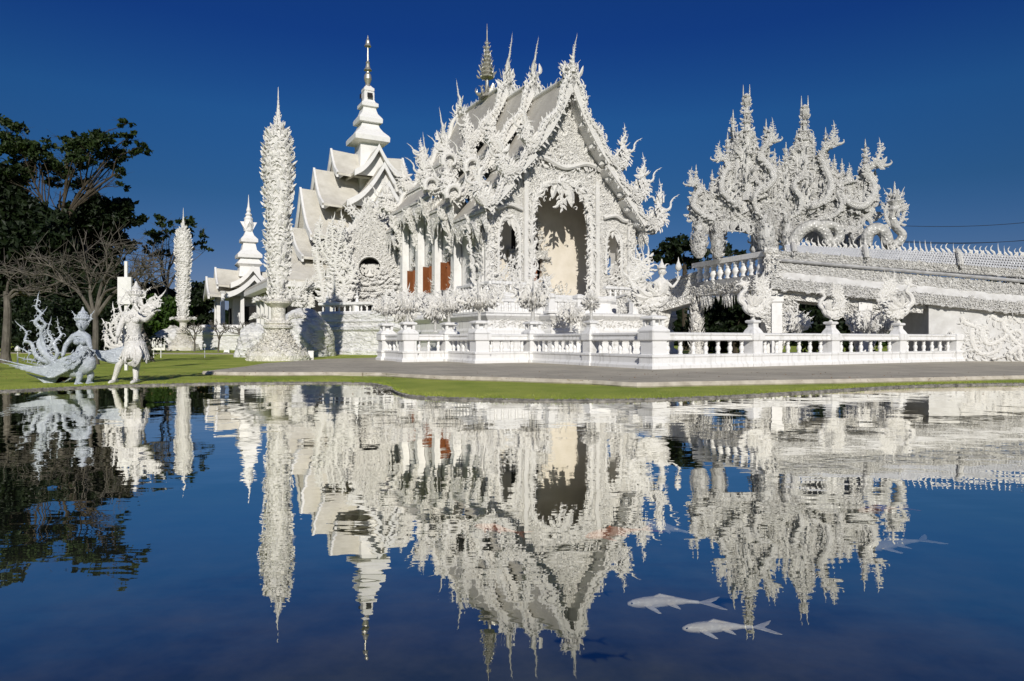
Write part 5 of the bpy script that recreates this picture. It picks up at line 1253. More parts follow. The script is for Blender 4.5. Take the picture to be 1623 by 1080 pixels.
# ================================================================== TOWERED HALL AND SMALL PAVILION
def cruci(root, cu, cv, hs, L, zr, ze, frm, th=.25, mat='tile_white'):
    """crossing gabled roofs with concave slopes and thick barge boards; hs = half span, L = half length of each arm"""
    for ax in (0, 1):
        g = Geo(); bb = []; gg = []
        for sg in (-1, 1):
            path = [(0, zr), (hs*.28, zr-(zr-ze)*.42), (hs*.62, zr-(zr-ze)*.78), (hs, ze)]
            p = catmull(np.array([[sg*a, 0, b_] for a, b_ in path]), 4); k = len(p); V = []
            for e, lift in ((-L, .0), (-L*.4, 0), (L*.4, 0), (L, .0)):
                for off in (0, -th):
                    q = p.copy(); q[:, 1] = e; q[:, 2] += off+(.35*max(0, abs(e)-L*.5)/L); V.append(q)
            V = np.vstack(V); Q = []
            for j in range(3):
                s0, s1 = 2*j*k, 2*(j+1)*k
                for i in range(k-1): Q += [[s0+i, s0+i+1, s1+i+1, s1+i], [s0+k+i, s1+k+i, s1+k+i+1, s0+k+i+1]]
                Q += [[s0+k-1, s0+2*k-1, s1+2*k-1, s1+k-1]]
            fn = lambda W: (W if ax == 0 else W[:, [1, 0, 2]]) + np.array([cu, cv, 0])
            g.add(fn(V), Q)
            for e in (-1, 1):
                gb = Geo(); bb.append(gb)
                q0 = p.copy(); q0[:, 1] = e*(L+.02); q0[:, 2] += .35*.5+.12; q1 = q0.copy(); q1[:, 2] -= .65; q2, q3_ = q0.copy(), q1.copy(); q2[:, 1] -= e*.22; q3_[:, 1] -= e*.22
                W = np.vstack([q0, q1, q2, q3_]); QQ = []
                for i in range(k-1): QQ += [[i, i+1, k+i+1, k+i], [2*k+i, 3*k+i, 3*k+i+1, 2*k+i+1], [i, 2*k+i, 2*k+i+1, i+1], [k+i, k+i+1, 3*k+i+1, 3*k+i]]
                QQ += [[k-1, 3*k-1, 4*k-1, 2*k-1]]
                gb.add(fn(W), QQ)
        for e in (-1, 1):
            tri = [(-hs*.9, ze+.0), (-hs*.55, zr-(zr-ze)*.76), (0, zr-.3), (hs*.55, zr-(zr-ze)*.76), (hs*.9, ze)]
            ga = Geo(); gg.append(ga)
            if ax == 0: plate(ga, tri, [], (cu, cv+e*(L-.8), 0), X, Z, Y, .1)
            else: plate(ga, tri, [], (cu+e*(L-.8), cv, 0), Y, Z, X, .1)
        r_ = g.build('roof', mat, root, local=True)
        for q in bb: q.build('barge_board', 'white', r_, local=True)
        for q in gg: q.build('gable', 'white', root, local=True)
def tiered_spire(root, c, prof, mat='white'):
    for i, (z, hw, z2, hw2) in enumerate(prof): pass
HS = 75/F
def hz(py, D=75): return CAM_Z-(py-540)/F*D-.2
hc = P(583, 0, 75)
hall = thing('towered_hall', 'white hall of stacked crossing gables under a tall tiered square spire, behind the temple', 'hall', (hc[0], 75, .2), RZ)
for (hs, L, yr, ye) in ((2.6, 4.1, 243, 290), (3.9, 5.9, 276, 342), (5.0, 7.3, 308, 392), (5.9, 8.3, 368, 425), (6.8, 9.6, 396, 448)):
    cruci(hall, 0, 0, hs, L, hz(yr)-.3, hz(ye), None)
g = Geo(); _sq(g, (0, 0, 0), [(5.6, 0), (5.6, 6.4), (4.4, 6.6), (4.4, 10), (3.1, 10.4), (3.1, 15.5), (1.75, 16), (1.6, hz(228))], 0, 1, 1); g.build('wall', 'white', hall, local=True)
# lower long wing with pent roof, columns and a black core for the shade between them
g = Geo(); ring_profile(g, [(-11.5, -8), (9, -8), (9, 9), (-11.5, 9)], [(0, hz(463)), (.05, hz(458)), (-2.3, hz(436)), (-4.0, hz(420))]); g.build('roof', 'tile_white', hall, local=True)
g = Geo(); ring_profile(g, [(-11.5, -8), (9, -8), (9, 9), (-11.5, 9)], [(-.6, hz(470)), (.12, hz(468)), (.12, hz(461)), (0.0, hz(461))]); g.build('eave', 'white', hall, local=True)
g = Geo(); box(g, -10, 7.6, -6.6, 7.6, 0, hz(468)); g.build('wing_shade_block', 'dark', hall, local=True)  # solid black block, its colour replaces the shade behind the columns
for u in np.arange(-10.4, 8.4, 2.35):
    g = Geo(); box(g, u-.3, u+.3, -7.3, -6.7, 0, hz(469)); box(g, u-.8, u+.8, -6.85, -6.62, 0, 2.2); g.build('column', 'white', hall, local=True)
for v in np.arange(-4.4, 8, 2.6):
    g = Geo(); box(g, -10.7, -10.1, v-.3, v+.3, 0, hz(469)); g.build('column', 'white', hall, local=True)
def sp_block(root, name, prof, mat='white', c=(0, 0)):
    g = Geo(); _sq(g, (c[0], c[1], 0), prof, 0, 1, 1); return g.build(name, mat, root, local=True)
k = HS*1.04
sp_block(hall, 'spire_roof', [(1.5, hz(232)), (37*k, hz(229)), (37.5*k, hz(222)), (35*k, hz(219)), (26*k, hz(212)), (20*k, hz(205)), (17*k, hz(198)), (17*k, hz(190))])
sp_block(hall, 'spire_roof', [(13*k, hz(199)), (25*k, hz(198)), (25.5*k, hz(192)), (24*k, hz(190)), (17*k, hz(183)), (14*k, hz(176)), (13*k, hz(168))])
sp_block(hall, 'spire_roof', [(10*k, hz(174)), (18*k, hz(172)), (18*k, hz(167)), (13*k, hz(164)), (11*k, hz(160)), (11*k, hz(148)), (9*k, hz(147))])
sp_block(hall, 'spire_top', [(7*k, hz(149)), (11*k, hz(146)), (11*k, hz(142)), (7*k, hz(139)), (5*k, hz(137))])
g = Geo(); kk = HS; lathe(g, (0, 0, 0), [(5*kk, hz(138)), (3.5*kk, hz(134)), (6.2*kk, hz(126)), (5.5*kk, hz(120)), (2.6*kk, hz(116)), (2.4*kk, hz(113)), (6.5*kk, hz(112)), (4*kk, hz(108)), (2.6*kk, hz(102)), (3.4*kk, hz(100)), (1.6*kk, hz(97)), (1.3*kk, hz(80)), (1.1*kk, hz(76)), (5.5*kk, hz(74)), (3.6*kk, hz(70)), (3.2*kk, hz(66)), (1.0*kk, hz(61)), (.15*kk, hz(56))], 12)
g.build('finial', 'finial', hall, local=True)
g = Geo(); h_ = 11*k+.01; box(g, -.3, .3, -h_-.02, -h_, hz(158.5), hz(151)); box(g, -h_-.02, -h_, -.3, .3, hz(158.5), hz(151)); g.build('spire_window', 'dark', hall, local=True)

pc = P(394, 0, 85); pz = lambda y: hz(y, 85); kp = 85/F
pav = thing('pavilion', 'small white pavilion with crossed gables and slender tiered spire, left of the towered hall', 'pavilion', (pc[0], 85, .2), RZ)
cruci(pav, 0, 0, 2.5, 3.9, pz(426)-.3, pz(457), None); cruci(pav, 0, 0, 3.1, 4.9, pz(441)-.3, pz(473), None)
sp_block(pav, 'spire_roof', [(1.8, pz(440)), (1.6, pz(424)), (2.1, pz(420)), (1.5, pz(412)), (1.4, pz(411)), (2.45*.82, pz(410)), (2.45*.82, pz(405)), (1.5*.82, pz(397)), (1.25*.82, pz(388)), (1.1*.82, pz(386))])
sp_block(pav, 'spire_roof', [(.8, pz(387)), (1.7*.82, pz(385)), (1.7*.82, pz(380)), (1.0*.82, pz(374)), (.7*.82, pz(368)), (.5, pz(366))])
g = Geo()
for a in range(4):
    an = a*pi/2; d = np.array([cos(an), sin(an), 0]); e = np.array([-sin(an), cos(an), 0])
    V = [d*.3+Z*pz(366), d*.5+e*.35+Z*pz(364), d*1.0+Z*pz(352), d*.5-e*.35+Z*pz(364), d*.2+Z*pz(352)]
    g.add(V, [], [[0, 1, 2], [0, 2, 3], [1, 4, 2], [2, 4, 3], [0, 4, 1], [0, 3, 4]])
lathe(g, (0, 0, 0), [(.55, pz(367)), (.6, pz(356)), (.5, pz(349)), (.55, pz(347)), (.3, pz(343)), (.42, pz(341)), (.2, pz(337)), (.28, pz(334)), (.14, pz(328)), (.07, pz(320)), (.02, pz(309))], 10); g.build('spire_top', 'white', pav, local=True)
g = Geo(); box(g, -2.0, 2.0, -1.9, 2.6, 0, pz(468)); g.build('wall', 'white', pav, local=True)
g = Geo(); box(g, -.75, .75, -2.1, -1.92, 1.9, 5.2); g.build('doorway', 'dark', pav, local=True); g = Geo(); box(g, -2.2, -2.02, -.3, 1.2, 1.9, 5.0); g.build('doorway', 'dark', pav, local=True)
for u, v in ((-3.3, -3.3), (3.3, -3.3), (-3.3, 3.3), (3.3, 3.3), (-1.2, -3.6), (1.2, -3.6), (-3.6, 1.2), (-3.6, -1.2)):
    g = Geo(); _sq(g, (u, v, 0), [(.5, 0), (.5, 2.0), (.33, 2.2), (.27, pz(470)), (.5, pz(466))], 0, 1, 1); g.build('column', 'white', pav, local=True)
# low white wall in front of the pavilion
lw = thing('low_wall', 'long low white plastered wall at the foot of the small pavilion', 'wall', (P(350, 0, 79)[0], 79, .2))
g = Geo(); run_profile(g, P(308, 0, 76), P(455, 0, 74), [(1.2, .1), (1.15, .5), (1.0, 1.2), (.9, 1.7), (1.05, 1.85), (1.05, 2.2), (.8, 2.4), (.8, 2.7)]); g.build('wall', 'plaster', lw)
g = Geo(); run_profile(g, P(318, 0, 76), P(440, 0, 74.5), [(.25, 2.68), (.3, 2.8), (.3, 2.95), (.1, 3.0)]); g.build('coping', 'white', lw)
mound('white rough plaster slope beside the far flame pillar', (P(283, 0, 77)[0], 77, .2), (3.2, 1.6), 2.4, 5)
# ================================================================== STATUES BY THE WATER
FD = 16.9; fs = F/FD
def s3(px, py, off=0.0): return np.array([(px-811.5)/fs, FD+off, CAM_Z-(py-540)/fs])
def figure(g, J, E, Rr, sub=2): V, Q, T = skin_mesh(J, E, Rr, sub); g.add(V, Q, T)
# ---- bird-woman
kin = thing('bird_woman_statue', 'silvery crouching bird-woman statue with curling flame tail and long wings at pond edge', 'statue', tuple(s3(130, 612)*[1, 1, 0]+[0, 0, .1]))
g = Geo()
J = [s3(132, 560), s3(133, 549), s3(131, 541), s3(128, 533), s3(129, 525), s3(131, 516), s3(117, 534, -.02), s3(106, 548, -.05), s3(104, 566, -.12), s3(141, 534, -.05), s3(150, 545, -.22), s3(158, 553, -.35), s3(128, 572), s3(120, 582, .02)]
E = [(0, 1), (1, 2), (2, 3), (3, 4), (4, 5), (3, 6), (6, 7), (7, 8), (3, 9), (9, 10), (10, 11), (0, 12), (12, 13)]
figure(g, J, E, [.17, .12, .155, .15, .062, .06, .085, .062, .045, .085, .06, .045, .22, .2])
for px in (127.5, 137): ellipsoid(g, s3(px, 542, -.13), (.085, .085, .08), 12, 8)
face_head(g, s3(132, 514.5, -.03), (.13, .145, .17), (.25, -1, -.08))
hand(g, s3(104, 567, -.12), (0, -.1, -1), (1, 0, 0), .9); hand(g, s3(158.5, 553.5, -.36), (.8, -.3, -.3), (0, 0, 1), .9)
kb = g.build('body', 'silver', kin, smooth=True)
g = Geo(); c = s3(131.5, 506.5); lathe(g, c-Z*.02, [(.15, 0), (.18, .04), (.14, .08), (.15, .11), (.10, .15), (.11, .18), (.05, .23), (.012, .33)], 12)
for i in range(16): a = i*2*pi/16; leaves(g, c+[.14*cos(a), .14*sin(a), .02], [cos(a)*.5, sin(a)*.5, 1], [-sin(a), cos(a), 0], R.uniform(.08, .13))
for sg in (-1, 1): stem(g, [c+X*sg*.12-Z*.05, c+X*sg*.2+Z*.0, c+X*sg*.2+Z*.1, c+X*sg*.26+Z*.18], .025, .008, Y, .06, .06)
g.build('crown', 'silver', kb)
g = Geo()        # necklace and belt
for z_, r in ((532, .16), (536, .18)): tube(g, [s3(129, z_, 0)+[r*cos(a), r*.75*sin(a)-.02, -.05*abs(cos(a))] for a in np.linspace(0, 2*pi, 17)], .018, Z, 6)
for i in range(60): a = R.uniform(-pi, 0); leaves(g, s3(131, 559)+[.2*cos(a), .2*sin(a), R.uniform(-.08, .08)], [cos(a), sin(a), -1.5], [cos(a), sin(a), 0], .12, lo=True)
g.build('ornaments', 'silver', kb)
g = Geo()        # bird body + layered wing sweeping left
bod = catmull([s3(146, 566, -.05), s3(136, 578), s3(118, 586), s3(98, 590), (s3(75, 590))], 5); tube(g, bod, np.interp(np.linspace(0, 1, len(bod)), [0, .2, .5, 1], [.12, .24, .2, .05]), Y, 12, .8)
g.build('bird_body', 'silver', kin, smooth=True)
for off, side in ((-.2, 1), (.25, 0)):
    g = Geo()
    for i in range(10):
        f = i/9; st = s3(145-12*f, 556+22*f, off); en = s3(8+78*f**.8, 567+28*f**.55, off*1.8); mid = s3(76+20*f, 582+15*f, off*1.6)
        p = catmull([st, mid*.55+st*.45+[0, 0, .0], mid, en], 5); tube(g, p, np.interp(np.linspace(0, 1, len(p)), [0, .15, .6, 1], [.022, .038, .034, .006]), Y, 6, 1.0)
    for i in range(90):
        f = R.uniform(0, 1); h_ = R.uniform(0, .4); st = s3(143-8*f, 560+14*f, off-.07); mid = s3(78+20*f, 588+9*f, off*1.6-.05); leaves(g, st+(mid-st)*h_, (mid-st), Y, .13, kinds=('flame', 'hook'), wide=1.5, lo=True)
    tube(g, [s3(122+8.5*cos(a)*(1-a/12), 573-6.5*sin(a)*(1-a/12), off-.12) for a in np.linspace(0, 7.5, 24)], np.linspace(.04, .02, 24), Y, 6)
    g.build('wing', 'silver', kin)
g = Geo()
for i in range(9):
    f = i/8; p = catmull([s3(122, 592, 0), s3(100-6*f, 598+8*f, 0), s3(70, 600+8*f), s3(42+42*f, 592+19*f)], 5); tube(g, p, np.interp(np.linspace(0, 1, len(p)), [0, .4, 1], [.05, .05, .008]), Y, 6, .5)
g.build('tail_feathers', 'silver', kin)
for pts, r in (([(88, 582), (78, 565), (62, 545), (70, 528), (60, 512), (66, 498), (58, 488), (60, 476)], .085), ([(84, 578), (62, 566), (52, 545), (44, 540), (38, 528), (32, 519)], .06), ([(86, 576), (94, 560), (88, 545), (95, 532), (90, 522), (93, 512)], .05),
               ([(88, 574), (76, 556), (84, 540), (76, 528), (79, 515)], .05), ([(80, 572), (64, 570), (54, 561), (44, 560), (36, 555)], .045), ([(80, 575), (66, 530), (76, 515), (67, 505), (68, 498)], .05), ([(78, 576), (60, 574), (50, 570), (36, 570)], .035)):
    g = Geo(); stem(g, [s3(x, y, R.uniform(-.1, .1)) for x, y in pts], r*1.15, .015, Y, .20, .15, kinds=('hook', 'curl'), k=5, ang=30); g.build('tail_flame', 'silver', kin, smooth=True)
g = Geo()        # legs and claws
for dx, dy in ((0, -.1), (9, .12)):
    figure(g, [s3(128+dx, 588, dy), s3(131+dx, 598, dy), s3(125+dx, 609, dy), s3(118+dx, 614, dy-.1)], [(0, 1), (1, 2), (2, 3)], [.12, .08, .05, .03])
    for q in (-.6, 0, .6): tube(g, catmull([s3(124+dx, 609, dy), s3(132+dx, 608, dy-.1)+[0, q*.15, 0], s3(138+dx, 613, dy-.12)+[0, q*.25, 0], s3(139+dx, 618, dy-.12)+[0, q*.25, 0]], 3), [.04, .04, .03, .008], Z, 6)
g.build('claws', 'silver', kin, smooth=True)
# ---- standing man
man = thing('standing_guardian_statue', 'taller pale statue of a crowned man in a draped skirt, standing behind the kneeling bird-woman', 'statue', tuple(s3(186, 608)*[1, 1, 0]+[0, 0, .15]))
g = Geo(); o_ = .35
J = [s3(203, 545, o_), s3(200, 528, o_), s3(200, 512, o_), s3(201, 499, o_), s3(202, 489, o_), s3(203, 478, o_), s3(187, 500, o_), s3(181, 518, o_-.1), s3(182, 535, o_-.25), s3(214, 502, o_), s3(224, 508, o_-.15), s3(243, 495, o_-.3),
     s3(193, 556, o_), s3(178, 578, o_-.05), s3(169, 600, o_), s3(168, 606, o_-.05), s3(208, 558, o_), s3(200, 580, o_+.1), s3(201, 602, o_+.05), s3(204, 606, o_-.05)]
E = [(0, 1), (1, 2), (2, 3), (3, 4), (4, 5), (3, 6), (6, 7), (7, 8), (3, 9), (9, 10), (10, 11), (0, 12), (12, 13), (13, 14), (14, 15), (0, 16), (16, 17), (17, 18), (18, 19)]
figure(g, J, E, [.18, .15, .19, .17, .07, .065, .10, .075, .05, .10, .075, .05, .15, .095, .06, .06, .15, .095, .06, .06])
face_head(g, s3(203.5, 475, o_-.03), (.13, .145, .175), (.12, -1, -.03))
for px in (195, 207): ellipsoid(g, s3(px, 507, o_-.13), (.10, .06, .09), 12, 8)
hand(g, s3(182, 536, o_-.26), (.2, -.3, -1), (1, 0, 0), 1.0); hand(g, s3(244, 494.5, o_-.32), (1, -.1, .45), (0, 0, 1), 1.0)
for px in (168, 203): tube(g, [s3(px, 605, o_+.1), s3(px, 606.5, o_-.1), s3(px+1, 607.5, o_-.25)], [.06, .07, .03], Z, 8, .8)
mb = g.build('body', 'flame', man, smooth=True)
g = Geo(); c = s3(203.5, 466, o_); lathe(g, c-Z*.04, [(.15, 0), (.18, .05), (.14, .09), (.15, .13), (.10, .17), (.11, .21), (.06, .27), (.015, .38)], 12)
for i in range(18): a = i*2*pi/18; leaves(g, c+[.15*cos(a), .15*sin(a), .02], [cos(a)*.6, sin(a)*.5, 1], [-sin(a), cos(a), 0], R.uniform(.09, .15))
for sg in (-1, 1): stem(g, [c+X*sg*.12-Z*.08, c+X*sg*.22-Z*.05, c+X*sg*.24+Z*.08, c+X*sg*.34+Z*.16], .025, .008, Y, .07, .06)
g.build('crown', 'flame', mb)
g = Geo()        # draped skirt with folds
for i in range(26):
    a = -pi+i*2*pi/26; rx, ry = .2, .17
    p = catmull([s3(203, 543, o_)+[rx*cos(a), ry*sin(a), 0], s3(202, 558, o_)+[rx*1.35*cos(a), ry*1.4*sin(a), 0], s3(203+(9*cos(a) if cos(a) > 0 else 14*cos(a)), 572+5*sin(i*1.7), o_)+[rx*.9*cos(a), ry*1.5*sin(a), 0]], 4)
    tube(g, p, np.interp(np.linspace(0, 1, len(p)), [0, .5, 1], [.04, .055, .03]), np.array([cos(a), sin(a), 0]), 6, .7)
for i in range(7): p = catmull([s3(208+i, 548, o_-.2), s3(214+i, 562, o_-.25), s3(205+i*1.4, 574+i*.5, o_-.2), s3(190+i*2.5, 577+i, o_-.15)], 4); tube(g, p, [.03, .035, .03, .01], Y, 5)
lathe(g, s3(203, 552, o_), [(.24, -.3), (.27, -.1), (.22, .1), (.18, .2)], 14)
g.build('skirt', 'flame', mb, smooth=True)
g = Geo()        # collar, sash, bracelets
for i in range(150):
    a = R.uniform(0, 2*pi); h_ = R.choice([498, 501, 505, 530, 535, 540, 545]); r = .17 if h_ < 510 else .19; leaves(g, s3(201, h_, o_)+[r*cos(a), r*.8*sin(a), 0], [cos(a)*.5, sin(a)*.5, -.8], [cos(a), sin(a), 0], .13, kinds=('hook', 'curl'), lo=True)
for i in range(10): leaves(g, s3(181, 520+i, o_-.12), [cos(i*2), sin(i*2), .4], Y, .14)
for i in range(8): leaves(g, s3(186, 503, o_), [-.8, sin(i), cos(i*2)*.7+.5], Y, .14); leaves(g, s3(216, 503, o_), [.8, sin(i), cos(i*2)*.7+.5], Y, .12)
g.build('ornaments', 'flame', mb)
for pts, r in (([(186, 545), (172, 530), (165, 508), (173, 495), (168, 482), (172, 470)], .06), ([(186, 548), (166, 540), (156, 520), (163, 505), (160, 490)], .05), ([(184, 550), (160, 548), (148, 532), (152, 520), (144, 512)], .05), ([(184, 552), (158, 552), (148, 545), (144, 530)], .04), ([(188, 540), (178, 520), (176, 500), (181, 488)], .04)):
    g = Geo(); stem(g, [s3(x, y, o_+.15+R.uniform(-.1, .1)) for x, y in pts], r, .012, Y, .21, .13, kinds=('hook', 'curl'), k=5, ang=30); g.build('back_flame', 'flame', man)
g = Geo()        # bowl-shaped feathered tail sweeping toward the bird-woman
for i in range(14):
    f = i/13; p = catmull([s3(196, 548+14*f, o_), s3(178, 556+16*f, o_-.1), s3(160, 560+10*f, o_-.2), s3(146+6*f, 556+12*f, o_-.25)], 4); tube(g, p, np.interp(np.linspace(0, 1, len(p)), [0, .4, 1], [.05, .08, .03]), Y, 6, .6)
g.build('feathered_tail', 'silver', man)
g = Geo(); c = s3(240, 490, o_-.3)       # flame offering over the raised hand
for i in range(16): a = i/15; leaves(g, s3(226+24*a, 490-6*a+4*sin(i), o_-.3), [.8+R.normal(0, .3), 0, .6+R.normal(0, .4)], Y, R.uniform(.14, .26), kinds=('wave', 'flame', 'hook'))
stem(g, [s3(220, 496, o_-.3), s3(228, 486, o_-.3), s3(240, 484, o_-.3), s3(250, 472, o_-.3)], .05, .01, Y, .25, .07)
g.build('flame_offering', 'flame', man)
pst = thing('sign_post', 'white board on a pole standing behind the crowned statue', 'signboard', (P(200, 0, 24)[0], 24, .2))
g = Geo(); w = P(198, 460, 24); w2 = P(198, 439.5, 24); box(g, w[0]-.24, w[0]+.24, 23.96, 24.04, w[2]-.5, w2[2]); g.build('board', 'white', pst)
g = Geo(); box(g, w[0]-.05, w[0]+.05, 24.05, 24.12, .2, P(0, 414, 24)[2]); g.build('post', 'white', pst)

# ================================================================== SCULPTURES ON THE BALUSTRADE PIERS
def bird_sculpture(label, c, s, face, seed, group, woman=False):
    global R
    t = thing('bird_sculpture', label, 'sculpture', tuple(c), 0, group); Ro = R; R = np.random.default_rng(seed)
    A_ = X*face; L = lambda a, z, y=0.0: np.array(c)+A_*a*s+Z*z*s+Y*y*s
    g = Geo(); lathe(g, c, [(.1*s, 0), (.05*s, .08*s), (.04*s, .25*s), (.1*s, .32*s)], 8)
    b_ = catmull([L(-.42, .75), L(-.32, .48), L(-.05, .34), L(.22, .42), L(.32, .62)], 5); tube(g, b_, np.interp(np.linspace(0, 1, len(b_)), [0, .3, .6, 1], [.06, .17, .2, .10])*s, Y, 10, .85)
    for i in range(2, len(b_)-2):
        for q in range(5): a = R.uniform(pi, 2*pi)*1.0; o_ = np.array([A_[0]*math.sin(a)*.6, -abs(math.cos(a)), math.sin(a)]); leaves(g, b_[i]+o_*.13*s, [-A_[0]*.9, -.25, -.15+.1*q], [0, -1, .2], .17*s, kinds=('flame',), wide=1.8, lo=True)
    bo = g.build('body', 'flame', t)
    g = Geo()
    for i in range(4):
        x1 = -.35-.1*i; stem(g, [L(-.3, .45), L(-.5+.05*i, .7, .05*i), L(-.62+.13*i, 1.0), L(-.42+.1*i, 1.25), L(-.5+.12*i, 1.45+.1*(i % 2))], .07*s, .015*s, Y, .26*s, .08*s)
    for sg in (-1, 1):
        for i in range(7): leaves(g, L(-.1+.03*i, .5, sg*.12), [-A_[0]*(.9-.16*i), sg*.3, .5+.12*i], Y, .5*s, kinds=('flame', 'wave'), wide=1.1)
    g.build('flame_tail', 'flame', t)
    g = Geo()
    if woman:
        J = [L(.18, .5), L(.2, .68), L(.2, .84), L(.2, .98), L(.21, 1.1), L(.05, .86), L(.05, .66, -.08), L(.3, .56, -.12), L(.33, .86), L(.48, .72, -.05), L(.62, .9, -.05)]
        E = [(0, 1), (1, 2), (2, 3), (3, 4), (2, 5), (5, 6), (6, 7), (2, 8), (8, 9), (9, 10)]
        figure(g, J, E, [r*s for r in [.12, .09, .11, .05, .05, .06, .045, .035, .06, .045, .03]])
        face_head(g, L(.215, 1.13), np.array([.085, .095, .115])*s, A_*1.0+[0, -.3, 0])
        hand(g, L(.62, .9, -.05), (A_[0]*.3, 0, 1), (0, -1, 0), .8*s); hand(g, L(.3, .56, -.12), (A_[0], 0, -.2), (0, -1, 0), .8*s)
        lathe(g, L(.21, 1.2), [(.11*s, 0), (.12*s, .03*s), (.08*s, .08*s), (.03*s, .18*s), (.01*s, .26*s)], 10)
        leaves(g, [L(.12, 1.22), L(.1, 1.18), L(.3, 1.22)], [[-A_[0]*.7, 0, 1], [-A_[0], 0, .6], [A_[0]*.4, 0, 1]], Y, .2*s)
        stem(g, [L(.64, .98), L(.62, 1.1), L(.64, 1.2)], .02*s, .02*s, Y, .08*s, .06*s); lathe(g, L(.64, 1.15), [(.04*s, 0), (.09*s, .07*s), (.07*s, .15*s), (.02*s, .26*s), (.004*s, .36*s)], 8)
    else:
        nk = catmull([L(.3, .55), L(.48, .72), L(.42, .95), L(.28, 1.1), L(.38, 1.28)], 5); tube(g, nk, np.linspace(.11, .06, len(nk))*s, Y, 8)
        for i in range(1, len(nk)-1): leaves(g, nk[i], [A_[0]*.6*(-1), 0, .5], Y, .17*s, lo=True)
        ellipsoid(g, L(.42, 1.3), np.array([.11, .07, .08])*s, 10, 7); tube(g, [L(.5, 1.31), L(.62, 1.27), L(.66, 1.2)], [.04*s, .025*s, .006*s], Y, 6)
        leaves(g, [L(.36, 1.34)]*5, [[-A_[0]*math.sin(a), 0, math.cos(a)] for a in np.linspace(-.4, 1.4, 5)], Y, .28*s)
    g.build('torso' if woman else 'neck', 'flame', bo, smooth=woman)
    R = Ro; return t
ZTOP = ZP+1.243+.46
GBP = 'bird sculptures on the balustrade piers'
z_c = ZP+1.24+.418+.13*1
bird_sculpture('bird-woman sculpture holding a lotus bud, on the lantern-capped corner pier nearest the pond', (C0[0], C0[1], ZP+1.24+.55), 1.30, 1, 3, GBP, True)
rl = ['plump flame-tailed bird sculpture on the first pier right of the corner pier', 'small round-tailed bird sculpture on the middle pier of the right balustrade', 'long-crested bird sculpture on the last tall pier before the ramp wall']
for c, l, s, f, sd in zip(right_piers, rl, (1.02, .9, 1.25), (-1, -1, 1), (5, 8, 13)): bird_sculpture(l, (c[0], c[1], ZTOP), s, f, sd, GBP)
def flame_bowl(label, c, s, seed, wide=1.0, spiky=False):
    global R
    t = thing('flame_plant_sculpture', label, 'sculpture', tuple(c), 0, 'flame plant sculptures on the left piers'); Ro = R; R = np.random.default_rng(seed)
    g = Geo(); lathe(g, c, [(.14*s, 0), (.07*s, .08*s), (.065*s, .45*s), (.2*s, .6*s), (.3*s, .75*s), (.2*s, .9*s)], 10)
    g.build('stalk', 'flame_cool', t)
    g = Geo(); cc = np.array(c)+Z*.80*s
    if spiky:
        ellipsoid(g, cc-Z*.05*s, np.array([.26, .26, .24])*s, 12, 8); n_ = 240; u = R.normal(0, 1, (n_, 3)); u /= np.linalg.norm(u, axis=1)[:, None]
        leaves(g, cc+u*.25*s, u+[0, 0, .45], np.cross(u, Z)+.01, R.uniform(.14, .3, n_)*s, kinds=('spike', 'flame'))
        for k_ in range(5): leaves(g, cc+Z*.2*s, [R.normal(0, .4), R.normal(0, .4), 1], Y, .5*s, kinds=('flame', 'wave'))
    else:
        lathe(g, cc-Z*.25*s, [(.06*s, 0), (.24*s*wide, .1*s), (.34*s*wide, .26*s), (.30*s*wide, .34*s), (.12*s, .38*s)], 14)
        for i in range(11):
            a = i*2*pi/11+R.uniform(-.15, .15); d = np.array([cos(a), sin(a)*.8, 0]); L = wide*R.uniform(.8, 1.15)*s; h_ = R.uniform(.1, .5)*s
            stem(g, [cc-Z*.1*s, cc+d*.30*L-Z*.02*s, cc+d*.55*L+Z*h_*.3, cc+d*.62*L+Z*h_*.8, cc+d*.5*L+Z*(h_+.12*s), cc+d*.66*L+Z*(h_+.26*s)], .085*s, .02*s, np.cross(d, Z), .27*s, .11*s, wide=1.7, kinds=('hook', 'flame', 'curl'))
        for k_ in range(3): x_ = (k_-1)*.16*s*wide; stem(g, [cc+X*x_*.3, cc+X*(x_+.1*s)+Z*.2*s, cc+X*(x_-.06*s)+Z*.5*s, cc+X*x_+Z*(.85 if k_ == 1 else .6)*s], .09*s, .02*s, Y, .32*s, .11*s, wide=1.6)
        n_ = 90; a = R.uniform(0, 2*pi, n_); leaves(g, cc+np.stack([.33*wide*np.cos(a), .33*wide*np.sin(a), R.uniform(-.15, .1, n_)], 1)*s, np.stack([np.cos(a), np.sin(a), 0*a+.5], 1), np.stack([-np.sin(a), np.cos(a), 0*a], 1), .22*s, kinds=('hook', 'flame'), wide=1.8)
    g.build('flames', 'flame', t); R = Ro; return t
c = left_piers[0]; flame_bowl('spiny bulb-shaped white sculpture on the pier left of the corner pier', (c[0], c[1], ZTOP), .85, 21, 1, True)
for c, l, s, w in ((A1, 'tall branching white flame sculpture in front of the porch opening', 1.25, .95), (A2, 'broad spreading white flame sculpture on the pier below the left porch column', 1.0, 1.5), (A3, 'spreading white flame sculpture on the pier below the shuttered windows', .95, 1.35), (A4, 'smaller white flame sculpture on the pier near the medallion wall', .9, 1.3), (A5, 'hindmost white flame sculpture at the far left end of the balustrade', .9, 1.2)):
    flame_bowl(l, (c[0], c[1], ZP+1.24+.5), s, int(c[0]*7+50), w)
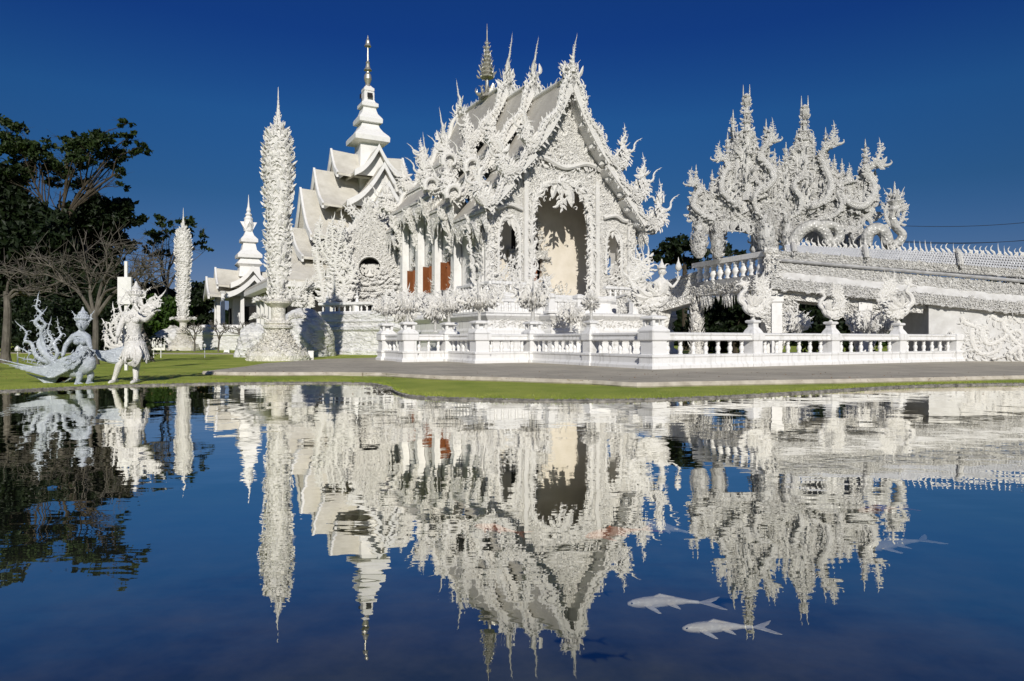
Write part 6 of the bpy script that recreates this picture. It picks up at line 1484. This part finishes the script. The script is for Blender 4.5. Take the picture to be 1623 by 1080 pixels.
for px, py, D, s, l in ((1264, 522, 29, .8, 'small spiky white lotus sculpture between the first and second bird piers, under the bridge'), (1375, 515, 30, .85, 'white lotus thicket sculpture under the bridge between the middle and last bird piers'), (1400, 520, 31, .8, 'slim white flame plant under the bridge just left of the last bird pier'), (690, 500, 38, 1.3, 'white flame sculpture on the terrace below the central shutters'), (640, 500, 42, 1.2, 'white flame sculpture on the terrace beside the medallion wall'), (905, 505, 36, 1.0, 'white flame sculpture standing below the porch steps')):
    c = P(px, 540, D); flame_bowl(l, (c[0], D, .3+(.9 if py > 505 else 1.4)), s, int(px), 1.0)

# ================================================================== TREES
def sheet(p, size, k, aspect=.55):
    """random leaf quads round points"""
    n_ = len(p); u = R.normal(0, 1, (n_, 3)); u /= np.linalg.norm(u, axis=1)[:, None]; w = np.cross(u, R.normal(0, 1, (n_, 3))); w /= np.linalg.norm(w, axis=1)[:, None]+1e-9
    s = (size*R.uniform(.6, 1.3, n_))[:, None]; v_ = np.cross(u, w)
    V = np.stack([p-u*s, p-w*s*aspect+v_*s*.15, p+u*s, p+w*s*aspect+v_*s*.15], 1).reshape(-1, 3); return V, np.arange(n_*4).reshape(-1, 4)
def crown(g, clumps, n_per, size, flat=.75):
    for c, r in clumps:
        n_ = int(n_per*max(.3, (r/1.2)**2)); sub = R.normal(0, 1, (max(4, int(n_/28)), 3)); sub /= np.linalg.norm(sub, axis=1)[:, None]; sub = sub*R.uniform(.35, 1.05, (len(sub), 1))
        q = sub[R.integers(0, len(sub), n_)]+R.normal(0, .17, (n_, 3)); V, Q = sheet(np.array(c)+q*r*[1, 1, flat], size, n_); g.add(V, Q)
def limbs(g, base, clumps, r0, hub, rng_=0, twigs=0, tw=.5):
    """a few main limbs, each forking toward its own group of leaf clumps"""
    C_ = np.array([c for c, r in clumps]); k = max(2, min(7, len(C_)//4+1)); cen_ = C_[R.choice(len(C_), k, False)]
    for _ in range(4):
        lab = np.argmin(((C_[:, None]-cen_[None])**2).sum(2), 1)
        cen_ = np.array([C_[lab == i].mean(0) if (lab == i).any() else cen_[i] for i in range(k)])
    for i in range(k):
        mem = np.where(lab == i)[0]
        if not len(mem): continue
        e = hub+(cen_[i]-hub)*.72; L = np.linalg.norm(e-hub); m1 = hub+(e-hub)*.4+[0, 0, L*.1]+R.normal(0, .05*L, 3)
        p = catmull([hub-[0, 0, .4], m1, e], 7); rm = min(r0*.6, .06+.018*L); tube(g, p, np.linspace(rm, rm*.4, len(p)), None, 7)
        for q in mem:
            st = p[R.integers(len(p)//3, len(p)-1)]; c = C_[q]; l2 = np.linalg.norm(c-st)
            b_ = catmull([st, st+(c-st)*.5+[0, 0, l2*.08]+R.normal(0, .09*l2, 3), c], 5); tube(g, b_, np.linspace(rm*.42, .02, len(b_)), None, 5)
            for _k in range(twigs):
                ii = R.integers(3, len(b_)); d = R.normal(0, 1, 3); d[2] = abs(d[2])*.7; d /= np.linalg.norm(d); e2 = b_[ii]+d*tw*R.uniform(.6, 1.6); md = (b_[ii]+e2)/2+R.normal(0, .12, 3)*tw
                tube(g, [b_[ii], md, e2], [.022, .015, .006], None, 4, 1, False)
                for _j in range(2): d2 = d+R.normal(0, .6, 3); tube(g, [md, md+d2*tw*.6], [.012, .005], None, 4, 1, False)
CR = 1.35
M['bark_dark'] = bark('dark_bark', (.035, .028, .02), (.08, .065, .045))
def tree(label, base, D, trunk_px, hub_px, cl_px, mat, n_per=260, size=.22, r0=.35, group=None, twigs=0, tw=.6, bm='bark_dark', name='tree', flat=.75, spread=1.6):
    sc_ = F/D; cl = []
    for x, y, r in cl_px:
        w = P(x, y, D); w[1] += R.uniform(-1, 1)*spread; cl.append((w, r/sc_*CR))
    b0 = P(base, 540, D); b0[2] = .15; tr_ = [b0]+[P(x, y, D) for x, y in trunk_px]; hub = P(*hub_px, D)
    t = thing(name, label, 'tree', tuple(b0), 0, group)
    g = Geo(); p = catmull(tr_+[hub], 5); tube(g, p, np.interp(np.linspace(0, 1, len(p)), [0, .08, 1], [r0*1.5, r0, r0*.6]), X, 10); limbs(g, b0, cl, r0, hub, twigs=twigs, tw=tw); g.build('trunk', bm, t)
    if mat:
        g = Geo(); crown(g, cl, n_per, size, flat); g.build('crown', mat, t)
    return t
zc = lambda L, s=3.856, y0=180: [(x/s, y/s+y0, r/s) for x, y, r in L]
tree('tall spreading tree with flat leafy crown and bare pale limbs, highest at the left', 97, 72, [(97, 440)], (96, 367),
     zc([(90, 110, 62), (130, 90, 40), (30, 200, 52), (110, 210, 66), (190, 220, 66), (280, 220, 50), (230, 290, 62), (60, 330, 55), (150, 300, 50), (300, 270, 50), (380, 330, 62), (420, 230, 66), (520, 200, 66), (600, 240, 66), (670, 180, 58), (730, 140, 40), (780, 125, 34), (830, 100, 34), (700, 260, 50), (770, 215, 34), (830, 205, 34), (872, 195, 22), (380, 150, 26), (560, 290, 44), (440, 120, 16), (470, 280, 50), (400, 400, 50), (640, 300, 36), (690, 350, 24), (790, 380, 22), (740, 440, 26), (160, 370, 50), (60, 420, 60), (250, 380, 44)]),
     'leaf_mid', 300, .24, .42, None, 6, 1.1, 'bark_dark', flat=.7, spread=2.2)
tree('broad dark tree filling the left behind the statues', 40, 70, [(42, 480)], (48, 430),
     zc([(30, 640, 120), (120, 560, 80), (150, 700, 120), (260, 650, 100), (60, 800, 130), (200, 850, 130), (330, 780, 100), (0, 520, 90), (40, 950, 140), (200, 1000, 140), (-60, 700, 140), (-120, 850, 160), (330, 930, 110), (-100, 400, 120), (340, 1040, 110), (0, 420, 70), (420, 1080, 120), (520, 1100, 120), (200, 1150, 120), (60, 1150, 120), (620, 1120, 100), (720, 1140, 90), (330, 1180, 110), (470, 1200, 110)]), 'leaf_dark', 300, .38, .6, None, 0)
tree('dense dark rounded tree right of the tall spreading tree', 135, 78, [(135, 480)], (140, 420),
     zc([(480, 640, 80), (560, 630, 85), (640, 590, 75), (710, 570, 60), (760, 610, 60), (820, 640, 40), (700, 660, 80), (600, 720, 90), (500, 760, 90), (450, 880, 100), (600, 860, 90), (700, 800, 60), (560, 980, 110), (700, 950, 60), (420, 1020, 90), (720, 1050, 60)]), 'leaf_dark', 280, .36, .5, None, 2, 1.0)
tree('thin leaning leafless tree between the standing statue and the far flame pillar', 239, 34, [(232, 540), (223, 515)], (226, 460), [(245, 430, 5), (255, 440, 5), (235, 410, 5), (215, 420, 5), (262, 455, 5), (205, 440, 5), (250, 412, 5)], None, 0, 0, .14, None, 7, .7, 'bark', spread=.8)
tree('sparse leafy tree standing behind the far flame pillar', 262, 88, [(262, 500)], (264, 455),
     zc([(960, 655, 44), (1000, 690, 36), (1060, 670, 34), (1100, 640, 44), (1140, 670, 44), (1190, 700, 36), (1215, 730, 32), (1200, 790, 32), (1245, 815, 28), (900, 720, 36), (870, 780, 30), (940, 760, 40), (1000, 760, 36), (1050, 740, 36), (1100, 740, 36), (1000, 850, 40), (920, 850, 40), (1120, 820, 36)]), 'leaf_mid', 110, .26, .3, None, 4, 1.2, 'bark', flat=.65, spread=1.5)
tree('leafless pale-branched tree behind the two statues', 150, 30, [(152, 520)], (150, 490), zc([(480, 880, 20), (560, 800, 20), (400, 900, 20), (330, 930, 20), (640, 900, 20), (700, 820, 20), (760, 760, 20), (820, 850, 20), (880, 950, 20), (950, 900, 20), (1010, 960, 20), (250, 1000, 20), (160, 900, 20), (420, 1000, 20), (620, 1000, 20), (820, 1020, 20), (940, 1040, 20)]), None, 0, 0, .15, None, 9, .8, 'bark', spread=1.0)
tree('leafless grey tree at the far left edge', 8, 32, [(12, 500)], (10, 462), [(40, 440, 5), (55, 425, 5), (70, 450, 5), (30, 470, 5), (90, 440, 5), (100, 470, 5), (60, 470, 5), (-20, 430, 5), (20, 420, 5)], None, 0, 0, .2, None, 8, .8, 'bark', spread=.8)
tree('bright green tree behind the white fence left of the far pillar', 250, 84, [(250, 530)], (250, 515), [(232, 505, 22), (252, 495, 24), (270, 508, 20), (240, 522, 20), (262, 524, 18), (280, 500, 14)], 'leaf_bright', 300, .3, .3)
tree('dark green tree just right of the far flame pillar', 312, 90, [(312, 520)], (312, 500), [(312, 462, 16), (322, 480, 14), (308, 485, 16), (318, 505, 14), (300, 510, 16), (325, 470, 9), (300, 470, 12)], 'leaf_dark', 300, .34, .35)
tree('dark tree behind the bright green tree, left of the far pillar', 215, 95, [(215, 520)], (218, 500), [(205, 480, 24), (225, 470, 22), (245, 470, 20), (262, 480, 18), (210, 505, 22), (190, 500, 24), (280, 485, 15)], 'leaf_dark', 300, .36, .4)
tree('dark tree crown beyond the bridge, right of the temple', 1085, 70, [(1085, 450)], (1085, 420), [(1048, 404, 13), (1062, 396, 13), (1078, 388, 15), (1094, 392, 15), (1108, 398, 12), (1072, 408, 14), (1100, 410, 13), (1035, 410, 8)], 'leaf_dark', 320, .26, .3)
tree('small dark tree seen through the gate opening', 1155, 72, [(1155, 450)], (1155, 420), [(1142, 400, 10), (1158, 394, 10), (1168, 402, 9), (1130, 408, 10)], 'leaf_dark', 320, .26, .3)
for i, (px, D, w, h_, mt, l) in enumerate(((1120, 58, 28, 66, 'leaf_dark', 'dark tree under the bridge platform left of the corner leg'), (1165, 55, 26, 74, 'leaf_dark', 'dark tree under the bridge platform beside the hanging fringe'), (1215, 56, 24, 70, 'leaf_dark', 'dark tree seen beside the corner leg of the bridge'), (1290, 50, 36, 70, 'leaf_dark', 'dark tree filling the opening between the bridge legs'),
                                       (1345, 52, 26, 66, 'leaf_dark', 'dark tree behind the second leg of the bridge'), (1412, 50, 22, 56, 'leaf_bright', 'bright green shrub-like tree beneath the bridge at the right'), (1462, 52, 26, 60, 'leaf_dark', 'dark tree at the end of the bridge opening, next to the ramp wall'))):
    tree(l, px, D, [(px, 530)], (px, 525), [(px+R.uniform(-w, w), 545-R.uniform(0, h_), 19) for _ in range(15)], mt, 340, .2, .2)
for i in range(9):
    px = -1500+i*190; D = 75+R.uniform(-10, 10); tree(['wide dark tree in the row beyond the left edge', 'dark tree of the row beyond the left edge'][i % 2], px, D, [(px, 500)], (px, 480), [(px+R.uniform(-90, 90), R.uniform(380, 520), R.uniform(26, 44)) for _ in range(10)], 'leaf_dark', 110, .5, .4, 'row of trees beyond the left edge') if i < 0 else None
for i in range(8):
    px = 1560+i*130; D = 80+R.uniform(-8, 8); l = 'dark tree in the row behind the bridge, beyond the right edge of the view'
    tree(l, px, D, [(px, 510)], (px, 495), [(px+R.uniform(-60, 60), R.uniform(455, 525), R.uniform(18, 28)) for _ in range(9)], 'leaf_dark', 110, .45, .3, 'trees behind the bridge at the right')
# far woodland closing the horizon, a single mass nobody could count
g = Geo()
for i in range(260):
    a = radians(-75+150*i/259)+R.normal(0, .01); D = 150+R.uniform(-12, 25); c = np.array([D*sin(a), D*cos(a), R.uniform(2.5, 4)]); crown(g, [(c, R.uniform(3.2, 5.2))], 24, .9, .8)
o = g.build('far_woodland', 'leaf_dark'); o['kind'] = 'stuff'; tag(o, 'distant dark band of woodland along the horizon', 'woodland')
g = Geo()
for i in range(110): c = P(R.uniform(-200, 225), 540, R.uniform(56, 66)); c[2] = R.uniform(.3, 4.2); crown(g, [(c, R.uniform(1.2, 1.9))], 170, .2, .8)
o = g.build('undergrowth', 'leaf_dark'); o['kind'] = 'stuff'; tag(o, 'dark undergrowth beneath the trees at the left', 'undergrowth')
g = Geo(); c = P(222, 560, 33); crown(g, [(np.array([c[0], 33, .65]), .75)], 2600, .05, .8); o = g.build('round_bush', 'leaf_dark'); tag(o, 'dark clipped round bush behind the standing statue', 'bush')
# trees behind the viewer whose shade falls on the statues and the left lawn
for (x, y, h_, r, l) in ((-17.5, -13, 17.5, 3.4, 'leafy tree on the near shore behind the viewpoint, shading the left lawn'), (-25, -14, 18.5, 4.6, 'leafy tree on the near shore behind the viewpoint, further left'), (-31, -14, 15, 4.6, 'leafy tree at the far left of the near shore')):
    t = thing('tree', l, 'tree', (x, y, .2), 0)
    w_ = None; cl = [(np.array([x, y, h_])+R.normal(0, 1, 3)*[r*.55, r*.55, 1.6], R.uniform(1.0, 1.6)) for _ in range(18)]
    g = Geo(); tube(g, [(x, y, .1), (x, y, h_*.4), (x+.3, y, h_*.7)], [.5, .4, .3], X, 9); limbs(g, None, cl, .35, np.array([x+.2, y, h_*.66])); g.build('trunk', 'bark', t)
    g = Geo(); crown(g, cl, 180, .28); g.build('crown', 'leaf_mid', t)
# bare frangipanis by the low wall
def bare(label, px, py, D, h_, n):
    b0 = G(px, py, .2); b0 = np.array([P(px, 540, D)[0], D, .2]); t = thing('bare_tree', label, 'tree', tuple(b0), 0, 'bare frangipani trees'); g = Geo()
    def rec(p, d, L, r, k):
        e = p+d*L; tube(g, [p, (p+e)/2+R.normal(0, .05, 3), e], [r, r*.85, r*.75], None, 5, 1, k == 0)
        if k: 
            for _ in range(3 if k > 1 else 2): d2 = d+R.normal(0, .55, 3); d2[2] = abs(d2[2])*.7+.25; rec(e, d2/np.linalg.norm(d2), L*.72, r*.7, k-1)
    rec(b0, np.array([R.normal(0, .15), 0, 1.]), h_*.32, .09, 4); g.build('trunk', 'bark', t)
bare('small bare frangipani in front of the low wall, centre of three', 346, 550, 62, 3.4, 4); bare('small bare frangipani left of the far pillar base', 308, 548, 64, 3.2, 4); bare('small bare frangipani close beside the near pillar mound', 384, 545, 60, 3.2, 4)
# fallen leaves on the lawn and paving near the left trees and along the kerb
g = Geo(); q = np.array([G(R.uniform(-40, 1600), R.uniform(590, 606), .3) for _ in range(420)]+[G(R.uniform(-40, 420), R.uniform(562, 604), .22) for _ in range(380)])
q[:420, 2] = .315; q[420:, 2] = .235
V, Q_ = sheet(q, .028, len(q)); V[:, 2] = V[:, 2]*.35+np.repeat(q[:, 2], 4)*.65+.008; g.add(V, Q_); o = g.build('fallen_leaves', 'litter'); o['kind'] = 'stuff'; tag(o, 'dry brown fallen leaves scattered on lawn and paving', 'leaves')
# fence, lamps, bin, boxes
fn = thing('fence', 'low white picket fence in the distance left of the far flame pillar', 'fence', (P(240, 0, 74)[0], 74, .2))
g = Geo(); a, b_ = P(196, 0, 74), P(262, 0, 74); box(g, a[0], b_[0], 73.9, 74.1, .2, .45); box(g, a[0], b_[0], 73.9, 74.1, 1.35, 1.5); g.build('rail', 'white', fn)
for x in np.linspace(a[0]+.1, b_[0]-.1, 18): g = Geo(); box(g, x-.07, x+.07, 73.93, 74.07, .45, 1.35); g.build('picket', 'white', fn)
for px, l in ((243.5, 'white garden lamp, left of the pair in front of the far flame pillar'), (255, 'white garden lamp, right of the pair in front of the far flame pillar'), (324.5, 'thin white lamp post on the lawn right of the far flame pillar'), (28, 'white garden lamp on the lawn at the far left')):
    c = P(px, 0, 42 if px > 100 else 26); t = thing('garden_lamp', l, 'lamp', (c[0], c[1], .2)); g = Geo(); lathe(g, (c[0], c[1], .2), [(.04, 0), (.025, .05), (.025, .62)], 8); g.build('pole', 'white', t); g = Geo(); lathe(g, (c[0], c[1], .82), [(.03, 0), (.09, .03), (.1, .12), (.05, .2), (.0, .24)], 8); g.build('lamp_head', 'white', t)
def crate(label, px, D, hw, h_, mat, name, cat):
    c = P(px, 0, D); g = Geo(); _sq(g, (c[0], D, .2), [(hw, 0), (hw, h_*.88), (hw*1.08, h_*.9), (hw*1.08, h_)], .2, 1, 1); box(g, c[0]-hw*.6, c[0]+hw*.6, D-hw*1.25, D-hw*.9, .2+h_*.2, .2+h_*.3); o = g.build(name, mat); tag(o, label, cat)
crate('small white utility box at the foot of the near flame pillar', 493, 36.5, .19, .5, 'white', 'utility_box', 'box')
crate('black square bin beside the plaster mound left of the near pillar', 389, 46, .16, .42, 'dark', 'litter_bin', 'bin')
crate('low white stone block on the far lawn', 360, 58, .3, .28, 'white', 'stone_block', 'block')
g = Geo()
for p0, p1 in (((1395, 357, 60), (1760, 337, 50)), ((1400, 383, 60), (1760, 366, 50)), ((1400, 381, 60.5), (1760, 368, 52))):
    a, b_ = P(*p0), P(*p1); pts = [a+(b_-a)*f-Z*.5*math.sin(pi*f) for f in np.linspace(0, 1, 14)]; g2 = Geo(); tube(g2, pts, .022, Y, 5); o = g2.build('power_cable', 'wire'); o['group'] = 'power cables at the right'
    tag(o, {357: 'highest thin black cable crossing the sky above the bridge', 383: 'lower black cable dipping toward the bridge crest', 381: 'black cable running close above the lowest one'}[p0[1]], 'cable', 'power cables at the right')

# ================================================================== FISH
def fish(label, px, py, length, yaw, mat, z=-.22, bend=.3):
    z += WZ; c = G(px, py, z); t = thing('koi_fish', label, 'fish', tuple(c), yaw)
    n_ = 14; s = np.linspace(0, 1, n_); x = (s-.45)*length; y = bend*length*.25*np.sin((s-.2)*2.6)
    w = np.interp(s, [0, .05, .2, .4, .7, .85, 1], [.018, .045, .072, .080, .055, .028, .02])*length
    g = Geo(); tube(g, np.stack([x, y, 0*x], 1), w, Z, 12, 1.05); b_ = g.build('body', mat, t, smooth=True, local=True)
    def fin(nm, pts, th=.004):
        g = Geo(); p = np.array(pts, float)*length; k = len(p); V = np.vstack([p+[0, 0, th*length], p-[0, 0, th*length]]); T = [[0, i, i+1] for i in range(1, k-1)]+[[k, k+i+1, k+i] for i in range(1, k-1)]; Q = [[i, (i+1) % k, k+(i+1) % k, k+i] for i in range(k)]; g.add(V, Q, T); g.build(nm, mat, t, local=True)
    yt = y[-1]/length
    fin('tail_fin', [(.53, yt, 0), (.62, yt+.05, .0), (.78, yt+.17, .01), (.86, yt+.20, .02), (.80, yt+.10, .01), (.70, yt+.01, 0), (.80, yt-.08, -.01), (.90, yt-.17, -.02), (.80, yt-.17, -.01), (.64, yt-.07, 0)])
    for sg in (-1, 1):
        fin('pectoral_fin', [(-.22, sg*.07+y[3]/length, -.02), (-.16, sg*.13+y[3]/length, -.03), (-.04, sg*.22, -.05), (.0, sg*.22, -.05), (-.06, sg*.12, -.03), (-.12, sg*.07+y[4]/length, -.02)])
        fin('pelvic_fin', [(.1, sg*.06+y[7]/length, -.02), (.16, sg*.1+y[7]/length, -.03), (.28, sg*.15+y[8]/length, -.05), (.26, sg*.09+y[8]/length, -.04), (.2, sg*.05+y[9]/length, -.02)])
    g = Geo(); V = [(-.12*length, y[4], w[4]*.9), (0, y[6], w[6]*1.0+.035*length), (.22*length, y[9], w[9]*.9+.01*length), (.2*length, y[9], w[9]*.8), (-.1*length, y[5], w[5]*.8)]; V = [np.array(v) for v in V]
    V = [v+[0, .004, 0] for v in V]+[v-[0, .004, 0] for v in V]; g.add(V, [[i, (i+1) % 5, 5+(i+1) % 5, 5+i] for i in range(5)], [[0, 1, 2], [0, 2, 3], [0, 3, 4], [5, 7, 6], [5, 8, 7], [5, 9, 8]]); g.build('dorsal_fin', mat, t, local=True)
    g = Geo()
    for sg in (-1, 1): ellipsoid(g, (-.39*length, sg*.05*length+y[1], .02*length), np.array([.012, .008, .012])*length, 8, 6)
    g.build('eyes', 'wire', b_, local=True)
fish('larger white koi with trailing tail, swimming left near the bottom of the view', 1046, 957, .33, -.12, 'fish_white', -.09, .5)
fish('white koi nearest the viewer, just right of and below the larger one', 1132, 996, .30, -.06, 'fish_white', -.09, .3)
fish('small white koi beside the orange one below the temple reflection', 1044, 836, .34, -.75, 'fish_white', -.05, .3)
fish('white koi at the right beneath the gate reflection', 1412, 864, .40, .25, 'fish_white', -.05, .3)
fish('orange koi in the middle of the pond under the temple reflection', 968, 846, .38, .3, 'fish_orange', -.04, .3)
fish('faint orange koi deep below the temple roof reflection', 780, 838, .30, -.6, 'fish_orange', -.08, .3)
fish('faint pinkish koi swimming furthest out at the right', 1390, 808, .42, .1, 'fish_orange', -.35, .3)
